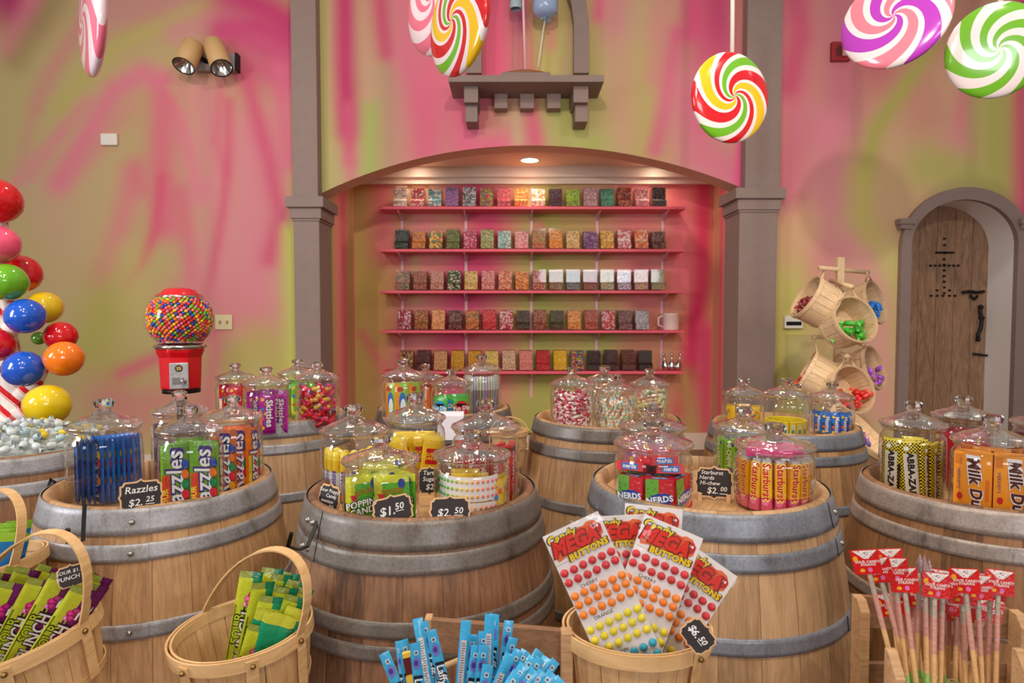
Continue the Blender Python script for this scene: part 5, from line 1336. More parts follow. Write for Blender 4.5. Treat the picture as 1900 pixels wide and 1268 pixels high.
m = M(); m.tube([(-0.078, 0, 0.03), (-0.125, 0, 0.05), (-0.125, 0, 0.12), (-0.078, 0, 0.14)], 0.010, 8); m.build('handle', bpy.data.materials['pinkish_ceramic'], r)
r = root('silver_ornament', (P(1247, 670, 6.36).x, 6.38, shz[4]), 'small silver metal scoop set at the right end of the bottom niche shelf', 'metal scoops')
for k in range(3):
    m = M(); m.lathe([(0.001, 0), (0.03, 0.004), (0.036, 0.04), (0.022, 0.09), (0.010, 0.10), (0.010, 0.15), (0.018, 0.165), (0.001, 0.175)], 14, T=TR(-0.05 + 0.05 * k, -0.01 * k, 0, 0, R(-12 + 12 * k))); m.build('scoop', CHROME, r)

# ------------------------------------------------------------------ hanging lollipops
RD_ = c(206, 22, 34); GR_ = c(110, 180, 40); YL_ = c(236, 190, 20); WH_ = c(236, 224, 228); PK_ = c(238, 130, 150); PU_ = c(180, 60, 190)
sw_multi = swirlmat('swirl_red_green_yellow', [(RD_, 2.2), (WH_, 1.0), (GR_, 1.5), (WH_, 0.8), (RD_, 1.2), (WH_, 0.8), (YL_, 2.0), (WH_, 0.8)], 2, 1.35)
sw_purp = swirlmat('swirl_purple_pink', [(PU_, 1.8), (WH_, 1.0), (PK_, 1.6), (WH_, 0.8)], 3, 1.35)
sw_green = swirlmat('swirl_green_white', [(GR_, 1.5), (WH_, 1.5)], 6, 1.35, 1.0)
sw_pink = swirlmat('swirl_pink_white', [(c(226, 110, 140), 1.4), (c(232, 214, 224), 1.4)], 5, 1.35)
def lolly(px, py, D, rad, mat_, yaw, pitch, label, rodlen=1.2):
    p = P(px, py, D)
    r = root('hanging_lollipop', p, label, 'lollipop', 'giant lollipops hanging from the ceiling')
    r.matrix_world = Matrix.Translation(p) @ Matrix.Rotation(yaw, 4, 'Z') @ Matrix.Rotation(pitch, 4, 'X')
    m = M()
    T = Matrix.Rotation(PI / 2, 4, 'X')
    n = 26; pr = []
    for i in range(n + 1):
        a = PI * i / n
        rr = rad * math.sin(a) ** 0.75 if 0 < i < n else 0.0005
        pr.append((rr, 0.17 * rad * (1 if math.cos(a) >= 0 else -1) * abs(math.cos(a)) ** 0.8 * -1 * (1 + 0.0)))
    m.lathe(pr, 72, T=T)
    # candy ridges twisting to the rim
    m.build('swirl_disc', mat_, r)
    m = M(); m.lathe([(0.0005, 0.0), (rad * 0.10, -0.008), (rad * 0.12, 0.0)], 20, T=Matrix.Translation((0, -0.168 * rad, 0)) @ T); m.build('hub', plain('hub_' + mat_.name, (GR_ if 'red' in mat_.name else PU_ if 'purple' in mat_.name else WH_), 0.2, coat=0.5), r)
    m = M()
    q = Matrix.Rotation(-pitch, 4, 'X')
    m.tube([(0, 0, rad * 0.9), q @ Vector((0, 0, rodlen))], 0.011, 10); m.build('white_stick', WHITE, r)
    return r
lolly(1355, 182, 3.3, 0.222, sw_multi, 0.30, 0.05, 'red, green and yellow swirl lollipop hanging in front of the right post')
lolly(851, 42, 3.0, 0.236, sw_multi, -0.92, 0.0, 'red, green and yellow swirl lollipop turned sideways at the top centre')
lolly(813, 2, 3.42, 0.272, sw_pink, -0.85, 0.0, 'pale pink and white lollipop half hidden behind the multicoloured one')
lolly(172, 42, 2.9, 0.230, sw_pink, R(-49), 0.0, 'pink and white lollipop seen almost edge on at the upper left')
lolly(1661, 36, 3.0, 0.226, sw_purp, -0.72, -0.12, 'purple and pink swirl lollipop at the upper right')
lolly(1848, 94, 3.1, 0.215, sw_green, -0.25, 0.15, 'green and white swirl lollipop cut by the right edge')

# ------------------------------------------------------------------ gumball machine
gp0 = P(334, 592, 3.3)
r = root('gumball_machine', (gp0.x, gp0.y, 0), 'red gumball machine with a big clear globe full of gumballs by the left wall', 'gumball machine', rot=(0, 0, R(22)))
gz = gp0.z; GR = 0.164
zr = lambda y: P(334, y, 3.3).z
m = M(); prof = []
for i in range(33):
    a = R(-55) + R(55 + 50) * i / 32
    prof.append((GR * math.cos(a), gz + GR * 0.97 * math.sin(a)))
m.lathe(prof, 56); m.build('globe', thinglass('globe_glass', 0.03, 0.45, rough=0.03), r)
m = M(); m.lathe([(0.001, zr(534)), (0.05, zr(535)), (0.078, zr(539)), (0.090, zr(545)), (0.108, zr(548)), (0.106, zr(551)), (0.001, zr(551))], 40); m.build('lid', REDGL, r)
m = M(); m.lathe([(0.107, zr(549)), (0.111, zr(551)), (0.108, zr(553.5)), (0.095, zr(553.5))], 40); m.build('upper_ring', CHROME, r)
m = M(); m.lathe([(GR * 0.64, zr(638)), (0.122, zr(640)), (0.125, zr(644)), (0.115, zr(647))], 40); m.build('lower_ring', CHROME, r)
m = M()
z0 = zr(721); z1 = zr(662); z2 = zr(645)
m.lathe([(0.001, z0), (0.095, z0), (0.100, z0 + 0.01), (0.106, z1), (0.118, z2 - 0.02), (0.121, z2), (0.001, z2)], 8, T=Matrix.Rotation(R(22.5), 4, 'Z'), smooth=False); m.build('housing', REDGL, r, 0.008)
m = M(); m.box(-0.043, 0.043, -0.112, -0.094, zr(718), zr(671)); pl_ = m.build('coin_plate', STEEL, r, 0.004)
m = M(); m.ell(0, zr(681), 0.018, 0.018, c(34, 30, 26), 0.1125, FRONT, n=24); m.ell(0, zr(681), 0.0155, 0.0155, c(60, 52, 40), 0.1128, FRONT, n=24); m.text('25', 0.020, 0, zr(681), 0, c(214, 170, 90), 0.1134, FRONT, 0.04); m.build('price_disc', CHALK, pl_)
m = M(); m.lathe([(0.001, 0.135), (0.012, 0.134), (0.014, 0.112)], 14, T=Matrix.Translation((0.02, 0, zr(704))) @ FRONT); m.box(0.016, 0.024, -0.142, -0.128, zr(711), zr(697)); m.build('turn_handle', CHROME, pl_)
m = M(); m.box(-0.03, 0.005, -0.118, -0.110, zr(708), zr(697)); m.build('coin_slot', CHROME, pl_)
m = M(); m.lathe([(0.001, z0 - 0.02), (0.09, z0 - 0.02), (0.09, z0), (0.001, z0)], 20); m.build('black_collar', BLACK, r)
m = M(); m.tube([(0, 0, 0.03), (0, 0, z0 - 0.015)], 0.024, 16); m.build('stand_pole', BLACK, r)
m = M(); m.lathe([(0.001, 0.05), (0.06, 0.045), (0.17, 0.02), (0.18, 0.0), (0.001, 0.0)], 32); m.build('stand_foot', BLACK, r)
gcol = [(c(214, 30, 34), 'red'), (c(236, 120, 20), 'orange'), (c(240, 190, 20), 'yellow'), (c(110, 180, 30), 'green'), (c(20, 70, 180), 'blue'), (c(232, 100, 130), 'pink')]
wts = [5, 6, 4, 4, 4, 5]
br = 0.0083
gm = []
for cl, nm in gcol:
    m = M(); m.sphere(0, 0, 0, br, 7); gm.append(m.build('gumball', plain('gumball_' + nm, cl, 0.25, coat=0.3)))
cand = []
n = 1020
for i in range(n):
    zz = 1 - 2 * (i + 0.5) / n; rr = math.sqrt(1 - zz * zz); a = i * 2.399963
    d = Vector((rr * math.cos(a), rr * math.sin(a), zz))
    if zz > 0.74 or zz < -0.78: continue
    cand.append((d.dot(-Vector((gp0.x, gp0.y, 0)).normalized()), d))
cand.sort(key=lambda t: -t[0])
rg = random.Random(21); Tg = Matrix.Translation(gp0)
stuff = M(); used = [False] * 6
for i, (dt, d) in enumerate(cand):
    if dt < -0.25: break
    k = rg.choices(range(6), wts)[0]
    p = d * (GR - br - 0.003 - rg.random() * 0.006)
    p.z *= 0.97
    if i < 300:
        dup(gm[k], gcol[k][1] + ' gumball inside the globe of the gumball machine', mw=Matrix.Translation(gp0 + p), first=not used[k], group='gumballs in the globe'); used[k] = True
        if i < 6 or True:
            pass
    else:
        stuff.sphere(gp0.x + p.x, gp0.y + p.y, gp0.z + p.z, br, 5, gcol[k][0])
    if i % 3 == 0:
        k2 = rg.randrange(6); q = d * (GR - 3.2 * br); stuff.sphere(gp0.x + q.x, gp0.y + q.y, gp0.z + q.z, br, 5, gcol[k2][0])
for o in bpy.data.objects:
    if o.name.startswith('gumball') and not o.name.startswith('gumball_m'): o['category'] = 'gumball'
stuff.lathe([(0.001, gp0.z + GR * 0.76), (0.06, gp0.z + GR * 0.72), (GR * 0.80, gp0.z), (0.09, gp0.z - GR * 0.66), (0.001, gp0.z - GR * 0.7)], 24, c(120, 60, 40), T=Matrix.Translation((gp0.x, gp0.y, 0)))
tag(stuff.build('gumball_fill', GLOSSY), 'remaining mixed gumballs packed around the sides and inside of the globe', 'gumballs', 'gumballs in the globe', 'stuff')

# ------------------------------------------------------------------ candy cane tree with glossy balls
def cane(pts, r0, r1, turns=1):
    pts = [Vector(p) for p in pts]; dense = []
    for i in range(len(pts) - 1):
        q = max(1, int((pts[i + 1] - pts[i]).length / 0.015))
        for k in range(q): dense.append(pts[i].lerp(pts[i + 1], k / q))
    dense.append(pts[-1]); n = len(dense)
    m = M(); Rr = [r0 + (r1 - r0) * i / n for i in range(n)]
    m.tube(dense, Rr, 24, spiral=lambda i, k: RD_ if ((i * 1.1 + k) % 12) < 4 else c(232, 222, 214))
    return m
CANE, nt, b = mk('candy_cane_stripes')
tc = nd(nt, 'ShaderNodeTexCoord'); sp = nd(nt, 'ShaderNodeSeparateXYZ', {0: tc.outputs['Object']})
sv = math_(nt, 'FRACT', math_(nt, 'ADD', math_(nt, 'ADD', math_(nt, 'MULTIPLY', sp.outputs['Z'], 10.5), math_(nt, 'MULTIPLY', sp.outputs['X'], 9.0)), math_(nt, 'MULTIPLY', sp.outputs['Y'], 6.0)))
nt.links.new(ramp(nt, sv, [(0, RD_), (0.36, c(236, 226, 218)), (0.86, c(236, 226, 218)), (0.9, RD_), (0.94, c(236, 226, 218))], 'CONSTANT'), b.inputs['Base Color']); b.inputs['Roughness'].default_value = 0.2
r = root('candy_cane_tree', (0, 0, 0), 'red and white striped candy cane tree trunk with branches at the left edge', 'candy tree')
cane([(P(32, 820, 3.15).x, 3.15, 0), P(32, 820, 3.15), P(22, 700, 3.15), P(8, 600, 3.15), P(2, 480, 3.15), P(0, 390, 3.15)], 0.085, 0.03).build('trunk', CANE, r)
for a in ([P(28, 745, 3.15), P(62, 715, 3.12), P(88, 665, 3.12), P(110, 650, 3.1)], [P(22, 700, 3.15), P(-20, 660, 3.1)], [P(12, 620, 3.15), P(40, 590, 3.1)], [P(5, 540, 3.15), P(30, 515, 3.15)], [P(28, 790, 3.15), P(-10, 780, 3.1)], [P(30, 770, 3.15), P(70, 765, 3.0)]):
    cane(a, 0.045, 0.022).build('branch', CANE, r)
BALLS = [(-6, 373, 40, 3.05, (200, 14, 20), 'dark red glossy ball at the top of the candy cane tree'), (-4, 455, 35, 3.0, (232, 84, 120), 'pink glossy ball below the top red one on the candy tree'), (38, 508, 34, 3.2, (204, 16, 24), 'red glossy ball behind the lime green one'), (12, 524, 34, 2.98, (100, 170, 30), 'lime green glossy ball near the top of the candy tree'), (83, 571, 29, 3.25, (226, 190, 30), 'yellow glossy ball behind the upper blue one'), (47, 587, 32, 3.0, (24, 84, 196), 'upper of the two blue glossy balls'), (-6, 641, 30, 2.98, (206, 20, 26), 'red glossy ball cut by the left edge beside the blue ones'), (113, 624, 27, 3.12, (196, 10, 20), 'red glossy ball touching the orange one'), (119, 666, 32, 3.0, (236, 120, 20), 'orange glossy ball, the only orange one on the tree'), (44, 685, 33, 2.96, (24, 84, 196), 'lower of the two blue glossy balls'), (88, 752, 38, 2.90, (226, 196, 20), 'large yellow glossy ball lowest on the candy tree'), (72, 628, 12, 3.2, (90, 150, 40), 'small green ball between the red and blue ones')]
bm_ = {}
for px, py, rp_, D, col, lab in BALLS:
    rad = rp_ / F * D
    m = M(); n = 18; pr = []
    for i in range(n + 1):
        a = PI * i / n; k = 1.0 + (0.02 if i == n // 2 else 0)
        pr.append((max(0.0004, rad * math.sin(a) * k * 1.04), -rad * math.cos(a)))
    m.lathe(pr, 40)
    m.lathe([(rad * 1.045, -0.003), (rad * 1.065, 0), (rad * 1.045, 0.003)], 40)
    if col not in bm_: bm_[col] = plain('ball_%d' % len(bm_), c(*col), 0.12, coat=0.6)
    o = m.build('glossy_ball', bm_[col], loc=P(px, py, D)); o.rotation_euler = (rnd.uniform(-0.5, 0.2), rnd.uniform(-0.5, 0.5), 0)
    tag(o, lab, 'ball ornament', 'glossy balls on the candy tree')
# ------------------------------------------------------------------ slatted baskets
def basket(name, label, mw, rt, rb, h, wood, rimw, cat='basket', nsl=22, band=True, brace=None, group='slatted wooden baskets', ov=1.0, handle=None, mid=0.5):
    r = root(name, (0, 0, 0), label, cat, group); r.matrix_world = mw
    T = Matrix.Diagonal((1, ov, 1, 1))
    def rad(z): t = z / h; return rb + (rt - rb) * (t ** 0.8)
    m = M()
    for i in range(nsl):
        a = 2 * PI * i / nsl; da = PI / nsl * 0.95; v = []; n = 6
        off = 0.0012 * (i % 2)
        for k in range(n + 1):
            z = h * k / n; rr = rad(z) + off
            for rr2 in (rr, rr - 0.0022):
                for s_ in (-1, 0, 1): v.append((rr2 * math.cos(a + s_ * da), rr2 * math.sin(a + s_ * da), z))
        f = []
        for k in range(n):
            b = k * 6; q = b + 6
            f += [(b, b + 1, q + 1, q), (b + 1, b + 2, q + 2, q + 1), (b + 4, b + 3, q + 3, q + 4), (b + 5, b + 4, q + 4, q + 5), (b + 2, b + 5, q + 5, q + 2), (b + 3, b, q, q + 3)]
        m.add(v, f, (1, 1, 1), T)
    m.build('slatted_side', wood, r)
    m = M(); m.lathe([(0.0001, 0.004), (rb, 0.004), (rb, -0.003), (0.0001, -0.003)], 32, T=T, smooth=False); m.build('basket_floor', wood, r)
    m = M(); w_ = min(0.026, h * 0.12)
    for d_, z0 in ((0.0035, h), (-0.0045, h)):
        rr = rt + d_
        m.lathe([(rr - 0.002, z0 - w_), (rr + 0.002, z0 - w_), (rr + 0.0022, z0 + 0.002), (rr - 0.002, z0 + 0.002), (rr - 0.002, z0 - w_)], 56, T=T, smooth=False)
    rim = m.build('rim_band', rimw, r)
    if band:
        m = M(); z0 = h * mid; rr = rad(z0) + 0.003; r2 = rad(z0 + 0.016) + 0.003
        m.lathe([(rr - 0.001, z0), (rr + 0.0015, z0), (r2 + 0.0015, z0 + 0.014), (r2 - 0.001, z0 + 0.014)], 56, T=T, smooth=False); m.build('middle_band', rimw, r)
    if brace is not None:
        for a in brace:
            ca, sa = math.cos(a), math.sin(a)
            m = M(); pts = [((rad(h * (1 - k / 6)) + 0.008) * math.cos(a - 0.10 * k / 6), (rad(h * (1 - k / 6)) + 0.008) * math.sin(a - 0.10 * k / 6) * ov, h * (1 - k / 6) - 0.004) for k in range(7)]
            m.ribbon(pts, (-sa, ca, 0), 0.022, 0.003); bo = m.build('side_strap', rimw, r)
            m = M(); p = pts[0]; m.sphere(p[0] + ca * 0.003, p[1] + sa * 0.003, h - 0.014, 0.0055, 6, sz=0.9); m.build('rivet', BRASS, bo)
    if handle:
        a1, a2, hh, lx, ly, wd = handle
        E1 = Vector((math.cos(a1), math.sin(a1) * ov, 0)) * (rt + 0.007); E2 = Vector((math.cos(a2), math.sin(a2) * ov, 0)) * (rt + 0.007)
        dd = (E2 - E1).normalized(); ca, sa = dd.x, dd.y; pts = []; n = 28
        for k in range(n + 1):
            t = PI * k / n; q = -math.cos(t); up = math.sin(t)
            e = E1.lerp(E2, (q + 1) / 2); z = h - 0.03 + (hh + 0.03) * up ** 0.85
            s_ = max(0, (z - h) / hh)
            pts.append(Vector((e.x + lx * s_, e.y + ly * s_, z)))
        pts = [Vector((E1.x * 0.95, E1.y * 0.95, h * 0.45))] + pts + [Vector((E2.x * 0.95, E2.y * 0.95, h * 0.45))]
        m = M(); m.ribbon(pts, (-sa, ca, 0), wd, 0.0035); ho = m.build('handle', rimw, r)
        for p, s_ in ((pts[1], -1), (pts[-2], 1)):
            m = M(); m.sphere(p.x + s_ * ca * 0.003, p.y + s_ * sa * 0.003 - 0.003, h - 0.012, 0.0055, 6); m.build('rivet', BRASS, ho)
    return r

# ------------------------------------------------------------------ rack of tipped baskets by the right wall
RK = 4.25
r = root('basket_rack', (P(1556, 600, RK).x, RK, 0), 'pale wooden rack with pegs carrying tipped candy baskets near the arched door', 'display rack')
ox = P(1556, 600, RK).x
def L(px, py, Y): p = P(px, py, Y); return Vector((p.x - ox, p.y - RK, p.z))
m = M(); m.box(-0.022, 0.022, -0.022, 0.022, 0, P(0, 478, RK).z); m.build('post', BASKP, r, 0.003)
for pts in ([L(1520, 497, RK - 0.05), L(1612, 506, RK + 0.05)], [L(1541, 521, RK + 0.1), L(1582, 533, RK - 0.2)], [L(1508, 626, RK), L(1560, 626, RK)], [L(1556, 655, RK + 0.05), L(1574, 662, RK - 0.2)], [L(1556, 626, RK), L(1604, 640, RK + 0.05)]):
    m = M(); m.tube(pts, 0.014, 10); m.build('peg', BASKP, r)
for a in range(4):
    m = M(); d = R(45 + 90 * a); m.ribbon([(0, 0, 0.16), (0.30 * math.cos(d), 0.30 * math.sin(d), 0.02)], (-math.sin(d), math.cos(d), 0), 0.05, 0.03); m.build('foot', BASKP, r)
def axm(cpx, cpy, D, ax, depth):
    """basket whose mouth centre stands at the pixel, mouth facing ax"""
    z = Vector(ax).normalized(); p = P(cpx, cpy, D) - z * depth
    x = Vector((0, 0, 1)).cross(z).normalized(); y = z.cross(x)
    m_ = Matrix((x, y, z)).transposed().to_4x4(); m_.translation = p; return m_
RB = [(1494, 550, RK - 0.10, (-0.85, 0.06, 0.50), 'dark red', (120, 20, 30), 'rack basket tipped left holding dark red candies', (1531, 500)),
      (1588, 592, RK - 0.28, (0.22, -0.90, 0.36), 'green', (70, 170, 50), 'rack basket tipped towards the viewer holding bright green packets', (1577, 532)),
      (1626, 560, RK + 0.10, (0.62, -0.74, 0.28), 'blue', (40, 130, 220), 'rack basket tipped right holding blue candies, upper right', (1609, 506)),
      (1492, 690, RK - 0.05, (-0.82, 0.33, 0.46), 'rust', (170, 60, 30), 'empty looking rack basket seen from behind, lower left', (1512, 628)),
      (1584, 722, RK - 0.30, (0.24, -0.90, 0.32), 'red', (206, 36, 30), 'rack basket tipped towards the viewer holding red candies', (1574, 660)),
      (1624, 682, RK + 0.08, (0.62, -0.74, 0.30), 'violet', (170, 90, 200), 'rack basket holding violet and pink candies, lower right', (1600, 640))]
for bi, (px, py, D, ax, nm, colr, lab, hook) in enumerate(RB):
    mw = axm(px, py, D, ax, 0.165)
    b_ = basket('rack_basket', lab, mw, 0.148, 0.136, 0.165, BASKP, BASKP, nsl=18, group='tipped baskets on the rack', mid=0.08)
    # wire strap up to its peg
    inv = mw.inverted(); hp = inv @ P(hook[0], hook[1], RK)
    m = M()
    for s_ in (-1, 1):
        m.tube([(s_ * 0.06, 0.14, 0.155), hp], 0.005, 6)
    m.build('hanging_strap', BASKP, b_)
    col = c(*colr); lt = tuple(min(1, v * 1.6 + 0.05) for v in col)
    pr = wrapped('wrapped_candy', col, lt, 0.070 if nm == 'green' else 0.045, 0.018, wing=0.022)
    rg = random.Random(bi + 40); z = Vector(ax).normalized(); n = 14
    down_ = (Vector((0, 0, -1)) - z * Vector((0, 0, -1)).dot(z)).normalized(); side = z.cross(down_)
    cen = P(px, py, D)
    for i in range(n):
        u = rg.uniform(-0.095, 0.095); dpt = rg.uniform(0.01, 0.09); v_ = rg.uniform(0.0, 0.115)
        v_ = min(v_ + 0.0, math.sqrt(max(0.0001, 0.13 ** 2 - u * u)) - 0.028); v_ = max(v_, 0.01 + dpt * 0.1)
        p = cen - z * dpt + down_ * v_ + side * u
        dup(pr, '%s wrapped candy lying in the rack basket of %s candies' % (nm, nm), mw=Matrix.Translation(p) @ Matrix.Rotation(rg.uniform(0, 6), 4, 'Z') @ Matrix.Rotation(rg.uniform(0.8, 2.2), 4, 'Y'), first=i == 0, group='%s candies in a rack basket' % nm)

# pale basket low behind the back right barrel, and a small one on the back centre barrel
mw = axm(1600, 800, 3.1, (0.55, -0.45, 0.75), 0.18)
basket('low_basket', 'pale round basket low behind the back right barrel', mw, 0.165, 0.13, 0.18, BASKP, BASKP, nsl=18, group='baskets low behind the barrels')
rg = random.Random(77); pr = None
for i in range(7):
    q = wrapped('wrapped_candy', c(70, 60, 170), c(190, 120, 190), 0.04, 0.014) if i == 0 else pr; pr = q
    p = mw @ Vector((rg.uniform(-0.08, 0.08), rg.uniform(-0.08, 0.08), 0.13 + 0.02 * rg.random()))
    dup(pr, 'violet wrapped candy in the low pale basket behind the barrel', mw=Matrix.Translation(p) @ Matrix.Rotation(i, 4, 'Z') @ Matrix.Rotation(1.5, 4, 'Y'), first=i == 0, group='violet candies in the low basket')
basket('small_basket', 'small brown basket with wire handle hanging behind the red cinnamon box jar', Matrix.Translation((P(945, 860, 2.42).x, 2.42, P(945, 862, 2.42).z)), 0.068, 0.055, 0.13, BASKW, BASKW, nsl=14, handle=(R(180), 0.0, 0.05, 0, 0, 0.008), group='slatted wooden baskets')

# ------------------------------------------------------------------ front baskets
def at(px, py, D, dz=0): p = P(px, py, D); return Vector((p.x, p.y, p.z + dz))
# left: purple packets
c1 = Vector((-0.895, 1.205, 0.602)); T1 = Matrix.Translation(c1) @ Matrix.Rotation(R(-11), 4, 'Y') @ Matrix.Rotation(R(6), 4, 'X')
basket('candy_basket', 'slatted basket of purple and lime packets hanging at the lower left', T1, 0.138, 0.105, 0.19, BASKW, RIMW, nsl=24, handle=(R(165), R(-8), 0.178, 0.105, 0.0, 0.019), brace=[R(-62), R(-110)], mid=0.40, ov=0.92)
# second: green packets
c2 = Vector((-0.520, 1.270, 0.574)); T2 = Matrix.Translation(c2) @ Matrix.Rotation(R(-5), 4, 'Y') @ Matrix.Rotation(R(4), 4, 'X')
basket('candy_basket', 'slatted basket of green and teal packets hanging on the riveted barrel', T2, 0.132, 0.10, 0.19, BASKW, RIMW, nsl=24, handle=(R(142), R(-20), 0.155, 0.085, -0.02, 0.019), brace=[R(-62), R(-115)], mid=0.40, ov=0.92)
# third: large sheets
c3 = Vector((0.222, 1.13, 0.64)); T3 = Matrix.Translation(c3)
basket('candy_basket', 'slatted basket holding the large candy button sheets in the front', T3, 0.127, 0.10, 0.19, BASKW, RIMW, nsl=24, brace=[R(-50)], mid=0.35, ov=0.85)
# far left: blue packets
c4 = Vector((-1.165, 1.40, 0.655)); T4 = Matrix.Translation(c4) @ Matrix.Rotation(R(-8), 4, 'Y')
basket('candy_basket', 'slatted basket of blue packets cut by the left edge', T4, 0.135, 0.10, 0.18, BASKW, RIMW, nsl=24, handle=(R(160), R(-20), 0.155, 0.09, 0.0, 0.019), mid=0.40)
# crate that carries the third basket, below the picture
def plank(m, a, b_, w_, t, up=(0, 0, 1), col=(1, 1, 1)):
    m.ribbon([a, b_], up, w_, t, col); return m
r = root('support_crate', (0.222, 1.13, 0), 'plain wooden crate under the large button sheet basket', 'crate')
for k in range(4):
    for (a, b_) in (((-0.14, -0.14), (0.14, -0.14)), ((-0.14, 0.14), (0.14, 0.14))):
        m = M(); plank(m, (a[0], a[1], 0.08 + 0.16 * k), (b_[0], b_[1], 0.08 + 0.16 * k), 0.12, 0.012); m.build('slat', CRATEW, r)
for sx in (-0.14, 0.14):
    m = M(); m.box(sx - 0.006, sx + 0.006, -0.14, 0.14, 0, 0.625); m.build('side_panel', CRATEW, r)
m = M(); m.box(-0.14, 0.14, -0.14, 0.14, 0.624, 0.634); m.build('top_board', CRATEW, r)

def hook(label, pts, r_=0.0045):
    m = M(); m.ribbon(pts, (1, 0.2, 0), 0.008, 0.004); tag(m.build('wire_hook', BLACK), label, 'hook', 'black hooks on the barrel rims')
hook('black strap hook over the weathered barrel rim holding the purple packet basket', [P(155, 925, 1.58), P(155, 931, 1.50), P(157, 940, 1.485), P(154, 1003, 1.45), P(140, 1009, 1.36), P(127, 1008, 1.26), P(126, 982, 1.235)])
hook('black strap hook on the riveted barrel rim holding the green packet basket', [P(592, 958, 1.52), P(590, 963, 1.43), P(588, 970, 1.41), P(570, 1015, 1.37), P(554, 1021, 1.33), P(534, 1015, 1.27), P(541, 989, 1.25)])
hook('small black hook on the left rim of the weathered barrel', [P(90, 905, 1.75), P(95, 888, 1.78), P(101, 895, 1.76), P(101, 900, 1.76)])

# ---- long sour packets
def sour(name, sidec, fruitc, w=0.044, h=0.26, t=0.012):
    m = M(); Lm = c(192, 200, 50); Ld = c(150, 170, 40)
    def cf(u, v):
        if v > 0.965 or v < 0.035: return c(140, 150, 60) if u < 0.55 else tuple(q * 0.7 for q in sidec)
        return Lm if u < 0.56 + 0.06 * math.sin(v * 9) else sidec
    m.bag(w, h, t, cf, nx=16, nz=22, flat=5)
    z = t / 2 + 0.001; T = FRONT
    m.text('SOUR', 0.023, -w * 0.20, h * 0.56, PI / 2, c(190, 210, 50), z + 0.0006, T, 0.015, 0.1, c(24, 26, 16), 0.05)
    m.text('PUNCH', 0.029, w * 0.12, h * 0.50, PI / 2, c(230, 222, 224), z + 0.0010, T, 0.02, 0.1, c(24, 20, 20), 0.05)
    for i, (x, y, r_) in enumerate(((0.05, 0.80, 0.0075), (0.18, 0.83, 0.007), (-0.02, 0.755, 0.005), (0.12, 0.765, 0.0065))):
        m.ell(w * x, h * y, r_, r_, fruitc[i % len(fruitc)], z + 0.0003 * (i + 1), T, 16)
        m.ell(w * x - 0.001, h * y + 0.001, r_ * 0.6, r_ * 0.6, tuple(min(1, q * 1.6 + 0.03) for q in fruitc[i % len(fruitc)]), z + 0.0003 * (i + 1) + 0.0002, T, 12)
    m.rect(w * 0.28, w * 0.36, h * 0.76, h * 0.84, W_, z + 0.0006, T)
    m.rect(-w * 0.46, -w * 0.40, h * 0.2, h * 0.75, c(110, 120, 30), z, T)
    for k in range(5): m.ell(-w * 0.04, h * (0.68 + 0.02 * k), 0.002, 0.006, sidec, z + 0.0002, T)
    return tag(m.build(name, WRAP), 'x', 'candy packet')
def standb(proto, tops, cen, lean, zb, spread, desc, where, group):
    '''packets leaning in a basket: top pixel, distance, twist; feet gathered on the basket floor'''
    order = sorted(range(len(tops)), key=lambda i: tops[i][0]); rk = {i: n for n, i in enumerate(order)}
    for i, (tx, ty, Yt, tw) in enumerate(tops):
        t = P(tx, ty, Yt); b_ = Vector((cen.x + spread * (t.x - cen.x) + lean[0], cen.y + spread * (t.y - cen.y) + lean[1], zb))
        mw = orient(t, b_, (Vector((0, 0, H)) - t).normalized())
        mw.translation = t - (t - b_).normalized() * proto['len']
        dup(proto, '%s in %s, %s' % (desc, where, nth(rk[i], len(tops))), mw=mw @ Matrix.Rotation(tw, 4, 'Z'), first=i == 0, group=group)
def stand(proto, spots, desc, where, group):
    """spots: top pixel, lower pixel, distances, twist"""
    order = sorted(range(len(spots)), key=lambda i: spots[i][0]); rk = {i: n for n, i in enumerate(order)}
    for i, (tx, ty, bx, by, Yt, Yb, tw) in enumerate(spots):
        t = P(tx, ty, Yt); b_ = P(bx, by, Yb)
        mw = orient(t, b_, (Vector((0, 0, H)) - t).normalized())
        hgt = proto.dimensions.z if proto.dimensions.z > 0 else 0.26
        mw.translation = t - (t - b_).normalized() * proto['len']
        dup(proto, '%s in %s, %s' % (desc, where, nth(rk[i], len(spots))), mw=mw @ Matrix.Rotation(tw, 4, 'Z'), first=i == 0, group=group)
sp1 = sour('sour_straw_packet', c(112, 18, 96), [c(190, 20, 120), c(150, 10, 100), c(220, 130, 200), c(170, 20, 110)]); sp1['len'] = 0.255
S1 = [(118, 1072, 18, 1214, 1.13, 1.12, 0.1), (156, 1096, 62, 1214, 1.10, 1.10, 0.15), (76, 1080, 0, 1200, 1.14, 1.14, 0.1), (52, 1060, -20, 1180, 1.20, 1.17, 0.0), (22, 1086, -40, 1200, 1.12, 1.11, 0.0), (-12, 1088, -60, 1200, 1.12, 1.11, 0.0), (34, 1058, -20, 1190, 1.24, 1.22, 0.2), (170, 1066, 110, 1190, 1.22, 1.20, -0.2), (178, 1090, 110, 1214, 1.16, 1.14, 0.3), (92, 1056, 40, 1180, 1.26, 1.24, 0.0), (138, 1072, 84, 1190, 1.21, 1.19, 0.3), (2, 1068, -50, 1190, 1.19, 1.18, 0.1), (186, 1074, 130, 1200, 1.19, 1.18, 0.2)]
standb(sp1, [(a[0], a[1], max(a[4] + 0.035, 1.165), a[6]) for a in S1], c1, (-0.15, 0.0), 0.62, 0.75, 'purple and lime straw packet', 'the lower left basket', 'purple packets in the basket')
sp2 = sour('sour_straw_packet', c(10, 140, 96), [c(214, 90, 140), c(190, 40, 90), c(230, 150, 180), c(214, 60, 110)]); sp2['len'] = 0.250
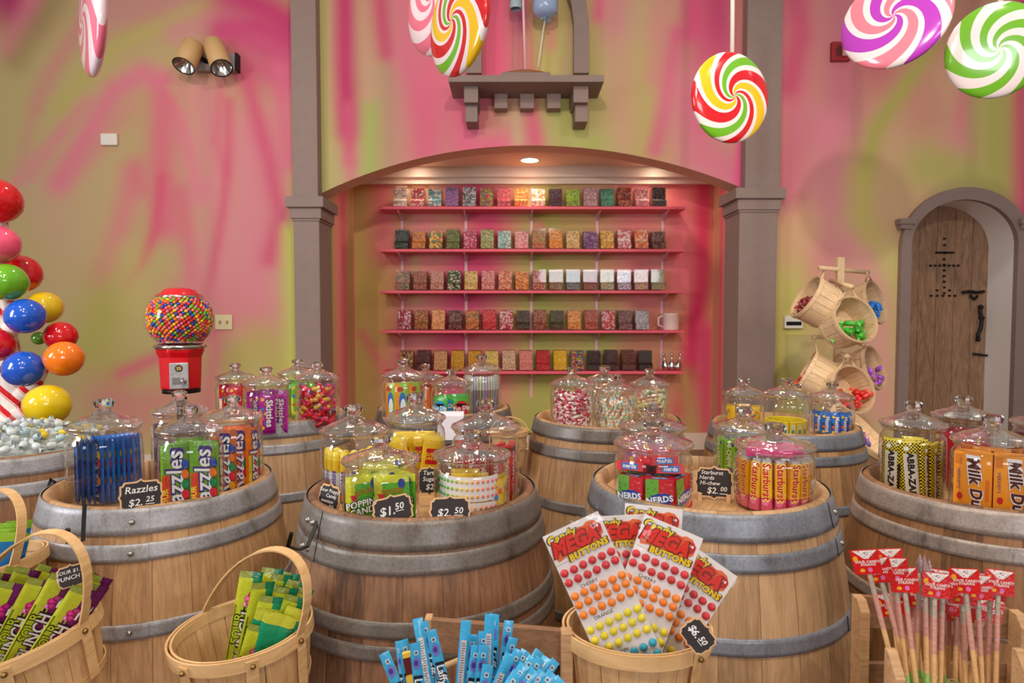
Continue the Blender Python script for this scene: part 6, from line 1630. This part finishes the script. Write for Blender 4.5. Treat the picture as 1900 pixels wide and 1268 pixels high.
S2 = [(466, 1070, 402, 1240, 1.27, 1.22, -0.1), (488, 1090, 430, 1240, 1.25, 1.20, 0.4), (505, 1064, 450, 1220, 1.33, 1.26, 0.1), (522, 1076, 466, 1220, 1.33, 1.27, 0.3), (536, 1072, 480, 1220, 1.35, 1.28, 0.1), (550, 1088, 500, 1230, 1.33, 1.27, 0.2), (560, 1100, 510, 1230, 1.30, 1.25, 0.2), (514, 1096, 462, 1230, 1.28, 1.23, 0.1), (532, 1100, 482, 1230, 1.27, 1.23, 0.3), (548, 1116, 500, 1240, 1.25, 1.21, 0.1), (502, 1116, 452, 1240, 1.22, 1.19, 0.1), (481, 1170, 424, 1290, 1.165, 1.155, 0.0)]
standb(sp2, [(a[0], a[1], max(a[4], 1.205), a[6]) for a in S2], c2, (-0.045, -0.01), 0.60, 0.5, 'green watermelon straw packet', 'the green packet basket', 'green packets in the basket')
def teal(name):
    m = M(); w, h, t = 0.044, 0.26, 0.014
    m.bag(w, h, t, lambda u, v: c(196, 200, 60) if v > 0.95 else c(10, 150, 104) if u < 0.8 else c(16, 120, 84), flat=5)
    return tag(m.build(name, WRAP), 'x', 'candy packet')
tl = teal('teal_packet_back'); tl.name = 'straw_packet_back'; tl['len'] = 0.255
standb(tl, [(512, 1142, 1.205, 0.1), (530, 1146, 1.21, 0.0), (552, 1134, 1.225, 0.1), (497, 1135, 1.215, 0.2)], c2, (-0.05, -0.01), 0.60, 0.5, 'plain teal backed packet', 'the green packet basket', 'teal packets in the basket')
bl_ = M(); bl_.bag(0.05, 0.22, 0.016, lambda u, v: c(150, 196, 60) if v > 0.92 or (u < 0.2 and v > 0.8) else c(20, 120, 200), flat=4)
bp_ = tag(bl_.build('sour_straw_packet', WRAP), 'x', 'candy packet'); bp_['len'] = 0.215
standb(bp_, [(8, 985, 1.37, 0.1), (24, 974, 1.40, 0.2), (36, 970, 1.43, 0.3), (-10, 1000, 1.36, 0), (18, 992, 1.36, 0.1), (-30, 985, 1.40, 0.1), (30, 994, 1.38, 0.1)], c4, (-0.03, 0), 0.67, 0.6, 'blue and lime packet', 'the far left basket', 'blue packets in the basket')
sign(133, 1069, 1.17, 58, 44, [('SOUR $1.50', 0.23, 0.0, 0.24), ('PUNCH', 0.27, -0.12, -0.06)], 'small chalk sign standing among the purple and lime packets', roll_=-0.12)

# ---- large button sheets
def mega(name, label, tc, bc, Yt, Yb, buttons=True, tw=0.0):
    w, h = 0.104, 0.30
    t = P(tc[0], tc[1], Yt); b_ = P(bc[0], bc[1], Yb)
    mw = orient(t, b_, (Vector((0, 0, H)) - t).normalized()); mw.translation = t - (t - b_).normalized() * h
    r = root(name, (0, 0, 0), label, 'candy sheet', 'large candy button sheets'); r.matrix_world = mw @ Matrix.Rotation(tw, 4, 'Z')
    m = M(); m.box(-w / 2, w / 2, -0.0008, 0.0008, 0, h, c(236, 228, 230)); m.rect(-w / 2, w / 2, h * 0.815, h * 0.818, c(190, 170, 175), 0.0010, FRONT)
    z = 0.0012; T = FRONT; Rr = c(214, 40, 30)
    zz = h * 0.90
    pts = [(-0.46, -0.05), (-0.30, 0.08), (-0.1, 0.05), (0.08, 0.13), (0.25, 0.22), (0.36, 0.20), (0.45, 0.10), (0.44, -0.05), (0.34, -0.12), (0.2, -0.16), (0.0, -0.15), (-0.25, -0.16), (-0.42, -0.2)]
    m.poly([(x * w, zz + y * w) for x, y in pts], z, c(236, 110, 60), T)
    m.ell(w * 0.10, zz + w * 0.02, w * 0.24, w * 0.17, c(230, 84, 40), z + 0.0002, T, 20); m.ell(w * 0.36, zz + w * 0.06, w * 0.085, w * 0.10, c(200, 30, 36), z + 0.0003, T, 18)
    m.ell(w * 0.34, zz + w * 0.09, w * 0.018, w * 0.024, (0.9, 0.9, 0.9), z + 0.0005, T, 10); m.ell(w * 0.39, zz + w * 0.09, w * 0.018, w * 0.024, (0.9, 0.9, 0.9), z + 0.0005, T, 10); m.ell(w * 0.36, zz + w * 0.02, w * 0.04, w * 0.022, (0.5, 0.03, 0.03), z + 0.0005, T, 12)
    m.ell(-w * 0.12, zz + w * 0.17, w * 0.2, w * 0.035, c(70, 130, 210), z, T, 16, rot=-0.1)
    m.text('Candy', 0.0190, -w * 0.22, zz + w * 0.17, 0.0, c(240, 204, 40), z + 0.0012, T, 0.04, 0.1, c(60, 70, 60), 0.05)
    m.text('MEGA', 0.034, -w * 0.06, zz + w * 0.0, 0.0, c(226, 40, 26), z + 0.0016, T, 0.06, 0.25, c(120, 20, 14), 0.04, sx=0.86)
    m.text('BUTTONS', 0.0150, w * 0.10, zz - w * 0.20, 0.04, c(242, 206, 30), z + 0.0020, T, 0.05, 0.1, c(110, 50, 14), 0.05)
    m.text('CHERRY', 0.0085, -w * 0.12, h * 0.655, 0, c(60, 50, 40), z, T); m.text('ORANGE', 0.0085, -w * 0.12, h * 0.46, 0, c(60, 50, 40), z, T); m.text('LEMON', 0.0085, -w * 0.12, h * 0.23, 0, c(60, 50, 40), z, T)
    m.build('printed_backing', CARD, r)
    m = M(); m.bag(w * 1.06, h * 1.04, 0.010, lambda u, v: (1, 1, 1), flat=6); m.build('clear_bag', FILM, r, loc=(0, 0, -0.004))
    if buttons:
        rows = [(0.765, 0), (0.705, 0), (0.62, 1), (0.565, 1), (0.505, 1), (0.41, 2), (0.35, 2), (0.285, 2), (0.20, 3), (0.14, 3)]
        for y, k in rows:
            for i in range(6):
                o = bpy.data.objects.new('candy_button', BTN[k].data); COL.objects.link(o); o.parent = r
                o.location = (w * (-0.42 + 0.168 * i), -0.0012, h * y + rnd.uniform(-0.001, 0.001))
    return r
BTN = []
for nm, cl in (('red', (206, 54, 60)), ('orange', (240, 130, 40)), ('yellow', (226, 206, 50)), ('blue', (50, 160, 190))):
    m = M(); m.lathe([(0.0072, 0.0), (0.0066, 0.0022), (0.0045, 0.0036), (0.0001, 0.0042)], 14, T=FRONT); o = m.build('candy_button', plain('button_' + nm, c(*cl), 0.35)); BTN.append(o)
mega('button_sheet', 'leftmost large sheet of red, orange and yellow candy buttons, leaning left', (1058, 973), (1182, 1244), 1.085, 1.07)
mega('button_sheet', 'large candy button sheet leaning right in front of the upright ones', (1250, 977), (1152, 1250), 1.11, 1.11)
mega('button_sheet', 'large candy button sheet mostly hidden between the two front sheets', (1146, 957), (1172, 1240), 1.15, 1.14)
mega('button_sheet', 'large candy button sheet standing highest at the back of the basket', (1213, 940), (1196, 1230), 1.175, 1.16)
mega('button_sheet', 'rightmost large candy button sheet, leaning far right behind the price sign', (1319, 1036), (1165, 1276), 1.135, 1.14)
for o in BTN: bpy.data.objects.remove(o)
sign(1295, 1180, 1.02, 66, 56, [('$', 0.40, -0.28, 0.02, 0.02), ('6.', 0.40, -0.10, 0.0, 0.02), ('50', 0.32, 0.17, 0.04, 0.02)], 'chalk sign priced 6.50 clipped aslant to the large button sheet basket', roll_=0.84)

# ---- centre crate with blue chew sticks
r = root('display_crate', (0, 0, 0), 'open pine crate holding blue chew sticks in the lower centre', 'crate')
A = P(792, 1150, 1.20); B = P(1047, 1172, 1.10)
def slab(a, b_, h, t, name, mat_, parent, bev=0.0015):
    """board from a to b (upper edge), height h, thickness t away from the viewer"""
    d = (b_ - a); n = Vector((-d.y, d.x, 0)).normalized() * t
    if n.y < 0: n = -n
    m = M(); v = []
    for q in (a, b_):
        v += [q, q + n, q + n - Vector((0, 0, h)), q - Vector((0, 0, h))]
    m.add([tuple(x) for x in v], [(0, 3, 2, 1), (4, 5, 6, 7), (0, 1, 5, 4), (1, 2, 6, 5), (2, 3, 7, 6), (3, 0, 4, 7)])
    return m.build(name, mat_, parent, bev)
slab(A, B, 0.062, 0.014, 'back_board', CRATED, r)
fa = Vector((A.x - 0.01, 0.90, A.z - 0.01)); fb = Vector((B.x - 0.01, 0.86, B.z - 0.01))
for a, b_ in ((A, fa), (B, fb)):
    slab(a - Vector((0, 0, 0.30)), b_ - Vector((0, 0, 0.30)), 0.06, 0.012, 'side_board', CRATEW, r)
for p, ww in ((B, 0.020), (A + Vector((0.0, 0.012, -0.002)), 0.014)):
    m = M(); m.box(p.x - ww * 0.3, p.x + ww * 0.7, p.y - 0.016, p.y + 0.010, 0, p.z + 0.004); m.build('corner_post', CRATEW, r, 0.002)
for p in (fa, fb):
    m = M(); m.box(p.x - 0.008, p.x + 0.008, p.y - 0.01, p.y + 0.01, 0, 0.62); m.build('corner_post', CRATEW, r, 0.002)
m = M(); m.box(A.x, B.x, 0.87, 1.19, 0.525, 0.535); m.build('crate_floor', CRATEW, r)
for zz in (0.70, 0.60): slab(Vector((fa.x, 0.862, zz)), Vector((fb.x, 0.862, zz)), 0.07, 0.010, 'front_board', CRATEW, r)
m = M(); m.tube([P(780, 1256, 1.12), P(862, 1222, 1.12)], 0.006, 8); m.build('dowel', CRATEW, r)
def chew(name, side=False):
    m = M(); w, h, t = 0.0165, 0.27, 0.007; Bl = c(64, 172, 222); Bd = c(40, 140, 200)
    m.bag(w, h, t, lambda u, v: Bl if v > 0.03 else Bd, nx=4, nz=16, flat=3, crimp=0)
    z = t / 2 + 0.0009; T = FRONT
    if side:
        m.rect(-w * 0.30, w * 0.22, h * 0.02, h * 0.89, c(216, 206, 206), z, T)
        rg = random.Random(3)
        for i in range(60): m.rect(-w * 0.24, w * (0.0 + 0.16 * rg.random()), h * (0.03 + 0.0142 * i), h * (0.036 + 0.0142 * i), c(110, 110, 120), z + 0.0002, T)
    else:
        m.ell(0, h * 0.885, w * 0.36, h * 0.035, c(120, 110, 190), z, T, 16); m.ell(-w * 0.05, h * 0.888, w * 0.2, h * 0.018, c(60, 60, 150), z + 0.0002, T, 14)
        m.rect(-w * 0.18, w * 0.22, h * 0.935, h * 0.962, c(214, 222, 226), z, T); m.rect(-w * 0.10, w * 0.14, h * 0.941, h * 0.956, c(60, 90, 120), z + 0.0002, T)
        m.text('Laffy Taffy', 0.0170, 0, h * 0.665, -PI / 2, (0.9, 0.9, 0.9), z + 0.0010, T, 0.015, 0.1, c(14, 20, 30), 0.07)
    return tag(m.build(name, WRAP), 'x', 'chew stick')
ck = chew('chew_stick'); ck['len'] = 0.268
ck2 = chew('chew_stick', True); ck2['len'] = 0.268
F1 = [(713, 1214, 748, 1300, 1.00, 1.0, 0), (748, 1190, 762, 1300, 1.02, 1.01, 0.3), (742, 1192, 756, 1300, 1.05, 1.03, -0.4), (770, 1196, 778, 1300, 1.0, 1.0, 0.1), (800, 1172, 832, 1300, 1.0, 1.0, 0), (786, 1156, 806, 1300, 1.07, 1.03, 0.3), (877, 1180, 868, 1300, 1.03, 1.02, 0), (884, 1200, 872, 1300, 0.99, 0.99, 0), (898, 1200, 886, 1300, 0.985, 0.985, 0.1), (905, 1236, 893, 1320, 0.95, 0.95, 0), (897, 1174, 896, 1300, 1.03, 1.02, 0), (918, 1142, 916, 1300, 1.05, 1.03, -0.5), (944, 1154, 928, 1300, 1.08, 1.05, 0.2), (952, 1186, 922, 1300, 1.04, 1.02, 0.4),
      (962, 1208, 925, 1300, 1.02, 1.0, 0.2), (975, 1210, 930, 1300, 1.05, 1.0, 0.1), (988, 1222, 935, 1310, 1.03, 0.99, 0), (1002, 1224, 950, 1310, 1.05, 1.01, 0.2), (1014, 1222, 960, 1320, 1.07, 1.02, -0.2), (1030, 1228, 968, 1320, 1.08, 1.03, 0.3), (972, 1236, 925, 1310, 0.97, 0.95, 0.1), (990, 1244, 940, 1310, 0.97, 0.95, 0), (1006, 1248, 952, 1320, 0.98, 0.96, 0.2), (1024, 1250, 962, 1330, 1.00, 0.97, 0.1), (1040, 1262, 980, 1330, 1.01, 0.98, 0), (960, 1250, 915, 1320, 0.94, 0.93, 0.1)]
stand(ck, F1, 'blue chew stick', 'the lower centre crate', 'blue chew sticks in the crate')
F2 = [(775, 1150, 800, 1300, 1.05, 1.02, 0.0), (865, 1154, 852, 1300, 1.02, 1.01, 0), (909, 1142, 903, 1300, 1.03, 1.02, 0.0), (946, 1216, 912, 1300, 0.98, 0.97, 0.1), (1000, 1210, 945, 1300, 1.1, 1.05, 0.2)]
stand(ck2, F2, 'blue chew stick turned sideways', 'the centre crate', 'chew sticks turned sideways')
o = hot('thin_candy_packet', 0.018, 0.25, 0.006, c(236, 190, 60)); o['len'] = 0.25
stand(o, [(757, 1210, 772, 1300, 1.0, 1.0, 0)], 'yellow and red slim packet among blue sticks', 'the lower centre crate', 'slim packets in the crate')

# ---- right crate with long candy straws
CY = 1.235
r = root('display_crate', (0, 0, 0), 'tall pine crate holding the long candy straws at the lower right', 'crate')
def xw(px, D): return P(px, 1150, D).x
xa = xw(1583, CY); xb = xw(1874, CY); zt_ = P(1583, 1102, CY).z
for xx, zz in ((xa, zt_), (xb, P(1870, 1130, CY).z)):
    m = M(); T = Matrix(((0, 0, 1, 0), (1, 0, 0, 0), (0, 1, 0, 0), (0, 0, 0, 1)))
    m.prism([(CY - 0.035, 0), (CY, 0), (CY, zz), (CY - 0.02, zz - 0.002), (CY - 0.035, zz - 0.022)], xx - 0.004, xx + 0.014, T=T)
    m.build('side_panel', CRATEW, r, 0.0015)
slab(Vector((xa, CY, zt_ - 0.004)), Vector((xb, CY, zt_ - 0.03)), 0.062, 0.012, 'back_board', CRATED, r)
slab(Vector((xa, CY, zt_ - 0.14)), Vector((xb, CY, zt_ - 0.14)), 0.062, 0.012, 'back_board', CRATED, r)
m = M(); m.box(xa, xb, CY - 0.22, CY, 0.49, 0.50); m.build('crate_floor', CRATEW, r)
r = root('display_crate', (0, 0, 0), 'lower chamfered pine crate in front with pale wood shreds in it', 'crate')
C2 = 1.06; x2a = xw(1640, C2); x2b = xw(1872, C2); z2 = P(1640, 1190, C2).z
for xx, s_ in ((x2a, -1), (x2b, 1)):
    m = M(); m.prism([(C2 - 0.055, 0), (C2 - 0.02, 0), (C2 - 0.02, z2), (C2 - 0.03, z2), (C2 - 0.055, z2 - 0.035)], xx - 0.010, xx + 0.006, T=Matrix(((0, 0, 1, 0), (1, 0, 0, 0), (0, 1, 0, 0), (0, 0, 0, 1))))
    m.build('corner_post', CRATEW, r, 0.0015)
slab(Vector((x2a, C2 - 0.05, z2 - 0.11)), Vector((x2b, C2 - 0.05, z2 - 0.11)), 0.05, 0.010, 'front_board', CRATEW, r)
m = M(); m.box(x2a, x2b, C2 - 0.13, C2 + 0.05, 0.48, 0.49); m.build('crate_floor', CRATEW, r)
m = M(); rg = random.Random(5)
for i in range(150):
    x = rg.uniform(x2a + 0.01, x2b - 0.01); y = rg.uniform(C2 - 0.11, C2 + 0.04); z = z2 - 0.125 + rg.uniform(-0.03, 0.04); a = rg.uniform(0, 6.28); q = rg.uniform(0.01, 0.03)
    m.tube([(x + q * math.cos(a + k * 0.9), y + q * math.sin(a + k * 0.9) * 0.7, z + 0.006 * k * rg.uniform(-1, 1)) for k in range(6)], 0.0009, 4, c(206, 180, 130))
tag(m.build('wood_shreds', CHALK), 'curly pale wood shreds packed round the long candy straws', 'wood shreds', kind='stuff')
S3 = [(1611, 1056, 1665, 0), (1633, 1071, 1692, 0), (1650, 1054, 1672, 0), (1660, 1072, 1684, 0), (1668, 1092, 1695, 1), (1678, 1090, 1700, 0), (1689, 1092, 1712, 1), (1706, 1064, 1701, 2), (1716, 1068, 1720, 2), (1724, 1074, 1724, 2), (1734, 1100, 1733, 0), (1749, 1095, 1745, 0), (1762, 1112, 1758, 1), (1776, 1112, 1772, 1), (1785, 1112, 1792, 0), (1791, 1092, 1812, 0), (1814, 1104, 1822, 0), (1837, 1103, 1833, 0), (1852, 1095, 1848, 0), (1742, 1100, 1752, 1), (1700, 1095, 1688, 1), (1770, 1120, 1784, 1), (1828, 1120, 1800, 1), (1640, 1112, 1704, 1), (1808, 1112, 1778, 1), (1755, 1104, 1740, 1)]
cols = [c(176, 162, 146), c(206, 150, 136), c(226, 178, 122), c(158, 200, 112)]
segs = [0.0, 0.16, 0.28, 0.62, 1.0]
def longs(name, seed):
    m = M(); Ls = 0.44; n = 22; rg = random.Random(seed); o = rg.uniform(-0.03, 0.03)
    def cf(i):
        t = 1 - (i + 0.5) / n
        return cols[0] if t < 0.09 + o else cols[1] if t < 0.21 + o else cols[2] if t < 0.35 + o else cols[3]
    m.tube([(0, 0, Ls * i / n) for i in range(n + 1)], 0.0041, 10, colf=cf)
    return m, Ls
def card(m, z, dx=0.0):
    w = 0.042
    for yy, s_ in ((-0.0052, -1), (-0.0046, 1)):
        pass
    m.box(-w / 2 + dx, w / 2 + dx, -0.0056, -0.0046, z - w * 0.98, z, c(206, 24, 26))
    T = FRONT; q = 0.0058
    m.poly([(dx - w * 0.42, z - w * 0.03), (dx + w * 0.46, z - w * 0.03), (dx + w * 0.12, z - w * 0.36), (dx - w * 0.05, z - w * 0.36)][::1], q, c(232, 220, 214), T)
    rg = random.Random(2)
    for i in range(14): m.ell(dx + rg.uniform(-0.22, 0.3) * w, z - w * rg.uniform(0.05, 0.3), 0.0009, 0.0009, [c(60, 110, 180), c(214, 40, 60), c(90, 160, 60)][i % 3], q + 0.0002, T, 8)
    m.ell(dx - w * 0.36, z - w * 0.36, 0.004, 0.005, c(240, 160, 40), q, T, 12); m.ell(dx - w * 0.2, z - w * 0.82, 0.004, 0.003, c(240, 170, 50), q, T, 12); m.ell(dx + w * 0.08, z - w * 0.80, 0.0035, 0.004, c(220, 110, 170), q, T, 12)
    m.text('SOUR CANDY\nSTRAWS', w * 0.135, dx + w * 0.05, z - w * 0.54, 0, c(236, 220, 214), q + 0.0004, T, 0.03)
def pointed(m, z):
    for k in range(6):
        a = 2 * PI * k / 6; b_ = a + PI / 3
        m.add([(0.0045 * math.cos(a), 0.0045 * math.sin(a), z - 0.02), (0.0075 * math.cos(b_), 0.003 * math.sin(b_), z + 0.004), (0.0, 0, z + 0.034), (-0.006 * math.cos(a), 0.002, z + 0.012)], [(0, 1, 2, 3)], c(176, 150, 152))
kinds = []
for kd in range(3):
    m, Ls = longs('candy_straw', kd)
    o = m.build('straw_tube', WRAP)
    rt_ = root('long_candy_straw', (0, 0, 0), 'x', 'candy straw'); o.parent = rt_
    q = M()
    if kd == 2: pointed(q, Ls); q.build('twisted_tip', WRAP, rt_)
    else: card(q, Ls + (0.034 if kd == 0 else 0.012), 0.0 if kd == 0 else 0.006); q.build('red_tag_card', WRAP, rt_)
    rt_['Ls'] = Ls; kinds.append(rt_)
used = [False] * 3
order = sorted(range(len(S3)), key=lambda i: S3[i][0]); rk = {i: n for n, i in enumerate(order)}
nm3 = ['long pastel straw with red square tag', 'long pastel straw with low red tag', 'long pastel straw with pointed tip']
for i, (tx, ty, bx, kd) in enumerate(S3):
    Yt = 1.07 + 0.03 * ((i * 7) % 5) / 5 + (0.05 if kd == 1 else 0); 
    t = P(tx, ty, Yt); b_ = P(bx, 1268, Yt - 0.02)
    mw = orient(t, b_, Vector((-0.35, -1, 0.15)).normalized()); mw.translation = t - (t - b_).normalized() * Ls
    dup(kinds[kd], '%s in the right crate, %s' % (nm3[kd], nth(rk[i], len(S3))), mw=mw @ Matrix.Rotation(R(((i * 37) % 25) - 12), 4, 'Z'), first=not used[kd], group='long candy straws'); used[kd] = True
for o in list(bpy.data.objects):
    for k in ('len', 'Ls'):
        if k in o: del o[k]
